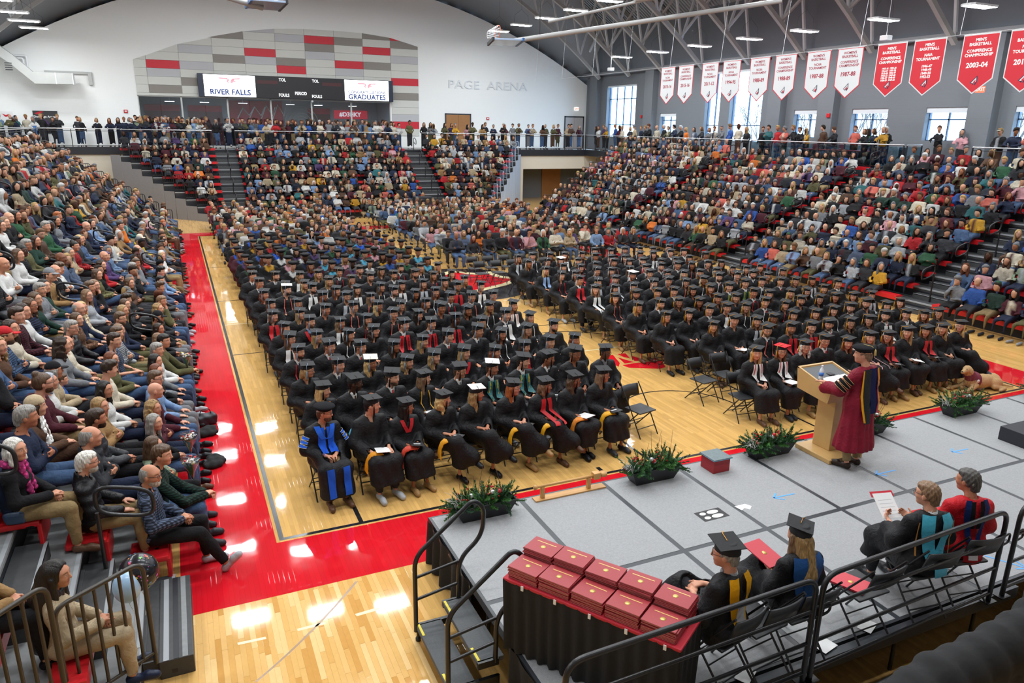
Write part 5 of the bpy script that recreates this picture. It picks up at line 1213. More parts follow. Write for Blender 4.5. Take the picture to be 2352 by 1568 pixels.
def planter(x, y, rz, seed, label, frost=True, s=1.0):
    r = random.Random(seed); o = empty('planter', (x, y, SZ), rz); tag(o, label, 'planter', 'evergreen planters')
    lo = [(-.30, -.09), (.30, -.09), (.30, .09), (-.30, .09)]; hi = [(-.40, -.135), (.40, -.135), (.40, .135), (-.40, .135)]
    v = [(a, c, 0) for a, c in lo] + [(a, c, .2) for a, c in hi] + [(a*.95, c*.9, .2) for a, c in hi] + [(a*.92, c*.85, .15) for a, c in hi]
    f = [(3, 2, 1, 0)]
    for k in range(3):
        for i in range(4): f.append((4*k+i, 4*k+(i+1) % 4, 4*k+4+(i+1) % 4, 4*k+4+i))
    f.append((12, 13, 14, 15)); MB().add(v, f).build('trough', M_pot, o)
    for gi in range(3):
        m = MB()
        for i in range(34):
            sp2 = sprig_mesh(seed*100 + gi*30 + i, r.uniform(.16, .30)); px_, py_ = r.uniform(-.36, .36), r.uniform(-.10, .10)
            Mx = Matrix.Translation((px_, py_, .14 + .06*r.random())) @ Matrix.Rotation(px_*2.6 + r.uniform(-.8, .8), 4, 'Y') @ Matrix.Rotation(-py_*8 + r.uniform(-.9, .9), 4, 'X') @ Matrix.Rotation(r.random()*6.28, 4, 'Z')
            m.add([Mx @ Vector(q) for q in sp2.v], sp2.f, False)
        g = m.build('evergreen_sprays', M_plant[gi], o); g['kind'] = 'stuff'
    m = MB()
    for i in range(7):
        a = Vector((r.uniform(-.3, .3), r.uniform(-.08, .08), .2)); m.tube([a, a + Vector((r.uniform(-.15, .15), r.uniform(-.1, .1), r.uniform(.3, .5)))], [.004, .002], 4)
    m.build('twigs', M_twig, o)['kind'] = 'stuff'
    m = MB()
    for i in range(26):
        cx_ = (-.28, .12)[i % 2]; c = Vector((cx_ + r.uniform(-.08, .08), r.uniform(-.10, .02), .28 + r.uniform(-.04, .12))); m.lathe([(.001, -.012), (.009, -.008), (.012, 0), (.009, .008), (.001, .012)], 6, Matrix.Translation(c))
    m.build('red_berries', M_berry, o)['kind'] = 'stuff'
    for i in range(3):
        c = Vector((r.uniform(-.25, .25), -.08, .30 + .05*r.random())); MB().lathe([(.001, -.03), (.022, -.02), (.03, 0), (.022, .02), (.001, .03)], 10, Matrix.Translation(c)).build('bauble', (mat('silver_bauble', (.6, .6, .62), .25, metal=.6), M_berry)[i % 2], o)
    if frost:
        m = MB()
        for i in range(24):
            a = Vector((-.34 + r.uniform(-.05, .06), r.uniform(-.1, .1), .2)); q = a + Vector((r.uniform(-.16, .02), r.uniform(-.12, .08), r.uniform(-.02, .22))); m.tube([a, (a+q)/2 + Vector((0, 0, .04)), q], [.004, .003, .002], 4)
        m.build('frosted_twigs', M_frost, o)['kind'] = 'stuff'
    return o
for i, (x, lab) in enumerate(((2.22, 'black planter of evergreens with red berries at the stage corner by the steps'), (4.70, 'black planter of evergreens between the wooden mace stand and the red box'), (6.77, 'black planter of evergreens left of the lectern'), (8.75, 'black planter of evergreens hidden partly behind the speaker'), (11.02, 'black planter of evergreens in front of the lying dog'), (13.3, 'black planter of evergreens at the far right stage edge'))):
    planter(x, -1.46, .0, 7+i, lab)

# ---------------------------------------------------------------- red box, mace on its stand, riser block
rb = empty('step_stool', (5.72, -1.53, SZ), .0); tag(rb, 'small red box stool with slate-blue top near stage front', 'stool')
MB().bevbox((-.14, -.14, 0), (.14, .14, .2), .006).build('body', mat('red_box', (.33, .018, .025), .6), rb); MB().bevbox((-.16, -.16, .2), (.16, .16, .216), .006).build('top', mat('slate_top', (.15, .19, .20), .7, noise=(30, .3)), rb); MB().box((-.162, -.162, .197), (.162, .162, .203)).build('rim', mat('blue_rim', (.12, .38, .55), .5), rb)
M_mace = mat('honey_oak', (.55, .29, .09), .4, noise=(9, .15))
ms = empty('mace_stand', (3.47, -1.38, SZ)); tag(ms, 'long honey oak stand holding the ceremonial mace at stage front', 'stand')
MB().bevbox((-.52, -.06, 0), (.52, .06, .02), .004).build('base', M_mace, ms)
for x in (-.40, .28): MB().bevbox((x-.025, -.025, .02), (x+.025, .025, .17), .006).build('post', M_mace, ms)
mc = empty('ceremonial_mace', (3.47, -1.38, SZ+.185)); tag(mc, 'wooden ceremonial mace lying on its oak stand', 'mace')
MR = Matrix.Rotation(math.pi/2, 4, 'Y')
MB().lathe([(.016, -.50), (.018, 0), (.02, .36)], 12, MR).build('shaft', M_mace, mc); MB().lathe([(.005, -.53), (.03, -.525), (.034, -.50), (.02, -.475)], 12, MR).build('knob', M_mace, mc); MB().bevbox((.34, -.045, -.045), (.44, .045, .045), .012).build('block_head', M_mace, mc); MB().lathe([(.05, -.025), (.055, 0), (.05, .025)], 16, Matrix.Translation((.50, 0, 0))).build('disc_head', M_mace, mc)
o = MB().bevbox((10.55, -3.4, SZ), (12.6, -2.42, SZ+.22), .006).build('riser_block', mat('navy_riser', (.016, .018, .026), .6)); tag(o, 'low dark riser block at the right of the stage', 'riser')
# tape arrows, marker sheet, torn paper and leaflets on the deck
M_tape = mat('blue_tape', (.10, .38, .85), .6)
def arrow(x0, y0, x1, y1, lab):
    a, c = Vector((x0, y0, 0)), Vector((x1, y1, 0)); d = (c-a).normalized(); n = Vector((-d.y, d.x, 0)); L_ = (c-a).length; m = MB()
    for p, q in ((a, c), (c, c - d*.11 + n*.09), (c, c - d*.11 - n*.09)):
        dd = (q-p).normalized(); nn = Vector((-dd.y, dd.x, 0))*.011; m.prism([((p+nn).x, (p+nn).y), ((p-nn).x, (p-nn).y), ((q-nn).x, (q-nn).y), ((q+nn).x, (q+nn).y)], SZ+.0005, SZ+.0025)
    tag(m.build('tape_arrow', M_tape), lab, 'tape mark', 'blue tape arrows on the stage')
arrow(6.21, -2.54, 5.87, -2.52, 'blue tape arrow on the deck nearest the footprint sheet'); arrow(8.07, -2.57, 7.70, -2.56, "blue tape arrow on the deck just behind the speaker's shoes"); arrow(9.74, -2.49, 9.41, -2.47, 'blue tape arrow on the deck far right of the lectern'); arrow(7.12, -4.50, 7.32, -4.86, 'blue tape arrow on the deck beside the red-robed man')
fs_ = empty('footprint_sheet', (4.84, -2.55, SZ+.001)); tag(fs_, 'black marker sheet with white shoe prints on the deck', 'marker sheet')
MB().box((-.19, -.11, 0), (.19, .11, .0015)).build('sheet', mat('black_sheet', (.02, .02, .022), .6), fs_)
for s_ in (-1, 1):
    for cx_, rx, ry in ((-.10, .045, .035), (.05, .085, .045)): MB().prism([(cx_ + rx*math.cos(a), s_*.05 + ry*.9*math.sin(a)) for a in np.linspace(0, 6.283, 17)[:-1]], .0016, .0024).build('shoe_print', M_paper, fs_)
o = MB().prism([(5.24, -2.50), (5.41, -2.50), (5.45, -2.58), (5.37, -2.64), (5.33, -2.58), (5.26, -2.62)], SZ+.0005, SZ+.002).build('torn_paper', M_paper); tag(o, 'torn white paper arrow lying on the deck seam', 'paper')

# ---------------------------------------------------------------- table of diploma covers
ta = math.atan2(-1.29, .81); tb = empty('skirted_table', (2.14, -4.30, SZ), ta); tag(tb, 'narrow table with red top and long black pleated skirt', 'table')
TL, TW, TH = .83, .27, .75
MB().bevbox((-TL, -TW, TH-.03), (TL, TW, TH), .012).build('top', mat('red_cloth', (.50, .012, .03), .6), tb)
skirt([(-TL, TW), (TL, TW), (TL, -TW), (-TL, -TW), (-TL, TW)], .01, TH-.012, .022, .13).build('skirt', M_skirt, tb)
for sx in (-1, 1):
    for sy in (-1, 1): MB().tube([(sx*(TL-.1), sy*(TW-.08), 0), (sx*(TL-.1), sy*(TW-.08), TH-.03)], .014, 6).build('leg', M_blackm, tb)
for i in range(5): MB().box((-TL+.2+i*.33, -TW-.012, TH-.05), (-TL+.225+i*.33, -TW-.004, TH-.005)).build('clip', M_paper, tb)
M_dip = mat('diploma_red', (.34, .022, .03), .45, noise=(60, .1)); M_gold = mat('gold_foil', (.75, .52, .16), .35, metal=.4)
cov = MB().bevbox((-.148, -.112, 0), (.148, .112, .0125), .003).mesh('diploma_cover', M_dip)
pg = MB().box((-.144, -.1125, .004), (.144, -.108, .0085)).mesh('page_edge', mat('page_edge', (.45, .18, .17), .7))
seal = MB().lathe([(.001, .0126), (.020, .0126), (.024, .0132), (.024, .0134), (.001, .0136)], 20).mesh('seal', M_gold); line = MB().box((-.10, .052, .0126), (.10, .060, .0134)).mesh('title_line', M_gold)
Mt = Matrix.Translation((2.14, -4.30, SZ+TH+.001)) @ Matrix.Rotation(ta, 4, 'Z')
for row in range(2):
    for c in range(5):
        n = (9, 14)[row] + (0, 1, 0, 1, 0)[c]
        for k in range(n):
            q = Mt @ Vector((-.645 + .318*c + R.uniform(-.006, .006), (-.128, .118)[row] + R.uniform(-.006, .006), .0128*k))
            o = link('diploma_cover', cov, None, q, ta + R.uniform(-.03, .03))
            tag(o, 'red diploma cover, %s from bottom of %s stack, %s row' % (('first second third fourth fifth sixth seventh eighth ninth tenth eleventh twelfth thirteenth fourteenth fifteenth'.split())[k], ordn[c], ('lower front', 'taller rear')[row]), 'diploma cover', 'stacked diploma covers')
            if k == n-1: link('seal', seal, o, (0, -.01, 0)); link('title_line', line, o)
            link('page_edge', pg, o)
# ================================================================ SCOREBOARD, BANNERS, HOOPS, DUCT, SIGNS
sb = empty('scoreboard', (7.5, YF-.35, 7.47)); tag(sb, 'wide black scoreboard with two white video screens above the lobby glazing', 'scoreboard')
M_led = mat('led_white', (.9, .9, .9), .4, emit=((.93, .96, 1.0), 2.2)); M_ink = mat('led_navy', (.01, .03, .12), .5, emit=((.01, .03, .14), .5)); M_pink = mat('led_pink', (.8, .25, .3), .5, emit=((.9, .30, .36), .42)); M_sbk = mat('scoreboard_black', (.008, .007, .012), .4); M_wtxt = mat('white_legend', (.8, .8, .8), .5, emit=((1, 1, 1), .35)); M_navyc = mat('scoreboard_side', (.01, .02, .05), .3)
MB().bevbox((-6.35, -.12, -.70), (6.35, .3, .70), .02).build('cabinet', M_sbk, sb)
for i, (x0, x1) in enumerate(((-6.0, -2.88), (2.95, 6.02))):
    sc_ = MB().box((x0, -.14, -.66), (x1, -.122, .66)).build('video_screen', M_led, sb); xc = (x0+x1)/2
    def wmark(s_):                                     # winged RF mark, drawn as strokes
        for poly in ([(-1.0, .30), (-.25, .30), (.0, .16), (-.12, .05), (.05, -.20), (-.28, .06), (-.16, .16), (-.38, .20), (-.80, .20)], [(.12, .16), (.25, .26), (.98, .30), (.80, .20), (.42, .19), (.36, .12), (.58, .12), (.46, .04), (.28, .04), (.20, -.10), (.06, -.02)]):
            v = [(xc + a*.72, -.1425, .22 + c*.9) for a, c in poly]; MB().add(v, [tuple(range(len(v)))]).build('wing_stroke', M_pink, sc_)
    wmark(1)
    if i == 0: text('lettering', 'RIVER FALLS', .46, M_ink, sb, face_mat((7.5+xc, YF-.35-.145, 7.47-.40), '-y'), .002, bold=.016); text('lettering', 'UNIVERSITY OF WISCONSIN', .12, mat('led_grey', (.3, .3, .4), .5, emit=((.5, .5, .6), .8)), sb, face_mat((7.5+xc, YF-.35-.145, 7.47-.12), '-y'), .002)
    else: text('lettering', 'GRADUATES', .46, M_ink, sb, face_mat((7.5+xc, YF-.35-.145, 7.47-.45), '-y'), .002, bold=.016); text('lettering', 'CONGRATULATIONS', .27, M_ink, sb, face_mat((7.5+xc, YF-.35-.145, 7.47-.13), '-y'), .002, bold=.008)
for body, dx, dz in (('TOL', -1.15, .48), ('TOL', 1.0, .48), ('FOULS', -1.1, -.48), ('PERIOD', 0, -.34), ('FOULS', 1.05, -.5)): text('legend', body, .27, M_wtxt, sb, face_mat((7.5+dx, YF-.35-.125, 7.47+dz), '-y'), .003, bold=.008, width=.85)
for s_ in (-1, 1): MB().box((s_*6.2-.14, -.13, -.69), (s_*6.2+.14, -.118, .69)).build('side_strip', M_navyc, sb)
for dx in (-2.1, 2.1): MB().box((dx-.65, -.125, .2), (dx+.65, -.119, .42)).build('dim_digits', mat('dim_red', (.06, .008, .012), .4), sb)
MB().lathe([(.001, -.09), (.07, -.05), (.09, 0), (.07, .05), (.001, .09)], 10, Matrix.Translation((.75, .05, -.80))).build('dome_camera', M_house, sb)

# banners of the window side
M_bw = mat('banner_white', (.62, .64, .66), .7); M_br = mat('banner_red', (.55, .015, .03), .65); M_tr = mat('banner_red_text', (.33, .008, .035), .7); M_tw = mat('banner_white_text', (.85, .85, .85), .7); M_nv = mat('banner_navy', (.012, .02, .06), .6)
BX = 24.0
ban = [(25.72, 'w', "WOMEN'S\nBASKETBALL", 'NCAA\nTOURNAMENT', '2015-16'), (24.16, 'w', "WOMEN'S\nBASKETBALL", 'CONFERENCE\nCHAMPIONSHIP', '2015-16'), (22.22, 'w', "WOMEN'S\nBASKETBALL", 'NCAA\nTOURNAMENT', '2011-12'), (20.64, 'w', "WOMEN'S\nBASKETBALL", 'NCAA\nTOURNAMENT', '1994-95'), (18.74, 'w', "WOMEN'S\nBASKETBALL", 'NCAA\nTOURNAMENT', '1988-89'), (17.15, 'w', "WOMEN'S\nBASKETBALL", 'CONFERENCE\nCHAMPIONSHIP', '1988-89'), (15.31, 'w', "WOMEN'S\nBASKETBALL", 'NCAA\nTOURNAMENT', '1987-88'), (13.71, 'w', "WOMEN'S\nBASKETBALL", 'CONFERENCE\nCHAMPIONSHIP', '1987-88'),
       (11.82, 'r', "MEN'S\nBASKETBALL", 'CONFERENCE\nCHAMPIONSHIP', '1915-16  1929-30\n1916-17  1935-36\n1919-20  1946-47\n1922-23  1947-48\n1926-27  1948-49\n1928-29  1949-50'), (10.27, 'r', "MEN'S\nBASKETBALL", 'NAIA\nTOURNAMENT', '1946-47\n1948-49\n1949-50\n1952-53'), (8.41, 'r', "MEN'S\nBASKETBALL", 'CONFERENCE\nCHAMPIONSHIP', '2003-04'), (6.82, 'r', "MEN'S\nBASKETBALL", 'NCAA\nTOURNAMENT', '2015-16')]
bw_ = .625
bposts = [(-bw_, 0), (-bw_, -1.42), (0, -1.89), (bw_, -1.42), (bw_, 0)]
bin_ = [(-bw_+.035, -.03), (-bw_+.035, -1.40), (0, -1.845), (bw_-.035, -1.40), (bw_-.035, -.03)]
for i, (y, kind, t1, t2, t3) in enumerate(ban):
    Mb = face_mat((BX, y, 8.39), '-x'); o = empty('championship_banner', (0, 0, 0)); o.matrix_world = Mb; bpy.context.view_layer.update()
    yr = t3.split('\n')[0].split('  ')[0]; tag(o, '%s pointed banner for %s %s, %s' % ({'w': 'white', 'r': 'red'}[kind], ('women', 'men')[kind == 'r'], t2.split('\n')[0].lower() if t2[0] != 'N' else t2.split('\n')[0] + ' tournament', 'dated ' + yr if kind == 'w' or i != 8 else 'with two columns of years'), 'banner', 'basketball banners')
    f1, f2, tm = (M_br, M_bw, M_tr) if kind == 'w' else (M_bw, M_br, M_tw)
    p_ = MB(); n = len(bposts)
    MB().prism(bposts, -.008, 0).build('border', f1, o); MB().prism(bin_, -.0075, .0015).build('field', f2, o)
    MB().tube([(-bw_, 0, -.004), (bw_, 0, -.004)], .014, 6).build('hanging_rod', M_house, o)
    def tx(body, size, yy, sp=.95, bold=0):
        cu = bpy.data.curves.new('lettering', 'FONT'); cu.body = body; cu.size = size; cu.align_x = 'CENTER'; cu.align_y = 'TOP'; cu.space_line = sp; cu.offset = bold; cu.resolution_u = 2; cu.extrude = .001; cu.materials.append(tm)
        q = bpy.data.objects.new('lettering', cu); COL.objects.link(q); q.parent = o; q.location = (0, yy, .0032)
    b_ = .004 if kind == 'r' else .0025
    tx(t1, .135, -.11, 1.0, b_); tx(t2, .135, -.45, 1.0, b_)
    if '\n' in t3: tx(t3, .125 if len(t3) < 40 else .088, -.83, .95, b_)
    else: tx(t3, .225, -.86, 1, b_+.003)
    # winged emblem near the point
    for poly, m in (([(-.13, -1.53), (.10, -1.30), (.12, -1.50), (.05, -1.62), (.02, -1.56), (-.03, -1.60), (-.05, -1.56)], M_nv), ([(-.09, -1.53), (.07, -1.36), (.085, -1.49), (.02, -1.55), (-.03, -1.54)], M_bw), ([(-.03, -1.52), (.055, -1.43), (.06, -1.51), (.03, -1.59), (.0, -1.54)], M_br)):
        z = {M_nv: .0035, M_bw: .0042, M_br: .0049}[m]; MB().add([(a, c, z) for a, c in poly], [tuple(range(len(poly)))]).build('emblem', m, o)
cb_ = MB().tube([(BX, 38, 8.42), (BX, -6, 8.42)], .012, 6).build('banner_cable', M_silver); tag(cb_, 'steel cable from which the banners hang', 'cable')
for y in truss_y[:12]: MB().tube([(BX, y, 8.42), (BX + .3, y, chord(BX+.3)-.05)], .008, 5).build('dropper', M_silver, cb_)

M_mast = mat('mast_steel', (.36, .36, .36), .4)
# two retracted basketball backstops
def hoop_unit(label, mast0, mast1, board_c, bdir, rim_c):
    o = empty('basketball_hoop', board_c); tag(o, label, 'basketball hoop'); B = Vector(board_c)
    def rel(p): return tuple(Vector(p) - B)
    MB().tube([rel(mast0), rel(mast1)], .085, 10).build('mast', M_mast, o)
    d = (Vector(mast0) - Vector(mast1)).normalized(); MB().tube([tuple(Vector(rel(mast1)) + d*1.2 + Vector((0, 0, .45))), tuple(Vector(rel(mast0))*.8 + Vector((0, 0, .9)))], .05, 8).build('brace_tube', M_mast, o)
    X = Vector(bdir).normalized(); Y = Vector((-X.y, X.x, 0)); Zb = Vector((0, 0, 1))
    Mb = Matrix(((X.x, Y.x, 0, 0), (X.y, Y.y, 0, 0), (0, 0, 1, 0), (0, 0, 0, 1)))
    MB().bevbox((-.53, -.9, -.03), (.53, .9, .03), .01, Mb).build('backboard', mat('backboard_glass', (.35, .45, .62), .15), o)
    for q in ((-.55, -.92, -.05, -.48, .92, .06), (.48, -.92, -.05, .55, .92, .06)): MB().box(q[:3], q[3:], Mb).build('board_frame', M_blue if q[0] > 0 else M_fascia, o)
    rc = Vector(rim_c) - B
    MB().tube([rc + Vector((.03*math.sin(a), .229*math.cos(a), .229*math.sin(a)+.30)) for a in np.linspace(0, 6.283, 25)[:-1]], .012, 6, closed=True).build('rim', mat('rim_orange', (.75, .12, .03), .4), o)
    m = MB(); sgn = -1 if X.x > 0 else 1
    for k in range(12):
        a = 6.283*k/12; p = rc + Vector((0, .229*math.cos(a), .229*math.sin(a)+.30)); q = rc + Vector((sgn*.36, .12*math.cos(a+.4), .12*math.sin(a+.4)+.20)); q2 = rc + Vector((sgn*.36, .12*math.cos(a-.4), .12*math.sin(a-.4)+.20)); m.tube([p, q], .006, 4); m.tube([p, q2], .006, 4)
    m.build('net', M_paper, o)
    MB().tube([tuple(Vector(rel(mast1)) + d*.9), tuple(Vector(rel(mast1)) + d*.9 + Vector((0, 0, 5.5)))], .02, 6).build('hoist_strap', M_blackm, o)
hoop_unit('folded basketball hoop hanging near the middle of the far wall', (19.5, 13.0, 9.65), (10.55, 16.2, 8.1), (10.25, 16.3, 8.05), (1, -.3, 0), (9.95, 16.3, 8.05))
hoop_unit('folded basketball hoop hanging at the upper edge above the feature wall', (-3.5, 15.5, 9.7), (2.25, 17.0, 8.65), (2.35, 17.0, 8.75), (-1, 0, 0), (2.55, 17.0, 8.95))
# mast carriage pipe above the right hoop
o = MB().tube([(14.0, 14.0, 9.4), (19.8, 12.9, 10.3)], .10, 10).build('carriage_pipe', M_mast); tag(o, 'thick steel carriage pipe above the right folded hoop', 'pipe')
for i in range(3): MB().bevbox((15.6+.3*i, 13.5, 9.75), (15.8+.3*i, 13.8, 10.0), .02).build('motor', M_blackm, o)

# ventilation duct in the far left corner
M_duct = mat('duct_steel', (.46, .47, .46), .5, noise=(2, .1))
du = empty('air_duct', (-7.0, 43.3, 7.5)); tag(du, 'large angular air duct along the far left wall', 'duct')
prof = [(-3.1, 1.55), (-2.1, 1.4), (-1.5, .9), (-.6, .0), (1.35, .0)]
for i, ((x0, z0), (x1, z1)) in enumerate(zip(prof[:-1], prof[1:])):
    MB().add([(x0, -.35, z0-.32), (x0, .5, z0-.32), (x0, .5, z0+.32), (x0, -.35, z0+.32), (x1, -.35, z1-.3), (x1, .5, z1-.3), (x1, .5, z1+.3), (x1, -.35, z1+.3)], [(0, 1, 2, 3), (7, 6, 5, 4), (0, 4, 5, 1), (1, 5, 6, 2), (2, 6, 7, 3), (3, 7, 4, 0)]).build('duct_section', M_duct, du)
for x in (.5, 1.36): MB().box((x-.02, -.37, -.32), (x+.02, .52, .32)).build('flange', M_house, du)
for k in range(4): MB().box((-1.9, -.37, .35+.12*k), (-1.55, -.35, .40+.12*k)).build('louvre', M_trim, du)
pp = MB()
for dz, dx in ((0, 0), (.18, .18)): pp.tube(roundpath([(-9.6, 44.2, 8.6+dz*.8), (-8.15+dx, 44.2, 8.6+dz*.8), (-8.15+dx, 44.2, 7.8)], .1), .06, 8)
pq = pp.build('wall_pipes', M_house); tag(pq, 'pale paired pipes bending down beside the air duct', 'pipes')
o = MB().bevbox((-7.2, YF-.15, 7.85), (-4.95, YF-.02, 8.0), .01).build('conduit_box', M_duct); tag(o, 'long wall conduit above the air duct end', 'conduit'); MB().bevbox((-4.95, YF-.2, 7.25), (-4.75, YF-.02, 8.0), .01).build('end_bracket', M_duct, o)
# signs
pt = empty('arena_poster', (-7.5, YF-.03, 5.15)); tag(pt, 'dark poster naming the arena on the far left wall', 'poster')
MB().box((-.64, -.01, -.75), (.64, .01, .55)).build('sheet', mat('poster_black', (.03, .028, .032), .5), pt); MB().prism([(-.55, .40), (-.25, .52), (-.05, .50), (-.4, .33)], -.002, 0, Matrix.Translation((0, -.012, 0)) @ MXZ).build('red_swoosh', M_br, pt)
text('lettering', 'Don Page Arena', .17, M_tw, pt, face_mat((-7.55, YF-.047, 5.36), '-y'), .002, bold=.004)
pt = empty('wing_poster', (-9.5, YF-.03, 5.2)); tag(pt, 'white poster with small red wing mark at the far left', 'poster')
MB().box((-.35, -.01, -.6), (.35, .01, .42)).build('sheet', M_paper, pt); MB().prism([(-.2, .3), (.0, .22), (.2, .3), (.05, .12), (-.05, .12)], -.002, 0, Matrix.Translation((0, -.012, 0)) @ MXZ).build('wing_mark', M_br, pt)
for x, z, lb_ in ((-3.16, 5.77, 'small red fire alarm on the far wall left of the glazing'), (21.26, 5.78, 'small red fire alarm on the far wall right of the oak door')):
    o = MB().bevbox((x-.11, YF-.07, z-.1), (x+.11, YF-.0, z+.1), .015).build('fire_alarm', M_berry); tag(o, lb_, 'fire alarm'); MB().box((x-.06, YF-.075, z-.03), (x+.06, YF-.07, z+.05)).build('strobe', M_paper, o)
for y, z in ((36.6, 6.05), (19.4, 6.0)):
    o = MB().bevbox((XR-.07 if y > 30 else XR-.52, y-.1, z-.1), (XR if y > 30 else XR-.45, y+.1, z+.1), .015).build('fire_alarm', M_berry); tag(o, 'small red fire alarm on the window wall %s' % ('by the tall corner window' if y > 30 else 'on the pier above the crowd'), 'fire alarm')
M_exitg = mat('exit_glow', (.9, .9, .9), .5, emit=((1, .9, .85), .5)); M_exitr = mat('exit_red', (.7, .05, .02), .5, emit=((1, .1, .04), 1.2))
for loc, fc, lab in (((28.9, YF-.06, 6.66), '-y', 'pale lit exit sign above the far corner door'), ((XR-.455, 11.8, 6.95), '-x', 'red lit exit sign below the red banners')):
    o = empty('exit_sign', (0, 0, 0)); o.matrix_world = face_mat(loc, fc); bpy.context.view_layer.update(); tag(o, lab, 'exit sign')
    MB().bevbox((-.2, -.12, -.04), (.2, .12, .0), .01).build('case', M_exitg if fc == '-y' else M_exitr, o)
    cu = bpy.data.curves.new('lettering', 'FONT'); cu.body = 'EXIT'; cu.size = .19; cu.align_x = 'CENTER'; cu.align_y = 'CENTER'; cu.offset = .004; cu.extrude = .001; cu.resolution_u = 2; cu.materials.append(M_exitr if fc == '-y' else M_tw); q = bpy.data.objects.new('lettering', cu); COL.objects.link(q); q.parent = o; q.location = (0, 0, .003)
# wall-mounted detectors under the right trusses
for i, (y, z) in enumerate(((33.63, 8.75), (13.13, 8.7))):
    o = MB().bevbox((25.2, y, z), (25.5, y+.35, z+.18), .02).tube([(25.35, y+.17, z+.18), (25.35, y+.17, chord(25.35))], .012, 5).build('access_point', M_house); tag(o, 'white wireless box hung below the truss %s' % ('near the first white banners' if i == 0 else 'near the first red banner'), 'access point')
# press table and wheelchair behind the glass guard
pt = empty('press_table', (28.3, 17.8, ZC)); tag(pt, 'press table with black cloth behind the glass guard', 'table')
MB().bevbox((-.4, -2.4, .70), (.4, 2.4, .74), .01).build('top', mat('table_red', (.30, .02, .03), .6), pt); skirt([(-.42, -2.4), (-.42, 2.4)], .02, .72, .03).build('cloth', M_skirt, pt); MB().box((.3, -2.3, 0), (.36, 2.3, .7)).build('rear_panel', M_fascia, pt)
for i in range(4):
    o = empty('laptop', (28.25, 19.6-.8*i, ZC+.745)); tag(o, 'open dark laptop on the press table, %s from the pier' % ordn[i], 'laptop', 'press laptops'); MB().box((-.12, -.17, 0), (.12, .17, .018)).build('base', M_fascia, o); MB().box((-.15, -.17, .018), (-.135, .17, .24)).build('screen', (M_fascia, mat('maroon_lid', (.16, .02, .03), .5))[i % 2], o)
wc = empty('wheelchair', (28.35, 13.9, ZC)); tag(wc, 'dark wheelchair parked behind the glass guard', 'wheelchair')
for s_ in (-1, 1):
    MB().tube([(s_*.3, .30*math.cos(a), .30+.30*math.sin(a)) for a in np.linspace(0, 6.283, 25)[:-1]], .02, 6, closed=True).build('wheel', M_blackm, wc); MB().tube([(s_*.27, -.42 + .09*math.cos(a), .09+.09*math.sin(a)) for a in np.linspace(0, 6.283, 13)[:-1]], .015, 6, closed=True).build('caster', M_blackm, wc); MB().tube(roundpath([(s_*.25, .25, .95), (s_*.25, .2, .5), (s_*.25, -.3, .5), (s_*.25, -.42, .12)], .05), .012, 6).build('side_frame', M_silver, wc)
MB().bevbox((-.24, -.25, .48), (.24, .22, .53), .01).build('seat', M_fascia, wc); MB().bevbox((-.24, .2, .53), (.24, .24, .95), .01).build('backrest', M_fascia, wc)
# black drape over a rail close to the camera
dk = empty('rail_drape', (4.15, -6.42, .13)); tag(dk, 'thick black drape bunched over a rail at the lower right corner', 'drape')
F_ = Field(axis(-1.6, 2.2, .035), axis(-.5, .5, .035), axis(0, 2.15, .045))
F_.cone((-1.3, 0, 1.48), (-.7, 0, 1.62), .10, .14, k=.1); F_.cone((-.7, 0, 1.62), (.4, 0, 1.74), .14, .17, k=.1); F_.cone((.4, 0, 1.74), (2.0, 0, 1.85), .17, .18, k=.1)
F_.box((.5, 0, .85), (1.6, .14, .85), rad=.1, k=.1)
F_.warp(lambda P: .011*np.sin(P[..., 0]*30 + 3*np.sin(P[..., 2]*4)) + .004*np.sin(P[..., 0]*61 + P[..., 1]*30))
Vd, Fd = F_.mesh(); dd = link('cloth', np_mesh('cloth', Vd, Fd, M_skirt), dk)
# ================================================================ PEOPLE
TPL = {}
def tp(key, fn):
    if key not in TPL: TPL[key] = fn()
    return TPL[key]
def J_(kind, yaw=0.0): return tp(('J', kind, yaw), lambda: pose(kind, yaw, .06))
def nm_mesh(key, fn, name, m):
    def f():
        r = fn(); return np_mesh(name, r[0], r[1], m, True, {'face': r[2]} if len(r) > 2 else None)
    return tp(key, f)
YAWS = (-.9, -.4, .1, .5, .85)
def near_yaw(a): return min(YAWS, key=lambda v: abs(v - a))
def headM(J):
    M = Matrix.Identity(4)
    for a in range(3):
        for c in range(3): M[a][c] = J['HR'][a][c]
        M[a][3] = J['Hc'][a]
    return M
HC = {'whitebeard': 'b3aea6', 'black': '1c1815', 'darkbrown': '33241a', 'brown': '56402f', 'lightbrown': '80634a', 'blonde': 'c2a06a', 'darkblonde': '9c7d52', 'auburn': '6b3a22', 'ginger': 'a0582c', 'grey': '8f8b86', 'white': 'd4d0c8', 'silverblue': '9aa0ad', 'purple': '4a3564'}
HN = {'darkbrown': 'dark brown', 'lightbrown': 'light brown', 'darkblonde': 'dark blonde', 'silverblue': 'blue-grey'}
HTN = {'short': 'short %s hair', 'long': 'long %s hair', 'wavy': 'wavy %s hair', 'bob': 'chin-length %s hair', 'curly': 'curly %s hair', 'curlytop': 'curly-topped %s hair', 'balding': 'receding %s hair', 'bald': 'bald head', 'pony': '%s ponytail', 'bun': '%s hair bun', 'longfront': 'long %s hair'}
SKINS = ['cf9c80', 'c79275', 'd4a488', 'b67d60', 'c08c6e', 'ca9a7c', 'a06a4c', '7a4e37', '4f3223', 'd09f86']
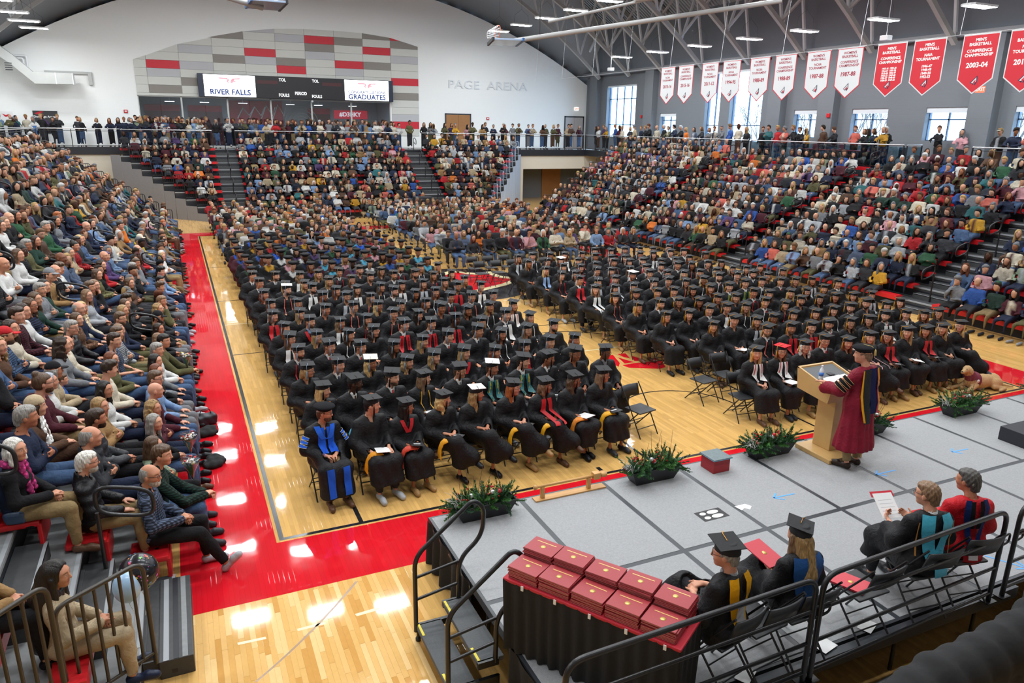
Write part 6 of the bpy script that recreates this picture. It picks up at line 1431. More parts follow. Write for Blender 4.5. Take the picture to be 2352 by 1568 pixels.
CN = {'black': '16161a', 'charcoal': '303136', 'grey': '7d8085', 'lightgrey': 'a9adb3', 'white': 'd8d8d6', 'cream': 'd6ccb8', 'beige': 'b7a486', 'tan': 'a07d52', 'brown': '5b4030', 'olive': '5d5a3a', 'green': '2f5b3f', 'dark green': '1f3b32', 'sage': '8b9a83', 'teal': '2f6b70', 'navy': '1d2740', 'blue': '2d55a0', 'light blue': '7f9cc4', 'slate blue': '55627c', 'denim blue': '4a6388', 'purple': '56406f', 'maroon': '4c1a28', 'red': 'b8262c', 'coral': 'd06a5c', 'pink': 'd8a0a8', 'magenta': '8f2a5c', 'orange': 'd9742c', 'mustard': 'c8962c', 'yellow': 'd9b93c', 'khaki': '9a835c'}
def head_extras(o, J, q, hair, hc, cap=None, glasses=False, beard=None, r=R):
    HM = headM(J)
    def put(name, me, col=None):
        c = link(name, me, o); c.matrix_local = HM
        if col: paint(c, col)
        return c
    if hair and hair != 'bald': put('hair', nm_mesh(('hair', hair, q, bool(cap)), lambda: make_hair(hair, q, bool(cap)), 'hair', HAIR), HC.get(hc, hc))
    if beard: put('beard', nm_mesh(('beard', q), lambda: make_beard(q), 'beard', HAIR), HC['whitebeard'] if beard == 'white' else HC.get(beard, beard))
    if glasses:
        def gl():
            m = MB()
            for sx in (-1, 1): m.tube([(sx*.031 + .021*math.cos(a), .102, .008 + .016*math.sin(a)) for a in np.linspace(0, 6.283, 13)[:-1]], .002, 4, closed=True); m.tube([(sx*.052, .100, .012), (sx*.078, .01, .012)], .002, 4)
            return m.tube([(-.01, .106, .012), (.01, .106, .012)], .002, 4).mesh('glasses', M_fascia)
        put('glasses', tp(('glasses',), gl))
    if cap in ('ballcap', 'beanie'): return put('hat', nm_mesh((cap, q), lambda: make_hat(cap, q), 'hat', CL['plain']))
    return None
def person(x, y, z, heading, kind='lap', yaw=0.0, fem=False, skin=0, hair='short', hc='brown', top='plain', tc='navy', bc='navy', sc='black', q=1, cap=None, capc=None, glasses=False, beard=None, label='', group=None, scale=1.0, collar=0, puff=False, hood=False, short=False, boots=False, nobottom=False):
    yaw = near_yaw(yaw); J = J_(kind, yaw); J0 = J_(kind, .1)
    o = link('person', nm_mesh(('body', kind, yaw, q), lambda: make_body(J, q), 'person', SKIN), None, (x, y, z), heading); o.scale = (scale,)*3
    paint(o, SKINS[skin] if isinstance(skin, int) else skin); tag(o, label, 'person', group)
    t = link('jacket' if puff or hood or collar else 'top', nm_mesh(('top', kind, fem, q, puff, collar, hood, short), lambda: make_top(J0, q, fem, g=.022 if puff else .014, collar=collar, puff=puff, hood=hood, short=short), 'top', CL['plain']), o); paint(t, CN.get(tc, tc))
    t.material_slots[0].link = 'OBJECT'; t.material_slots[0].material = CL['puffer' if puff else top]
    if not nobottom:
        b_ = link('trousers', nm_mesh(('tr', kind, q), lambda: make_trousers(J0, q), 'trousers', CL['plain']), o); paint(b_, CN.get(bc, bc))
    for s_ in (0, 1):
        sh = link('shoe', nm_mesh(('shoe', kind, q, s_, boots), lambda: make_shoes(J0, min(q, 1), boots, s_), 'shoe', CL['satin']), o); paint(sh, CN.get(sc, sc))
    h = head_extras(o, J, q, hair, hc, cap, glasses, beard)
    if h: paint(h, CN.get(capc, capc) if capc else CN['black'])
    return o, J
def wrap(a): return (a + math.pi) % (2*math.pi) - math.pi
PODIUM = (7.6, -1.8)
def aim(x, y, seat_h, body=.3, head=.75, jit=.2, r=R, target=PODIUM):
    want = math.atan2(-(target[0]-x), target[1]-y); d = wrap(want - seat_h) + r.uniform(-jit, jit); d = max(-1.35, min(1.35, d))
    hb = seat_h + d*body; return hb, max(-1.0, min(.9, d*(1-body)*head))

# ---------------------------------------------------------------- spectators of the left stand, head positions read off the photograph
def cam_ray(px, py): return ((px-1176)/FPX*rt - (py-784)/FPX*up + fw)
def seat_from_head(px, py):
    """Row and place along the row of a seated spectator whose head shows at this pixel."""
    best = None; d = cam_ray(px, py)
    for k in range(LR):
        z = .355*k + 1.23; t = (z - CAM.z)/d.z; p = CAM + d*t; e = abs(p.x - (LX - LRUN*k - .17))
        if t > 0 and (best is None or e < best[0]): best = (e, k, p.y)
    return best
# px, py, sex, hair, hair colour, top material, top colour, bottoms, pose, extras
LS = """329,1109,m,balding,grey,plaid,slate blue,black,stretch,gb=white
171,1068,m,short,white,puffer,black,khaki,lap,gb=white
19,1031,f,bob,white,plain,black,khaki,lap,scarf=magenta
361,1059,m,short,brown,plaid,dark green,denim blue,forward,
342,1020,f,long,brown,knit,sage,black,lap,flowers
192,1021,m,balding,grey,plain,charcoal,navy,lap,c
206,973,m,short,darkbrown,puffer,charcoal,black,lap,b=darkbrown
39,977,m,short,grey,plain,navy,denim blue,lap,
351,904,m,bald,brown,plain,maroon,denim blue,knees,
340,964,f,long,grey,plain,black,denim blue,lap,flowers
338,882,m,short,brown,plain,light blue,grey,lap,g
328,852,f,bob,auburn,plain,black,grey,lap,g
368,810,m,short,grey,plain,white,denim blue,lap,c
383,789,m,short,black,plain,olive,denim blue,forward,flowers
214,934,f,long,darkblonde,plain,tan,black,lap,c
231,891,f,wavy,black,plain,white,navy,lap,
223,854,m,curlytop,darkbrown,plain,cream,navy,lap,
243,824,f,long,auburn,plain,olive,denim blue,lap,g
249,792,m,short,darkbrown,plaid,slate blue,denim blue,lap,s
254,770,m,short,brown,plaid,lightgrey,olive,lap,
273,737,m,short,brown,plain,navy,olive,lap,gb=brown
356,750,f,long,darkbrown,plain,black,charcoal,lap,
363,772,f,long,lightbrown,plain,charcoal,black,lap,
372,736,m,short,darkbrown,plain,black,grey,lap,b=darkbrown;cap=ballcap:black
97,891,m,bun,brown,plain,maroon,khaki,knees,gb=brown;h
70,934,f,long,darkbrown,plain,brown,brown,lap,cap=beanie:beige;scarf=white
124,877,f,bob,silverblue,plain,white,black,lap,
125,844,f,long,grey,knit,beige,charcoal,lap,cap=ballcap:black
154,818,m,short,brown,plain,blue,navy,lap,child
147,754,m,short,grey,puffer,black,denim blue,lap,g
155,730,f,bob,brown,print,brown,navy,lap,
164,716,m,balding,grey,plain,navy,grey,lap,c
182,706,f,bob,blonde,knit,cream,denim blue,lap,scarf=beige
27,774,m,short,brown,plaid,denim blue,denim blue,lap,b=brown;cap=ballcap:red
50,735,m,short,darkbrown,plaid,maroon,denim blue,lap,
8,840,m,short,grey,plain,black,navy,chin,
70,698,f,curly,brown,stripe,navy,charcoal,lap,g
82,668,m,short,grey,plain,grey,grey,folded,
104,656,f,long,black,plain,dark green,denim blue,lap,
124,636,m,short,darkbrown,plain,tan,denim blue,lap,cap=ballcap:grey
149,602,m,bald,black,plain,slate blue,black,lap,dark;c
49,612,m,bald,white,plain,white,grey,lap,
15,634,m,curlytop,lightbrown,plaid,charcoal,grey,lap,
72,575,f,bun,black,stripe,black,black,lap,dark;g
182,677,f,long,lightbrown,plain,lightgrey,charcoal,lap,g
196,664,m,short,brown,plain,navy,navy,lap,
219,663,f,long,lightbrown,plain,black,black,chin,
224,627,f,bob,brown,print,olive,denim blue,lap,
232,606,f,curly,darkbrown,plain,red,black,lap,
231,592,m,bald,brown,plain,purple,black,lap,
246,584,f,short,purple,print,navy,black,lap,
290,620,m,short,grey,plain,charcoal,black,lap,
301,608,m,short,brown,plain,grey,denim blue,chin,
293,650,f,long,brown,knit,brown,charcoal,lap,
335,700,m,short,lightbrown,plain,olive,denim blue,chin,h
288,694,f,long,brown,plain,charcoal,black,lap,
281,712,f,long,darkblonde,plain,black,black,lap,
360,662,m,curlytop,brown,puffer,black,grey,lap,
370,648,m,short,black,plain,slate blue,denim blue,lap,
362,628,m,curlytop,black,plain,light blue,navy,lap,
377,586,f,bob,darkblonde,plain,white,khaki,lap,
360,590,f,bob,white,plain,white,denim blue,lap,
308,574,m,balding,grey,plain,red,denim blue,lap,
318,548,m,short,brown,plain,yellow,denim blue,lap,h;cap=ballcap:cream
261,548,f,long,brown,knit,cream,denim blue,lap,
291,520,m,short,darkbrown,plain,orange,denim blue,chin,
365,514,m,short,ginger,puffer,olive,brown,lap,g
372,560,m,short,black,plain,grey,black,lap,b=black
191,562,f,bun,black,plaid,red,black,lap,
157,578,f,long,grey,knit,beige,charcoal,lap,
164,564,m,short,black,plain,charcoal,navy,lap,dark
186,549,f,bob,blonde,plain,denim blue,denim blue,lap,
206,544,f,curly,darkbrown,print,slate blue,navy,lap,
204,526,m,bald,brown,plain,navy,navy,lap,g
211,511,f,long,black,plain,light blue,navy,lap,
164,506,f,curly,black,plain,grey,grey,lap,
141,510,m,short,ginger,plain,navy,denim blue,lap,b=ginger
115,527,m,short,grey,plain,green,grey,lap,
110,548,f,long,darkbrown,plain,dark green,black,lap,
90,566,m,short,grey,plain,olive,khaki,lap,g
40,514,f,bob,darkbrown,plain,white,white,lap,g
59,512,f,bob,lightbrown,plain,black,black,lap,
72,502,m,bald,brown,plain,black,black,lap,
82,492,f,long,black,plain,green,denim blue,lap,
25,532,f,bob,white,plain,charcoal,black,lap,
6,532,m,short,darkbrown,plain,black,black,lap,g"""
used_labels = {}
def uniq(lab, alt):
    """A label of its own for every thing: adds the place when the look alone is taken."""
    if lab not in used_labels: used_labels[lab] = 1; return lab
    l2 = lab + ', ' + alt; n = 2
    while l2 in used_labels: l2 = lab + ', ' + alt + ' again'*(n-1); n += 1
    used_labels[l2] = 1; return l2
occ = {k: [] for k in range(LR)}
HEADN = {'folded': ', arms folded', 'chin': ', hand at chin', 'forward': ', leaning forward', 'stretch': ', one leg stretched out', 'knees': ', hands on knees'}
rowname = ['front', 'second', 'third', 'fourth', 'fifth', 'sixth', 'seventh', 'eighth', 'ninth', 'tenth']
flowers_at = []
for ln in LS.split('\n'):
    px, py, sex, hair, hc, ts, tc, bc, kind, ex = ln.split(','); px, py = int(px), int(py); e, k, yy = seat_from_head(px, py)
    while any(abs(yy - v) < .36 for v in occ[k]) : yy += .06
    occ[k].append(yy); ex = [x_ for x_ in ex.split(';') if x_]; ed = {}
    for x_ in ex:
        if '=' in x_: a, c = x_.split('='); ed[a] = c
        else: ed[x_] = True
    xx = LX - LRUN*k - .17; fem = sex == 'f'
    hb, hy = aim(xx, yy, -math.pi/2, .25, .6, .25)
    if yy < 3: hb, hy = -math.pi/2 + R.uniform(-.12, .12), R.uniform(-.25, .3)
    cap = ed.get('cap', ''); capk, capc = (cap.split(':') + [None])[:2] if cap else (None, None)
    ht = HTN[hair] % HN.get(hc, hc) if '%s' in HTN[hair] else HTN[hair]
    bd_ = ed.get('b') or ed.get('gb')
    desc = '%s%s with %s%s in %s %s' % ((HN.get(bd_, bd_) + '-bearded ') if bd_ else '', ('man', 'woman')[fem] if 'child' not in ed else 'boy', ht if not capk else '%s %s' % (capc, {'ballcap': 'ball cap', 'beanie': 'knit cap'}[capk]), ' and glasses' if 'g' in ed else '', ('plaid ' if ts == 'plaid' else 'striped ' if ts == 'stripe' else 'quilted ' if ts == 'puffer' else 'patterned ' if ts == 'print' else '') + tc, 'shirt' if ts in ('plaid', 'stripe', 'print') or 'c' in ed else 'jacket' if ts == 'puffer' else 'sweater' if ts == 'knit' else 'top')
    lab = uniq('%s%s, left stand %s row' % (desc, '' if len(desc.split()) > 9 else HEADN.get(kind, ''), rowname[k]), ('near the camera', 'farther off')[yy > 8])
    q = 2 if py > 1000 else 1
    o, J = person(xx + (.02 if k else .04), yy, .355*k, hb, kind if kind != 'lap' else R.choice(('lap', 'folded', 'ankles', 'crossleg') if fem else ('lap', 'knees', 'folded', 'lap')), hy, fem, 8 if 'dark' in ed and hc == 'black' and hair != 'bald' else 7 if 'dark' in ed else R.choice((0, 1, 2, 3, 4, 5, 9)), hair, hc, ts if ts != 'puffer' else 'plain', tc, bc, R.choice(('black', 'charcoal', 'brown', 'lightgrey')), q, capk, capc, 'g' in ed or 'gb' in ed, ed.get('b') or ed.get('gb'), lab, 'left stand spectators', (.74 if 'child' in ed else (R.uniform(.98, 1.03) if fem else R.uniform(1.03, 1.10))), 1 if 'c' in ed or ts in ('plaid', 'puffer') else 0, ts == 'puffer', 'h' in ed, 's' in ed)
    if 'scarf' in ed:
        def sc_():
            F = Field(axis(-.2, .2, .014), axis(-.2, .25, .014), axis(.7, 1.16, .014)); n = np.array(J_('lap', .1)['neck'])
            for a in np.linspace(0, 6.283, 15)[:-1]: F.cone(n + (.075*math.cos(a), .01 + .075*math.sin(a), .02), n + (.075*math.cos(a+.45), .01 + .075*math.sin(a+.45), .02), .032, .032, k=.02)
            for s_ in (-1, 1): F.cone(n + (s_*.05, .09, .0), n + (s_*.06, .145, -.30), .034, .032, k=.02)
            F.warp(lambda P: .006*np.sin(P[..., 2]*90 + P[..., 0]*60)); return F.mesh()
        s2 = link('scarf', nm_mesh(('scarf',), sc_, 'scarf', CL['print']), o); paint(s2, CN.get(ed['scarf']))
    if 'flowers' in ed: flowers_at.append((o, J, tc))

# the seats between them, near the camera
rf_ = random.Random(21)
for k in range(LR):
    y = -.45
    while y < 8.5:
        if not any(a - .15 < y < c + .15 for a, c in AL) and all(abs(y - v) > .44 for v in occ[k]) and cam_ray is not None:
            fem = rf_.random() < .5; hair = rf_.choice(('long', 'wavy', 'bob', 'curly') if fem else ('short', 'short', 'balding', 'curlytop')); hc = rf_.choice(('black', 'darkbrown', 'brown', 'lightbrown', 'grey', 'darkblonde')); tcn = rf_.choice(('black', 'charcoal', 'navy', 'olive', 'maroon', 'grey', 'cream', 'brown', 'denim blue', 'dark green', 'white')); xx = LX - LRUN*k - .15; d_ = Vector((xx, y, .355*k + 1.2)) - CAM; u_ = 1176 + FPX*d_.dot(rt)/d_.dot(fw)
            if u_ > -190:
                hb, hy = aim(xx, y, -math.pi/2, .2, .6, .3, rf_); occ[k].append(y)
                person(xx, y, .355*k, hb, rf_.choice(('lap', 'folded', 'lap', 'knees')), hy, fem, rf_.choice((0, 1, 2, 4, 5)), hair, hc, 'plain', tcn, rf_.choice(('black', 'navy', 'denim blue', 'khaki')), 'black', 1, label=uniq('%s with %s in %s top, left stand %s row' % (('man', 'woman')[fem], HTN[hair] % HN.get(hc, hc), tcn, rowname[k]), 'seated %s' % ('near the aisle' if y < 2.5 else 'mid-section')), group='left stand spectators', scale=rf_.uniform(.98, 1.06))
        y += .06
print('left stand', round(time.time()-T0, 1))
# long-haired spectator at the near end, and her neighbour
occ[1].append(-2.35); occ[2].append(-2.4)
o, J = person(-2.07, -2.5, .355, -math.pi/2 + .1, 'lap', -.4, True, 4, 'long', 'black', 'knit', 'beige', 'beige', 'navy', 2, label='woman with very long black hair and cream trousers behind the bronze guard', group='left stand spectators')
def longback():
    F = Field(axis(-.2, .2, .014), axis(-.32, .14, .014), axis(-.75, .16, .014)); F.ell((0, -.02, .03), (.092, .11, .105), k=0); F.cone((0, -.07, -.05), (0, -.13, -.62), .10, .13, k=.05); F.cone((0, -.1, -.2), (0, -.15, -.66), .12, .11, k=.04)
    F.warp(lambda P: .005*np.sin(P[..., 0]*90 + 6*np.sin(P[..., 2]*6))); F.cone((0, .12, .02), (0, .12, -.4), .088, .085, k=.012, op='sub'); F.ell((0, .01, -.05), (.062, .085, .10), k=.008, op='sub'); return F.mesh()
hh = link('hair_fall', nm_mesh(('longback',), longback, 'hair_fall', HAIR), o); hh.matrix_local = headM(J); paint(hh, HC['black'])
person(-2.67, -2.45, .71, -math.pi/2, 'lap', .1, True, 1, 'long', 'brown', 'plain', 'tan', 'black', 'black', 1, label='woman in tan sleeves at the very lower left edge of left stand', group='left stand spectators')

# ---------------------------------------------------------------- graduates on the floor
M_cap = mat('cap_cloth', (.012, .012, .014), .8, bump=(120, .2))
def board_mesh():
    return MB().bevbox((-.118, -.118, 0), (.118, .118, .007), .002, Matrix.Rotation(math.pi/4, 4, 'Z')).mesh('board', M_cap)
def tassel_mesh():
    m = MB().tube([(0, 0, .012), (.07, .06, .012), (.112, .075, .006), (.116, .078, -.02), (.114, .08, -.09)], .0035, 5)
    return m.lathe([(.004, -.09), (.009, -.10), (.011, -.13), (.014, -.22), (.001, -.222)], 8, Matrix.Translation((.114, .08, 0))).mesh('tassel', CL['satin'])
def strip_mesh(Vg, path, width, off=.008, name='stole', z_top=None):
    """A band of cloth laid on the front of a gown; path: (x, z) pairs, mirrored on both sides."""
    out = MB()
    for sx in (-1, 1):
        v = []
        for x, z in path:
            for wx in (-width/2, 0, width/2):
                xx = sx*x + wx; m_ = (np.abs(Vg[:, 0]-xx) < .03) & (np.abs(Vg[:, 2]-z) < .03); yy = Vg[m_, 1].max() if m_.any() else 0.0
                v.append((xx, yy + off, z))
        n = len(path); out.add(v, [((3*i+j, 3*i+j+1, 3*i+4+j, 3*i+3+j) if sx > 0 else (3*i+j, 3*i+3+j, 3*i+4+j, 3*i+j+1)) for i in range(n-1) for j in (0, 1)], True)
    return out
def gown_parts(kind, q, length):
    J0 = J_(kind, .1); V, F = make_gown(J0, q, length=length); return V, F
def gownV(kind, q, length): return tp(('gownV', kind, q, length), lambda: gown_parts(kind, q, length))
STOLE = [(.055, 1.01), (.06, .96), (.065, .91), (.07, .86), (.074, .81), (.078, .76), (.08, .72)]
HOODP = [(.085, 1.03), (.075, .985), (.06, .94), (.042, .90), (.022, .86), (.012, .83)]
def graduate(x, y, z, heading, kind='lap', yaw=0.0, fem=False, skin=0, hair='long', hc='brown', tassel='light blue', stole=None, cord=None, hood=None, collar=None, tie=None, glasses=False, beard=None, q=1, label='', group=None, scale=1.0, shoes='black', trousers=None, gownc='17171a', cap='mortar', capc=None, length=.24, tilt=None, boardc=None, letters=None):
    yaw = near_yaw(yaw); J = J_(kind, yaw)
    o = link('person', nm_mesh(('body', kind, yaw, q), lambda: make_body(J, q), 'person', SKIN), None, (x, y, z), heading); o.scale = (scale,)*3; paint(o, SKINS[skin] if isinstance(skin, int) else skin); tag(o, label, 'person', group)
    V, F = gownV(kind, q, length)
    g = link('gown', tp(('gown', kind, q, length), lambda: np_mesh('gown', V, F, CL['gown'])), o); paint(g, gownc)
    def band(nm, path, w_, col, off, m='satin'):
        me = tp((nm, kind, q, w_, off), lambda: strip_mesh(V, path, w_, off).mesh(nm, CL['satin'])); s_ = link(nm, me, o); paint(s_, CN.get(col, col)); return s_
    if stole:
        so = band('stole', STOLE, .085, stole, .010)
        for sx, word in zip((1, -1), letters or ()):
            for i, ch in enumerate(word):
                zz = .955 - .036*i; xx = sx*(.066 + .02*(.96-zz)); m_ = (np.abs(V[:, 0]-xx) < .03) & (np.abs(V[:, 2]-zz) < .03); yy = V[m_, 1].max() + .0135
                cu = bpy.data.curves.new('letter', 'FONT'); cu.body = ch; cu.size = .046; cu.align_x = 'CENTER'; cu.align_y = 'CENTER'; cu.offset = .001; cu.extrude = .0008; cu.resolution_u = 1; cu.materials.append(M_fascia if stole == 'red' else M_yel); lt = bpy.data.objects.new('letter', cu); COL.objects.link(lt); lt.parent = so; lt.matrix_basis = face_mat((xx, yy, zz), '+y')
    if cord: band('honor_cord', [(a+.01, c) for a, c in STOLE], .016, cord, .013)
    if hood: band('hood', HOODP, .06, hood, .012)
    if collar:
        def colm():
            n = np.array(J_(kind, .1)['neck']); Fd = Field(axis(-.12, .12, .012), axis(-.12, .2, .012), axis(n[2]-.2, n[2]+.08, .012)); Fd.cone(n + (0, .0, -.04), n + (0, .012, .025), .066, .060, k=.01); Fd.cone(n + (0, .07, -.10), n + (0, .05, .0), .04, .05, k=.02); Fd.cone(n + (0, .015, -.02), n + (0, .02, .2), .054, .056, k=.004, op='sub'); Fd.cone(n + (0, .07, -.02), n + (0, .09, .05), .012, .03, k=.006, op='sub'); return Fd.mesh()
        c_ = link('shirt_collar', nm_mesh(('collar', kind), colm, 'shirt_collar', CL['plain']), o); paint(c_, CN.get(collar, collar))
        if tie:
            n = Vector(J_(kind, .1)['neck']); t_ = link('tie', tp(('tie', kind), lambda: MB().prism([(-.012, .02), (.012, .02), (.008, -.0), (.022, -.10), (0, -.13), (-.022, -.10), (-.008, 0)], .0, .012, Matrix.Translation((0, n.y+.108, n.z-.03)) @ MXZ).mesh('tie', CL['satin'])), o); paint(t_, CN.get(tie, tie))
    head_extras(o, J, q, hair, hc, 'mortar' if cap else None, glasses, beard)
    HM = headM(J)
    if cap == 'mortar':
        cp = link('cap', nm_mesh(('mortar', q), lambda: make_hat('mortar', q), 'cap', M_cap), o); cp.matrix_local = HM
        tl = tilt or (R.uniform(-.10, .04), R.uniform(-.05, .05)); Mb = Matrix.Translation((0, -.012, .117)) @ Matrix.Rotation(tl[0], 4, 'X') @ Matrix.Rotation(tl[1], 4, 'Y') @ Matrix.Rotation(R.uniform(-.3, .3), 4, 'Z')
        bd = link('board', tp(('board',), board_mesh), cp); bd.matrix_local = Mb
        if boardc: bd.material_slots[0].link = 'OBJECT'; bd.material_slots[0].material = CL['print']; paint(bd, CN.get(boardc, boardc))
        if tassel: ts = link('tassel', tp(('tassel',), tassel_mesh), cp); ts.matrix_local = Mb; paint(ts, CN.get(tassel, tassel))
    elif cap == 'tam':
        cp = link('tam', nm_mesh(('tam', q), lambda: make_hat('tam', q), 'tam', CL['velvet']), o); cp.matrix_local = HM; paint(cp, CN.get(capc, '121216'))
        if tassel: ts = link('tassel', tp(('tassel',), tassel_mesh), cp); ts.matrix_local = Matrix.Translation((0, -.01, .128)); paint(ts, CN.get(tassel, tassel))
    for s_ in (0, 1):
        if shoes: sh = link('shoe', nm_mesh(('shoe', kind, 1, s_, False), lambda: make_shoes(J_(kind, .1), 1, False, s_), 'shoe', CL['satin']), o); paint(sh, CN.get(shoes, shoes))
    if trousers: b_ = link('trousers', nm_mesh(('tr', kind, 1), lambda: make_trousers(J_(kind, .1), 1), 'trousers', CL['plain']), o); paint(b_, CN.get(trousers, trousers))
    return o, J
FH = ['long', 'long', 'wavy', 'wavy', 'long', 'curly', 'bob', 'long']; FHC = ['blonde', 'brown', 'darkblonde', 'darkbrown', 'lightbrown', 'auburn', 'black', 'brown']
MH = ['short', 'short', 'short', 'curlytop', 'balding']; MHC = ['brown', 'darkbrown', 'black', 'lightbrown', 'brown']
over = {  # (block, row, seat): fixed looks of the graduates who show best
 ('L', 0, 1): dict(fem=0, hair='short', hc='black', hood=None, trousers='charcoal'), ('L', 0, 2): dict(fem=1, hair='long', hc='black', hood='red', skin=6), ('L', 0, 3): dict(fem=1, hair='curly', hc='blonde', hood=None), ('L', 0, 4): dict(fem=1, hair='wavy', hc='darkblonde'), ('L', 0, 5): dict(fem=1, hair='long', hc='ginger'), ('L', 0, 6): dict(fem=1, hair='bob', hc='lightbrown', stole='red'), ('L', 0, 7): dict(fem=1, hair='wavy', hc='brown'), ('L', 0, 8): dict(fem=1, hair='long', hc='lightbrown'),
 ('L', 1, 0): dict(fem=1, hair='long', hc='blonde', hood='orange'), ('L', 1, 1): dict(fem=0, hair='short', hc='black', skin=8, collar='white', tie='brown'), ('L', 1, 2): dict(fem=0, hair='short', hc='brown', collar='white', tie='red', beard='brown'), ('L', 1, 3): dict(fem=1, hair='long', hc='lightbrown', cord='mustard'), ('L', 1, 4): dict(fem=0, hair='short', hc='brown', collar='white', tie='grey'), ('L', 1, 5): dict(letters=('ΑΓΡ', 'ΑΓΡ'), fem=0, hair='short', hc='brown', stole='teal', cord='mustard', collar='white'), ('L', 1, 6): dict(letters=('ΑΓΡ', 'ΑΓΡ'), fem=0, hair='short', hc='darkbrown', stole='teal', cord='mustard', collar='white'), ('L', 1, 7): dict(fem=0, hair='short', hc='black', skin=6, collar='white', tie='black'), ('L', 1, 8): dict(fem=0, hair='short', hc='lightbrown'), ('L', 1, 9): dict(fem=0, hair='short', hc='black', skin=7, glasses=True, collar='grey'),
 ('L', 2, 7): dict(fem=1, hair='long', hc='darkbrown', stole='red'), ('L', 2, 5): dict(fem=1, hair='long', hc='darkblonde', hood='red'), ('L', 2, 2): dict(fem=1, hair='wavy', hc='blonde', boardc='cream'), ('L', 4, 4): dict(letters=('STUDENT', 'ATHLETE'), fem=0, hair='short', hc='black', stole='red', collar='white'), ('L', 4, 5): dict(letters=('STUDENT', 'ATHLETE'), fem=0, hair='short', hc='brown', stole='red', collar='lightgrey'), ('L', 4, 6): dict(letters=('STUDENT', 'ATHLETE'), fem=0, hair='short', hc='black', skin=8, stole='red'), ('L', 5, 1): dict(fem=0, hair='short', hc='brown', hood='red', collar='light blue', beard='brown'), ('L', 3, 9): dict(fem=0, hair='short', hc='darkbrown', beard='darkbrown'),
 ('R', 0, 0): dict(fem=1, hair='long', hc='blonde', stole='white', cord='red'), ('R', 0, 1): dict(fem=1, hair='wavy', hc='brown', stole='white', cord='red', boardc='red'), ('R', 0, 2): dict(fem=1, hair='curly', hc='white', glasses=True), ('R', 0, 3): dict(fem=0, hair='short', hc='brown', glasses=True, collar='white', tie='red'), ('R', 0, 5): dict(fem=1, hair='long', hc='darkblonde', cord='pink'), ('R', 0, 8): dict(fem=1, hair='long', hc='brown', stole='red'), ('R', 0, 10): dict(fem=1, hair='wavy', hc='blonde'), ('R', 7, 0): dict(fem=0, hair='short', hc='black', stole='red', collar='white'), ('R', 9, 0): dict(fem=1, hair='long', hc='blonde', stole='light blue'), ('R', 5, 6): dict(fem=0, hair='short', hc='brown', stole='green', cord='mustard', collar='white'), ('R', 5, 7): dict(fem=0, hair='short', hc='brown', stole='green', cord='mustard', collar='white')}
seatn = ordn
grads = []
def block(B, rows_, x0, ncol, pitch, y0, ypitch, skip=()):
    for r_ in range(rows_):
        for c in range(ncol):
            if (r_, c) in skip: continue
            x = x0 + pitch*c + (R.uniform(-.05, .05)) + (.06 if r_ % 2 else 0); y = y0 + ypitch*r_ + R.uniform(-.04, .04)
            ov = over.get((B, r_, c), {}); fem = bool(ov.get('fem', R.random() < .58))
            hair = ov.get('hair') or R.choice(FH if fem else MH); hc = ov.get('hc') or R.choice(FHC if fem else MHC)
            hb, hy = aim(x, y, math.pi, .18, .85, .18)
            stole = ov.get('stole', R.choice(['white', 'lightgrey', 'red', 'white'] + [None]*18 if 'hair' not in ov else [None])); cord = ov.get('cord', R.choice(['red', 'white', 'coral', 'white'] + [None]*10 if 'hair' not in ov else [None]))
            collar = ov.get('collar', 'white' if not fem and R.random() < .7 and 'hair' not in ov else None); tie = ov.get('tie', R.choice([None, 'navy', 'red', 'black']) if collar and 'hair' not in ov else None)
            if B == 'L': tas = 'black' if r_ < 2 else ('7f97ad' if r_ < 9 else 'tan')
            else: tas = 'd8962c' if r_ < 6 else 'cfcfd2'
            acc = ('%s stole' % stole) if stole else ('%s cords' % cord if cord else ('%s hood' % ov['hood'] if ov.get('hood') else ('white collar' if collar else '')))
            acc = acc.replace('cfcfd2', 'white')
            glasses = ov.get('glasses', R.random() < .2)
            kinds = ('lap', 'lap', 'crossleg', 'ankles') if fem else ('lap', 'knees', 'lap')
            lab = 'graduate, %s%s, %s seat, %s row, %s block' % (HTN[hair] % HN.get(hc, hc), ', ' + acc if acc else (', glasses' if glasses else ''), seatn[c], seatn[r_], ('left', 'right')[B == 'R'])
            q = 1
            graduate(x, y, 0, hb, R.choice(kinds), hy, fem, ov.get('skin', R.choice((0, 1, 2, 4, 5, 9, 3, 2, 6, 0))), hair, hc, tas, stole, cord, ov.get('hood'), collar, tie, glasses, ov.get('beard', R.choice((None, None, None, 'brown', 'darkbrown')) if not fem and 'hair' not in ov else None), q, lab, 'seated graduates', R.uniform(.97, 1.02) if fem else R.uniform(1.02, 1.08), R.choice(('black', 'charcoal', 'brown', 'lightgrey', 'tan')) if r_ < 3 or c in (0, 1) else ('black' if r_ < 5 else None), ov.get('trousers') or (None if fem or r_ > 2 and c > 1 else R.choice(('charcoal', 'black', 'navy', 'khaki'))), boardc=ov.get('boardc', R.choice((None,)*34 + ('white',))), letters=ov.get('letters'))
            grads.append((B, r_, c, x, y, hb))
block('L', 11, .82, 10, .575, 1.02, 1.03, skip=[(0, 0), (0, 9)])
block('R', 12, 8.75, 12, .58, 1.05, .985, skip=[(0, 11), (1, 0), (2, 0), (1, 1)] + [(r_, 11) for r_ in range(8, 12)])
print('graduates', len(grads), round(time.time()-T0, 1))
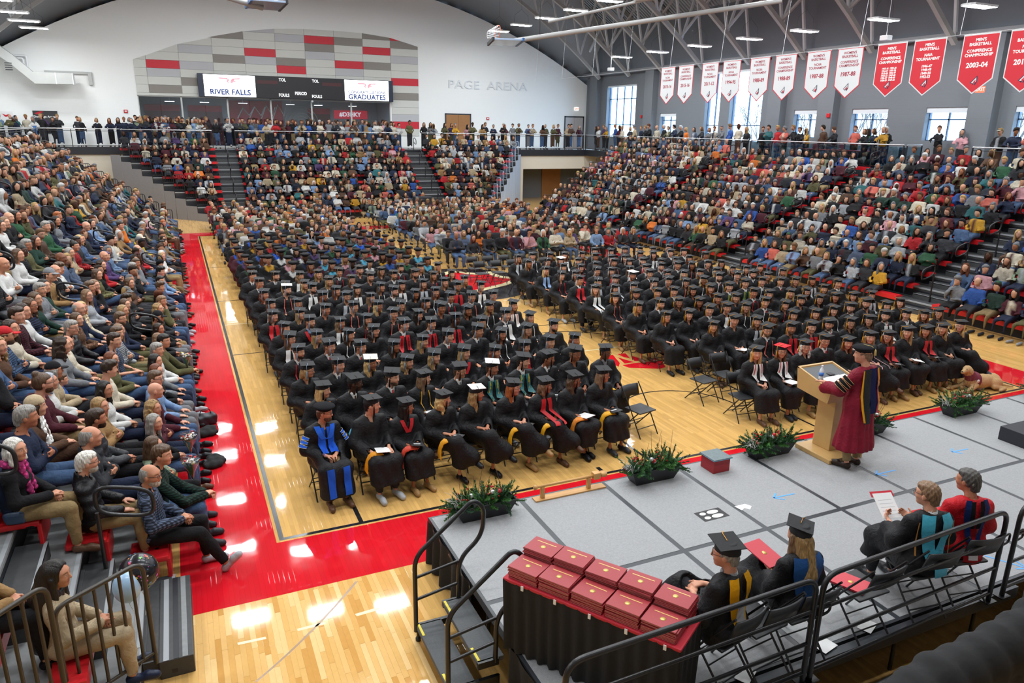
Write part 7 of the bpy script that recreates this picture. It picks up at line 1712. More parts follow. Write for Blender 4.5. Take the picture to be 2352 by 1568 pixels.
# chairs that show: front rows, block edges, empty ones
for B, r_, c, x, y, hb in grads:
    if r_ == 0 or c == 0 or (B == 'L' and c >= 8) or (r_ == 1 and B == 'R') or (B == 'R' and c == 1 and r_ < 9): chair(x, y - .0, 0, math.pi, 'black folding chair under graduate of %s seat, %s row, %s block' % (seatn[c], seatn[r_], ('left', 'right')[B == 'R']), 'floor folding chairs')
for x, y, rz, lab in ((6.28, 1.15, math.pi + .2, 'empty black folding chair with a blue leaflet, end of front row beside the planter'), (8.35, 2.0, math.pi + .15, 'empty black folding chair behind the first lectern-side graduate'), (8.98, 2.1, math.pi, 'empty black folding chair in front of brown-booted graduate'), (8.45, .98, math.pi - .1, 'empty black folding chair at the aisle end of right front row')): chair(x, y, 0, rz, lab, 'floor folding chairs')
for i in range(9):
    chair(8.3 + .62*(i % 5) + .1*(i//5), 13.6 + .95*(i//5), 0, math.pi, 'empty grey folding chair near centre court, %s of %s row' % (seatn[i % 5], ('front', 'rear')[i//5]), 'empty chairs at centre court')
# ---------------------------------------------------------------- professor in blue-trimmed robe, front row
def slab_on(V, name, x0, x1, z0, z1, n=6, off=.012, side='front', axis_=1):
    """A patch of velvet laid on the front (or back) of a robe."""
    v = []
    for i in range(n+1):
        for j in range(5):
            x = x0 + (x1-x0)*j/4; z = z0 + (z1-z0)*i/n; m_ = (np.abs(V[:, 0]-x) < .03) & (np.abs(V[:, 2]-z) < .03)
            y = (V[m_, 1].max() if side == 'front' else V[m_, 1].min()) if m_.any() else 0
            v.append((x, y + (off if side == 'front' else -off), z))
    f = [(5*i+j, 5*i+j+1, 5*i+6+j, 5*i+5+j) for i in range(n) for j in range(4)]
    return MB().add(v, f if side != 'front' else [q[::-1] for q in f], True)
def sleeve_bars(o, J, cols, n=3, edge=None, m='velvet', r0=.088):
    """Velvet chevron bars round the upper sleeves."""
    for i in (0, 1):
        sh, el = Vector(J['sh'][i]), Vector(J['elb'][i]); d = (el-sh).normalized(); out = Vector(((-1, 1)[i], 0, .35)).normalized(); out = (out - d*out.dot(d)).normalized(); sd = d.cross(out)
        for k in range(n):
            c = sh.lerp(el, .42 + .22*k); v = []
            for a in range(9):
                an = -1.25 + 2.5*a/8; rr = r0 + .006*k; p = c + (out*math.cos(an) + sd*math.sin(an))*rr; w_ = .026*(1 - .35*abs(an)/1.25); v += [p - d*w_, p + d*w_ + out*.004]
            b_ = MB().add(v, [(2*a, 2*a+1, 2*a+3, 2*a+2) for a in range(8)], True).build('sleeve_bar', CL[m], o); paint(b_, cols)
            if edge:
                e = MB().tube([v[2*a] for a in range(9)], .003, 4).tube([v[2*a+1] for a in range(9)], .003, 4).build('bar_piping', CL['satin'], o); paint(e, edge)
hb, hy = math.pi + .15, .85
o, J = graduate(.76, 1.05, 0, hb, 'lap', hy, False, 1, 'short', 'brown', None, None, None, None, None, None, True, 'brown', 2, 'man in black robe with bright blue velvet panels and black tam, front left corner seat', 'seated graduates', 1.03, 'brown', 'khaki', cap='tam', length=.16)
V = gownV('lap', 2, .16)[0]
for x0, x1 in ((-.115, -.015), (.015, .115)): p_ = slab_on(V, 'p', x0, x1, .70, 1.02, 8).build('velvet_panel', CL['velvet'], o); paint(p_, '1f56c8')
band_ = strip_mesh(V, [(.11, 1.045), (.10, 1.0), (.085, .95), (.06, .90), (.03, .86)], .075, .02).build('hood', CL['velvet'], o); paint(band_, '2a66dd')
for x0, x1 in ((-.16, -.06), (.06, .16)): p_ = slab_on(V, 'p', x0, x1, .20, .60, 9, .014).build('velvet_panel', CL['velvet'], o); paint(p_, '1f56c8')
sleeve_bars(o, J_('lap', .1), '2a66dd', edge='c9c2a0')
chair(.76, 1.05, 0, math.pi + .1, 'black folding chair under the man in blue-trimmed robe', 'floor folding chairs')

# ---------------------------------------------------------------- speaker at the lectern: maroon robe, velvet tam, lined hood
J = pose('standpodium', .62, .05); J0 = pose('standpodium', 0, 0)
Vb, Fb, cb = make_body(J, 1); spk = link('person', np_mesh('person', Vb, Fb, SKIN, True, {'face': cb}), None, (7.56, -2.22, SZ), .12); paint(spk, SKINS[0]); tag(spk, 'speaker in maroon robe and black tam standing at the oak lectern', 'person'); spk.scale = (1.04,)*3
Vg, Fg = make_gown(J0, 2, g=.035, length=.30); g = link('robe', np_mesh('robe', Vg, Fg, CL['gown']), spk); paint(g, '7d1128')
HM = headM(J)
for nm, kind_, col in (('hair', 'short', 'lightbrown'),): c = link('hair', nm_mesh(('hair', 'short', 1, True), lambda: make_hair('short', 1, True), 'hair', HAIR), spk); c.matrix_local = HM; paint(c, HC[col])
tm = link('tam', nm_mesh(('tam', 1), lambda: make_hat('tam', 1), 'tam', CL['velvet']), spk); tm.matrix_local = HM; paint(tm, '121216')
ts = MB().tube([(0, 0, .14), (-.05, -.09, .135), (-.07, -.14, .10)], .004, 5).lathe([(.006, .10), (.014, .085), (.018, .02), (.001, .018)], 10, Matrix.Translation((-.07, -.14, 0))).build('gold_tassel', mat('gold_thread', (.55, .40, .12), .5), tm)
def hood_back(w_, z0, z1, dx0, dx1): return None
def back_band(o, V, pts, width, col, name, off=.015, m='satin'):
    """A band hanging down the back: pts (x, z)."""
    v = []
    for x, z in pts:
        for wx in (-width/2, 0, width/2):
            m_ = (np.abs(V[:, 0]-x-wx) < .035) & (np.abs(V[:, 2]-z) < .035); yy = V[m_, 1].min() if m_.any() else -.14; v.append((x+wx, yy-off, z))
    n = len(pts); b_ = MB().add(v, [(3*i+j, 3*i+3+j, 3*i+4+j, 3*i+j+1) for i in range(n-1) for j in (0, 1)], True).build(name, CL[m], o); paint(b_, col); return b_
back_band(spk, Vg, [(0, 1.46), (0, 1.36), (.0, 1.2), (.01, 1.0), (.01, .85)], .17, '141a44', 'navy_velvet_hood', .022, 'velvet')
back_band(spk, Vg, [(-.11, 1.45), (-.13, 1.3), (-.13, 1.1), (-.12, .9), (-.09, .72)], .11, '1b1c20', 'black_hood_side', .026)
back_band(spk, Vg, [(-.172, 1.44), (-.19, 1.3), (-.19, 1.1), (-.18, .92), (-.14, .74)], .022, 'd99a16', 'gold_piping', .028)
back_band(spk, Vg, [(.12, 1.44), (.14, 1.3), (.14, 1.15), (.13, 1.0), (.12, .86)], .06, 'd99a16', 'gold_lining', .024)
back_band(spk, Vg, [(.07, 1.44), (.085, 1.3), (.085, 1.15), (.08, 1.0), (.07, .86)], .04, 'a3163c', 'maroon_lining', .026)
sleeve_bars(spk, J0, '0f0f12', edge='c79a6a', r0=.098)
lg = make_trousers(J0, 1); t_ = link('trousers', np_mesh('trousers', *lg, CL['plain']), spk); paint(t_, CN['khaki'])
for s_ in (0, 1): sh = link('shoe', np_mesh('shoe', *make_shoes(J0, 2, False, s_), CL['satin']), spk); paint(sh, '2e2018')

# ---------------------------------------------------------------- four officials seated behind the railing, seen from the back
def back_hood(o, V, col, lining=None, tail=True, w_=.10):
    for sx in (-1, 1): back_band(o, V, [(sx*.085, 1.07), (sx*.10, 1.0), (sx*.095, .9), (sx*.075, .8), (sx*.05, .7), (sx*.02, .6)], w_, col, 'hood_band', .018)
    if lining: back_band(o, V, [(0, .86), (0, .78), (0, .70), (0, .62)], .10, lining, 'hood_lining', .022)
q2 = 2
hb0 = 0.0
# man with mortarboard, gold hood
o, J = graduate(3.06, -4.78, SZ, .25, 'crossleg', .5, False, 0, 'short', 'grey', 'd8962c', None, None, None, 'lightgrey', None, True, None, 2, 'man in black gown with mortarboard and gold hood seated behind the folders', 'stage officials', 1.0, 'charcoal', 'charcoal', length=.30, tilt=(.12, -.08))
V = gownV('crossleg', 2, .30)[0]; back_hood(o, V, 'e0a21a', 'c9c6c8', w_=.085)
# woman with blue hood
o, J = graduate(3.90, -4.75, SZ, -.05, 'crossleg', .1, True, 0, 'long', 'lightbrown', 'b07a3a', None, None, None, None, None, False, None, 2, 'woman with long light brown hair, mortarboard and blue hood on the stage', 'stage officials', .96, 'black', None, length=.30, tilt=(.22, .10))
V = gownV('crossleg', 2, .30)[0]; back_hood(o, V, '2b5590', '2b5590', w_=.13)
hf = link('hair_fall', nm_mesh(('longback2',), lambda: (lambda F: (F.ell((0, -.02, .0), (.088, .105, .09), k=0), F.cone((0, -.07, -.05), (0, -.13, -.34), .085, .09, k=.05), F.warp(lambda P: .004*np.sin(P[..., 0]*110 + 6*np.sin(P[..., 2]*9))), F.cone((0, .12, .02), (0, .12, -.5), .10, .10, k=.012, op='sub'), F.ell((0, .01, -.02), (.066, .09, .12), k=.008, op='sub'), F.box((0, 0, .22), (.3, .3, .17), op='sub'), F.mesh())[-1])(Field(axis(-.16, .16, .011), axis(-.26, .1, .011), axis(-.46, .1, .011))), 'hair_fall', HAIR), o); hf.matrix_local = headM(J); paint(hf, HC['darkblonde'])
# man with light blue hood reading
o, J = graduate(5.52, -4.78, SZ, -.25, 'read', .5, False, 0, 'short', 'lightbrown', None, None, None, None, 'white', None, True, None, 2, 'bare-headed man in black robe with light blue hood reading a paper on stage', 'stage officials', 1.03, 'black', 'charcoal', cap=None, length=.30)
V = gownV('read', 2, .30)[0]; back_hood(o, V, '4fb4cf', None, w_=.11); back_band(o, V, [(.05, .66), (.06, .56), (.08, .46)], .16, '4fb4cf', 'hood_tail', .03)
for sx in (-1, 1): back_band(o, V, [(sx*.175, 1.0), (sx*.18, .9), (sx*.18, .8), (sx*.175, .66)], .012, 'c08a4a', 'gold_piping', .012)
M5 = o.matrix_basis
# man in red robe
o2, J2 = graduate(6.17, -4.74, SZ, -.35, 'lap', .5, False, 3, 'balding', 'grey', None, None, None, None, None, None, False, None, 2, 'grey-haired man in bright red robe at the right end of the officials', 'stage officials', 1.03, 'black', 'navy', cap=None, length=.30, gownc='b81420')
V = gownV('lap', 2, .30)[0]; back_hood(o2, V, '182a5c', None, w_=.05)
for sx in (-1, 1): back_band(o2, V, [(sx*.045, 1.06), (sx*.05, .98), (sx*.045, .88), (sx*.03, .78)], .045, '15161a', 'black_velvet', .016, 'velvet')
back_band(o2, V, [(0, .62), (0, .54), (.01, .46), (.01, .40)], .20, 'c0141f', 'hood_tail', .035); back_band(o2, V, [(-.02, .60), (-.02, .54), (-.01, .48)], .09, 'd8d2d8', 'hood_lining', .042)
h_ = link('hair_cap', nm_mesh(('hair', 'short', 2, False), lambda: make_hair('short', 2), 'hair', HAIR), o2); h_.matrix_local = headM(J2) @ Matrix.Translation((0, -.004, -.004)); paint(h_, '4b4744')
for i, (x, lab) in enumerate(((3.06, 'black folding chair under the man with the gold hood'), (3.46, 'empty black folding chair between the gold-hooded man and the blue-hooded woman'), (3.90, 'black folding chair under the woman with the blue hood'), (4.72, 'empty black folding chair holding a red folder between the officials'), (5.52, 'black folding chair under the man with the light blue hood'), (6.13, 'black folding chair under the man in the red robe'))): chair(x, -4.78, SZ, (.2, .1, .0, .0, -.15, -.2)[i], lab, 'stage folding chairs')
# folder on the woman's lap, paper in the reader's hands, leaflets
def loose(name, m, x, y, z, rz, sx, sy, lab, cat, tx=0, ty=0, th=.004, sealed=False, group=None):
    o = MB().bevbox((-sx/2, -sy/2, 0), (sx/2, sy/2, th), min(.002, th/3)).build(name, m, None, (x, y, z)); o.rotation_euler = (tx, ty, rz); tag(o, lab, cat, group)
    if sealed: link('seal', seal, o, (0, 0, th-.0125))
    return o
loose('red_folder', mat('bright_red_folder', (.55, .03, .05), .4), 3.90, -4.36, SZ+.75, .2, .26, .33, 'bright red folder with gold seal on the lap of the blue-hooded woman', 'folder', .25, .1, .01, True)
rd = loose('program_sheet', M_paper, 5.60, -4.30, SZ+.86, -.25, .22, .28, 'white printed program in the hands of the light-blue-hooded man', 'paper', .65, 0, .003); MB().box((-.13, .10, -.004), (.13, .165, -.001)).build('red_backing', mat('bright_red_folder'), rd)
for i in range(5): MB().box((-.08, -.10+.04*i, .0032), (.08, -.096+.04*i, .0036)).build('print_line', mat('grey_print', (.45, .46, .5), .7), rd)
loose('red_folder', mat('bright_red_folder'), 4.66, -4.74, SZ+.458, .4, .24, .30, 'red folder with gold seal left on the empty stage chair', 'folder', 0, 0, .02, True)
for i, (x, y, r_, lab) in enumerate(((2.72, -4.92, .3, 'white name card under the gold-hooded man'), (3.30, -4.90, .5, 'white name card under the first empty stage chair'), (4.25, -4.90, .2, 'white name card under the blue-hooded woman'), (4.85, -4.85, .4, 'white name card under the second empty stage chair'))):
    loose('name_card', M_paper, x, y, SZ+.002, r_, .20, .13, lab, 'card')
for (B, r_, c, x, y, hb) in grads:
    if (r_ == 0 and c in (1, 2, 3, 5, 6, 7, 8)) or (B == 'R' and r_ == 0 and c in (5, 7, 8)) or (r_ in (1, 2) and R.random() < .3):
        f_ = Vector((-math.sin(hb), math.cos(hb))); white = (c+r_) % 3 == 1
        pr_ = loose('program_booklet', M_paper if white else mat('black_booklet', (.02, .02, .022), .35), x + f_.x*.36, y + f_.y*.36, .705, hb + R.uniform(-.5, .5), .2, .27, '%s program booklet on lap, graduate of %s seat, %s row, %s block' % (('black', 'white')[white], seatn[c], seatn[r_], ('left', 'right')[B == 'R']), 'booklet', R.uniform(.0, .25), R.uniform(-.15, .15), .006, group='program booklets')
        if not white: MB().box((-.05, -.02, .006), (.05, .02, .0068)).build('emblem', M_paper, pr_)
# gold and coloured hoods carried over the forearm by front-row graduates
def drape_mesh(seed):
    path = [(.02, .40, .675), (.09, .39, .690), (.16, .375, .690), (.215, .36, .655), (.245, .35, .58), (.26, .35, .49), (.265, .36, .42)]; v = []
    for i, p in enumerate(path):
        p = Vector(p); w_ = .05 + .012*math.sin(i*1.3); d = Vector((0, 1, -.12 if i < 3 else -.35)).normalized()
        for t, off in ((-1, 0), (0, .012), (1, 0)): v.append(p + d*w_*t + Vector((off*.6, 0, off + .006*math.sin(i*2 + t))))
    n = len(path); vv = v + [p - Vector((.008, 0, .009)) for p in v]; k = 3*n; f = []
    for i in range(n-1):
        for j in (0, 1): q = (3*i+j, 3*i+3+j, 3*i+4+j, 3*i+1+j); f += [q, tuple(k + x for x in q[::-1])]
        for j in (0, 2): f.append((3*i+j, 3*i+3+j, k+3*i+3+j, k+3*i+j))
    return np.array([tuple(p) for p in vv], np.float32), np.array(f, np.int32)
M_goldc = CL['satin']
for (B, r_, c, x, y, hb) in grads:
    if B == 'L' and (r_ == 0 and c in (1, 2, 3, 5, 6, 7, 8) or r_ == 1 and c in (0, 1, 2, 9)):
        d_ = link('carried_hood', nm_mesh(('drape',), lambda: drape_mesh(0), 'carried_hood', CL['satin']), None, (x, y, 0), hb); paint(d_, {1: 'dd8f14', 2: 'c4402a', 3: 'dd9a1c', 5: 'e0a21a', 6: 'e0a21a', 7: 'd9822a', 8: 'e0a21a', 0: '5db6d6', 9: 'e0a21a'}[c] if not (r_ == 1 and c == 1) else '5db6d6'); tag(d_, 'folded academic hood on lap, graduate of %s seat, %s row, left block' % (seatn[c], seatn[r_]), 'hood', 'carried hoods')

# ---------------------------------------------------------------- dog lying at the right front row
F = Field(axis(-.75, .75, .013), axis(-.4, .5, .013), axis(0, .62, .013))
def cn(a, b_, ra, rb, k=.03, **kw): F.cone(a, b_, ra, rb, k, **kw)
F.ell((-.02, .0, .17), (.26, .14, .15), k=.05); F.ell((-.22, .01, .20), (.16, .13, .16), k=.06); F.ell((.27, .02, .16), (.18, .15, .15), k=.06)     # chest, trunk, haunch
cn((-.28, .0, .26), (-.40, -.01, .40), .10, .085, .06)                                            # neck
F.ell((-.45, -.02, .46), (.085, .08, .078), k=.03); cn((-.50, -.03, .445), (-.585, -.05, .42), .05, .038, .03); F.ell((-.60, -.055, .43), (.018, .026, .018), k=.01)
for s_ in (-1, 1): F.ell((-.42, -.02 + s_*.082, .44), (.035, .018, .062), k=.012, R=rotx(s_*.25))
for s_ in (-1, 1): F.ell((-.512, -.03 + s_*.038, .478), (.010, .010, .010), k=.004)
cn((-.26, -.11, .13), (-.42, -.13, .05), .055, .042, .04); cn((-.42, -.13, .05), (-.62, -.15, .035), .04, .032, .02); F.ell((-.65, -.152, .033), (.05, .036, .028), k=.02)
cn((-.27, .10, .13), (-.40, .14, .055), .055, .042, .04); cn((-.40, .14, .055), (-.66, .12, .035), .04, .032, .02); F.ell((-.69, .12, .033), (.05, .036, .028), k=.02)
F.ell((.27, -.11, .13), (.14, .07, .11), k=.04); cn((.18, -.15, .08), (.40, -.20, .04), .05, .035, .03); cn((.40, -.20, .04), (.25, -.24, .03), .033, .03, .02)
cn((.40, .05, .10), (.58, .0, .05), .04, .025, .04); cn((.58, .0, .05), (.70, -.12, .035), .027, .016, .02)
F.warp(lambda P: .0025*np.sin(P[..., 0]*130 + 40*P[..., 2]) + .002*np.sin(P[..., 2]*170 + P[..., 1]*90)); F.box((0, 0, -.2), (2, 2, .2), op='sub')
Vd, Fd = F.mesh(); dog = link('dog', np_mesh('dog', Vd, Fd, mat('golden_fur', (.52, .33, .155), .8, noise=(16, .18), bump=(90, .6))), None, (14.35, .30, 0), -.15); tag(dog, 'yellow labrador dog lying on the floor with a maroon vest', 'dog'); dog.scale = (1.05,)*3
MB().lathe([(.001, -.014), (.014, -.008), (.018, 0), (.014, .008), (.001, .014)], 8, Matrix.Translation((-.612, -.057, .436))).build('nose', M_fascia, dog)
for s_ in (-1, 1): MB().lathe([(.001, -.009), (.008, -.005), (.010, 0), (.008, .005), (.001, .009)], 8, Matrix.Translation((-.520, -.03 + s_*.040, .480))).build('eye', M_fascia, dog)
F = Field(axis(-.5, .2, .016), axis(-.3, .3, .016), axis(.02, .5, .016)); F.ell((-.2, .01, .21), (.13, .155, .17), k=0); F.cone((-.3, 0, .28), (-.35, 0, .34), .115, .105, k=.03); F.box((.08, 0, .2), (.17, .4, .4), op='sub', k=.01)
Vv, Fv = F.mesh(); vest = link('vest', np_mesh('vest', Vv, Fv, mat('maroon_vest', (.16, .02, .045), .7)), dog); MB().lathe([(.001, 0), (.035, 0), (.035, .004), (.001, .005)], 14, Matrix.Translation((-.27, -.155, .24)) @ Matrix.Rotation(math.pi/2, 4, 'X')).build('patch', M_paper, vest)

# ---------------------------------------------------------------- bouquets, balloons, bags
M_wrap = glassmat('cellophane', (.9, .9, .92), .5)
for i, (p, Jp, tc) in enumerate(flowers_at):
    M_ = p.matrix_basis; q = M_ @ Vector((-.05, .42, .78)); o = empty('bouquet', q); tag(o, ('wrapped red and white bouquet held by the woman in the sage sweater', 'wrapped white bouquet held by the grey-haired woman in black', 'wrapped red and white bouquet held by the man in the olive top')[i], 'bouquet', 'held bouquets'); rr = random.Random(i)
    for k in range(26):
        a = Vector((rr.gauss(0, .04), rr.gauss(0, .04), .13 + rr.uniform(-.03, .03))); MB().tube([(0, 0, -.14), a], .003, 4).build('stem', M_plant[1], o); m = MB()
        m.lathe([(.002, -.014), (.014, -.008), (.019, .003), (.014, .009), (.004, .012), (.002, .006)], 8, Matrix.Translation(a)); m.build('flower', (M_paper, M_berry, mat('yellow_petal', (.75, .6, .2), .6), M_paper)[k % 4], o)
    MB().lathe([(.012, -.15), (.03, -.05), (.10, .08), (.125, .16)], 12).build('wrapper', M_wrap, o)
def balloon(name, m, c, rx, rz_, lab):
    o = empty(name, c); tag(o, lab, 'balloon'); F = Field(axis(-.3, .3, .016), axis(-.3, .3, .016), axis(-.34, .3, .016)); F.ell((0, 0, 0), (rx[0], rx[1], rz_), k=0); F.cone((0, 0, -rz_+.01), (0, 0, -rz_-.03), .02, .008, k=.03); V_, F_ = F.mesh(); b_ = link('envelope', np_mesh('envelope', V_, F_, m), o); MB().tube([(0, 0, -rz_-.03), (.03, .02, -rz_-.15), (.0, .03, -rz_-.32)], .003, 4).build('ribbon', M_paper, o); return o
balloon('balloon', mat('pale_blue_latex', (.36, .55, .78), .25), (-1.60, -2.18, 1.10), (.12, .12), .155, 'pale blue latex balloon beside the bronze guard')
fb = balloon('foil_balloon', mat('black_foil', (.02, .02, .025), .2, metal=.3), (-1.50, -2.05, 1.15), (.175, .175), .175, 'black foil balloon printed with bright stars beside the bronze guard')
rr = random.Random(5); starc = [mat('star_%d' % i, c, .4) for i, c in enumerate(((.8, .6, .05), (.1, .35, .8), (.7, .05, .1), (.2, .6, .1), (.8, .25, .05), (.7, .7, .7), (.6, .1, .5)))]
for k in range(90):
    u, th = rr.uniform(-.95, .95), rr.uniform(0, 6.283); n = Vector((math.sqrt(1-u*u)*math.cos(th), math.sqrt(1-u*u)*math.sin(th), u)); p = n*.178; t1 = n.orthogonal().normalized(); t2 = n.cross(t1); s_ = rr.uniform(.006, .019); a0 = rr.random()*6.28
    MB().add([p + (t1*math.cos(a0 + a*math.pi/5) + t2*math.sin(a0 + a*math.pi/5))*(s_ if a % 2 == 0 else s_*.45) for a in range(10)], [tuple(range(10))]).build('printed_star', starc[k % 7], fb)
def bag(name, x, y, z, rz, s_, m, lab):
    F = Field(axis(-.3, .3, .018), axis(-.2, .2, .018), axis(0, .4, .018)); F.box((0, 0, .12*s_[2]), (.18*s_[0], .11*s_[1], .12*s_[2]), rad=.05, k=0); F.warp(lambda P: .006*np.sin(P[..., 0]*40 + P[..., 2]*30)); V_, F_ = F.mesh(); o = link(name, np_mesh(name, V_, F_, m), None, (x, y, z), rz); tag(o, lab, 'bag'); MB().tube(roundpath([(-.1, 0, .2*s_[2]), (-.08, 0, .36*s_[2]), (.08, 0, .36*s_[2]), (.1, 0, .2*s_[2])], .06), .008, 6).build('strap', M_blackm, o); return o
bag('handbag', -2.66, -.52, 1.16, 1.4, (1, 1, .6), mat('navy_leather', (.03, .06, .12), .4), 'navy leather handbag on the red aisle seat')
bag('backpack', -.75, 4.4, 0, .3, (1, 1, .8), M_fascia, 'black bag on the red border at the feet of the front row')
F = Field(axis(-.3, .3, .02), axis(-.3, .3, .02), axis(0, .2, .02)); F.ell((0, 0, .05), (.2, .15, .07), k=0); F.ell((.08, .06, .09), (.12, .1, .05), k=.03); F.warp(lambda P: .012*np.sin(P[..., 0]*40)*np.sin(P[..., 1]*35)); Vq, Fq = F.mesh()
for i, (x, y, lab) in enumerate(((-.78, 3.9, 'crumpled black coat on the red border in front of the white-shirted man'), (-.70, 2.6, 'dark coat trailing onto the red border below the maroon sweater'))): o = link('coat', np_mesh('coat', Vq, Fq, M_skirt), None, (x, y, 0), i); tag(o, lab, 'coat')
# ================================================================ THE REST OF THE CROWD (past the three hundred largest): one object
CV, CF, CT = [], [], []; ncv = 0
def crop_body(V, F, J, far):
    c = J['Hc']; keep = (np.linalg.norm(V - c, axis=1) < .185)
    for h in J['hand']: keep |= np.linalg.norm(V - h['w'] - h['d']/np.linalg.norm(h['d'])*.05, axis=1) < .10
    fk = keep[F].all(1); F = F[fk]; ids = np.unique(F); mp_ = np.full(len(V), -1); mp_[ids] = np.arange(len(ids)); return V[ids], mp_[F]
def ctpl(kind, yaw, q, fem=False, gown=False):
    def f():
        J = pose(kind, yaw, .06); J0 = pose(kind, 0, .06); V, F, _ = make_body(J, q); out = {'skin': crop_body(V, F, J, q < 0)}
        if gown: out['gown'] = make_gown(J0, q, length=.24)
        else: out['top'] = make_top(J0, q, fem, wr=.006); out['bottom'] = make_trousers(J0, q)
        if not gown: out['shoes'] = make_shoes(J0, q)
        out['J'] = J; return out
    return tp(('ct', kind, yaw, q, fem, gown), f)
def put(V, F, M, tint):
    global ncv
    W_ = V @ M[:3, :3].T + M[:3, 3]; CV.append(W_.astype(np.float32)); CF.append(F + ncv); ncv += len(V); CT.append(tint if tint.ndim == 2 else np.broadcast_to(tint, (len(V), 4)))
def rgba(c, r=1.0): c = hexc(CN.get(c, HC.get(c, c))); return np.array([min(1, v*r*.62) for v in c] + [1.0], np.float32)
rc = random.Random(3)
TOPS = ['black']*14 + ['charcoal']*8 + ['grey']*4 + ['lightgrey']*3 + ['navy']*8 + ['white']*4 + ['cream']*5 + ['beige']*3 + ['brown']*3 + ['olive']*3 + ['green', 'dark green', 'dark green', 'teal', 'sage', 'blue', 'blue', 'light blue', 'light blue', 'slate blue', 'denim blue', 'denim blue', 'purple', 'maroon', 'maroon', 'maroon', 'maroon', 'red', 'red', 'red', 'coral', 'pink', 'pink', 'orange', 'mustard', 'tan', 'tan']
BOT = ['black']*4 + ['navy']*3 + ['denim blue']*5 + ['charcoal']*3 + ['khaki', 'grey', 'brown', 'olive']
def cperson(x, y, z, heading, kind, yaw, q, lookup=None, gown=None, hoodc=None):
    fem = rc.random() < .5; yq = min((-.7, 0, .7), key=lambda v: abs(v-yaw)); T = ctpl(kind, yq, q, fem, gown is not None); s_ = rc.uniform(.97, 1.03) if fem else rc.uniform(1.02, 1.10)
    c, sn_ = math.cos(heading), math.sin(heading); M = np.array([[c*s_, -sn_*s_, 0, x], [sn_*s_, c*s_, 0, y], [0, 0, s_, z], [0, 0, 0, 1.0]])
    sk = rgba(SKINS[rc.choice((0, 1, 2, 3, 4, 5, 9, 0, 1, 2, 5, 6, 8))]); J = T['J']
    V, F = T['skin']; sk[:3] *= 1.25; P = (V - J['Hc']) @ J['HR']; t = np.tile(sk, (len(V), 1)); e = (P[:, 1] > .06) & (np.abs(P[:, 2]-.012) < .022) & (np.abs(np.abs(P[:, 0])-.031) < .022); t[e, :3] *= .5 if q == 0 else .8; t[(P[:, 1] > .07) & (np.abs(P[:, 2]+.055) < .012), :3] *= (.85, .65, .65); put(V, F, M, t)
    if gown is not None:
        V, F = T['gown']; t = np.tile(rgba(gown), (len(V), 1)); n = np.array(J['neck'])
        if hoodc: d = np.linalg.norm((V - n - (0, .05, -.05))/(1, 1, 1.2), axis=1); t[d < .115] = rgba(hoodc)
        put(V, F, M, t)
    else:
        tcv = rgba(rc.choice(TOPS), rc.uniform(.8, 1.2)); V, F = T['top']; t = np.tile(tcv, (len(V), 1)); st = rc.random(); n = np.array(J['neck'])
        if st < .12: t[np.sin(V[:, 2]*rc.choice((42, 60))) > .1, :3] *= .4
        elif st < .28:
            m_ = (np.abs(V[:, 0]) < .05) & (V[:, 1] > .0); t[m_] = rgba(rc.choice(('white', 'lightgrey', 'maroon', 'navy', 'cream', 'black')))
        put(V, F, M, t)
        V, F = T['bottom']; put(V, F, M, rgba(rc.choice(BOT), rc.uniform(.8, 1.2)))
        if 'shoes' in T and (z < .1 or kind.startswith('stand')): V, F = T['shoes']; put(V, F, M, rgba(rc.choice(('black', 'charcoal', 'brown', 'lightgrey'))))
    HMn = np.eye(4); HMn[:3, :3] = J['HR']; HMn[:3, 3] = J['Hc']; MH_ = M @ HMn
    hair = rc.choice(('long', 'long', 'wavy', 'bob', 'bob', 'curly', 'bun') if fem else ('short', 'short', 'short', 'balding', 'short', 'short', 'curlytop', 'short', 'bald')); old = rc.random() < .25
    hc = rc.choice(('grey', 'white', 'grey')) if old else rc.choice(('black', 'darkbrown', 'brown', 'brown', 'lightbrown', 'blonde', 'darkblonde', 'auburn', 'darkbrown')); hat = rc.random()
    if gown is not None:
        V, F = tp(('hatn', 'tam', q), lambda: make_hat('tam', q)); put(V, F, MH_, rgba('black'))
        if hair not in ('bald',): V, F = tp(('hairn', hair, q, True), lambda: make_hair(hair, q, True)); put(V, F, MH_, rgba(hc))
        return
    if hair != 'bald': V, F = tp(('hairn', hair, q, False), lambda: make_hair(hair, q)); put(V, F, MH_, rgba(hc))
    if hat < .10: V, F = tp(('hatn', 'ballcap', q), lambda: make_hat('ballcap', q)); put(V, F, MH_, rgba(rc.choice(('black', 'navy', 'grey', 'cream', 'maroon'))))
    elif hat < .13: V, F = tp(('hatn', 'beanie', q), lambda: make_hat('beanie', q)); put(V, F, MH_, rgba(rc.choice(('black', 'grey', 'maroon', 'green', 'cream'))))
SK = ('lap', 'lap', 'lap', 'folded', 'forward', 'chin', 'knees')
ncrowd = 0
# left stand: seats not yet taken by the individual spectators
for k in range(LR):
    y0, y1 = -.45, ext_l(k)[1] - .2; y = y0 + rc.random()*.3
    while y < y1:
        inais = any(a - .12 < y < c + .12 for a, c in AL); free = all(abs(y - v) > .47 for v in occ[k])
        if not inais and free and rc.random() < .95 and y > 7.8:
            hb, hy = aim(LX - LRUN*k, y, -math.pi/2, .25, .7, .3, rc); cperson(LX - LRUN*k - .15, y, .355*k, hb, rc.choice(SK), hy, 0 if y < 13 else -1); ncrowd += 1; occ[k].append(y)
        y += rc.uniform(.50, .58)
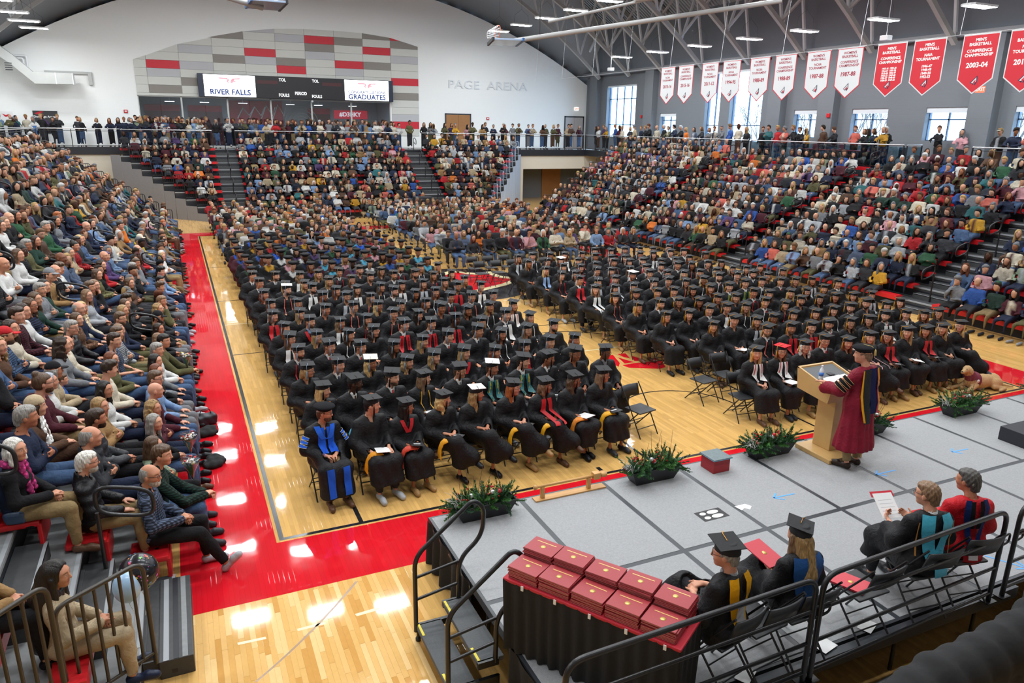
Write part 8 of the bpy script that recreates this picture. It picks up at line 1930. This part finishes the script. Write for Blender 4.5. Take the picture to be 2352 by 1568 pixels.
# far stand
for k in range(10):
    for u0, u1 in seg_far(k):
        y = FY + RUN*k + .17; x = u0 + .28
        while x < u1 - .2:
            if rc.random() < .94: hb, hy = aim(x, y, math.pi, .2, .6, .35, rc); cperson(x, y, RISE*k, hb, rc.choice(SK), hy, -1); ncrowd += 1
            x += rc.uniform(.47, .55)
# right stand
for k in range(RROWS):
    for u0, u1 in seg_r(k):
        x = RX + RRUN*k + .17; y = max(u0, -.2 + k*.35) + .28
        while y < u1 - .2:
            if k >= 11 and 12.5 < y < 22.5: y += .55; continue
            if rc.random() < (.94 if not (u0 < 5 and k < 2) else .8): hb, hy = aim(x, y, math.pi/2, .25, .7, .3, rc); cperson(x, y, RRISE*k, hb, rc.choice(SK), hy, 0 if (x - CAM.x)**2 + (y - CAM.y)**2 < 22**2 else -1); ncrowd += 1
            y += rc.uniform(.48, .56)
# guests and robed faculty on floor chairs
HOODS = ['blue', 'blue', 'navy', '2a66dd', 'light blue', 'mustard', 'pink', 'red', 'purple', 'green', 'white', '5db6d6']
for r_ in range(22):
    y = 12.6 + .97*r_
    for c in range(10):
        x = .85 + .575*c + rc.uniform(-.05, .05) - (.1 if r_ > 8 else 0)
        if rc.random() < .95:
            hb, hy = aim(x, y, math.pi, .2, .8, .25, rc)
            if r_ < 7: cperson(x, y, 0, hb, rc.choice(('lap', 'lap', 'folded')), hy, 0, gown=rc.choice(('17171a',)*7 + ('maroon', 'green')), hoodc=rc.choice(HOODS))
            elif y < 32.3: cperson(x, y, 0, hb, rc.choice(SK), hy, -1)
            ncrowd += 1
for r_ in range(16):
    y = 16.7 + .98*r_
    for c in range(14):
        x = 8.55 + .60*c + rc.uniform(-.05, .05)
        if x < 17.2 and rc.random() < .9: hb, hy = aim(x, y, math.pi, .2, .8, .3, rc); cperson(x, y, 0, hb, rc.choice(SK), hy, -1 if y > 18 else 0); ncrowd += 1
# standing spectators along the walkways
STK = ('standrail', 'standrail', 'standfold', 'stand', 'standlap')
def standers(n, f, heading, gap=.3):
    global ncrowd
    for i in range(n):
        x, y = f(i/(n-1) if n > 1 else 0); kd = rc.choice(STK); cperson(x + rc.uniform(-gap, gap)*.5, y, ZC, heading + rc.uniform(-.25, .25), kd, rc.uniform(-.5, .5), -1 if (x - CAM.x)**2 + (y - CAM.y)**2 > 35**2 else 0); ncrowd += 1
standers(22, lambda t: (-3.0 + 4.2*t, 40.55), math.pi); standers(17, lambda t: (-2.8 + 4.0*t, 41.4), math.pi); standers(34, lambda t: (2.9 + 10.2*t, 40.5), math.pi); standers(18, lambda t: (3.2 + 9.6*t, 41.4), math.pi); standers(24, lambda t: (14.7 + 12.3*t, 40.5), math.pi, .5)
standers(2, lambda t: (1.75 + .75*t, 39.95 + .4), math.pi, .1); standers(1, lambda t: (13.9, 40.3), math.pi, .1)
standers(12, lambda t: (-9.9 + 6.2*t, 43.2), math.pi, .5); standers(4, lambda t: (-9.6 + 2.0*t, 43.6), math.pi, .3)
standers(26, lambda t: (27.65, 39.3 - 16.0*t), math.pi/2); standers(6, lambda t: (27.7, 22.2 - 2.8*t), math.pi/2, .3); standers(3, lambda t: (27.7, 15.6 - .95*t), math.pi/2, .1); standers(6, lambda t: (28.9, 20.2 - 4.8*t), math.pi/2); standers(2, lambda t: (29.3, 13.2 - 1.1*t), math.pi/2, .1); standers(3, lambda t: (27.75, 9.6 - 1.2*t), math.pi/2, .2)
standers(14, lambda t: (-1.8 + 14.8*t, YF + 2.2), math.pi, .6)
print('crowd', ncrowd, 'tris', 2*sum(len(f) for f in CF), round(time.time()-T0, 1))
cr = link('crowd', np_mesh('crowd', np.concatenate(CV), np.concatenate(CF), CROWD, True, {'tint': np.concatenate(CT)})); tag(cr, 'remaining spectators, guests and robed faculty filling the stands, floor seats and walkways', kind='stuff')

# ================================================================ lettering: outlines into meshes, once
dg = bpy.context.evaluated_depsgraph_get()
for o in [x for x in bpy.data.objects if x.type == 'FONT']:
    me = bpy.data.meshes.new_from_object(o.evaluated_get(dg)); n = o.name.split('.')[0]; par, mb, mpi = o.parent, o.matrix_basis.copy(), o.matrix_parent_inverse.copy(); bpy.data.objects.remove(o)
    q = bpy.data.objects.new(n, me); COL.objects.link(q); q.parent = par; q.matrix_parent_inverse = mpi; q.matrix_basis = mb
print('objects', len(bpy.data.objects), 'unique tris', sum(len(m.polygons) for m in bpy.data.meshes)*2, round(time.time()-T0, 1))
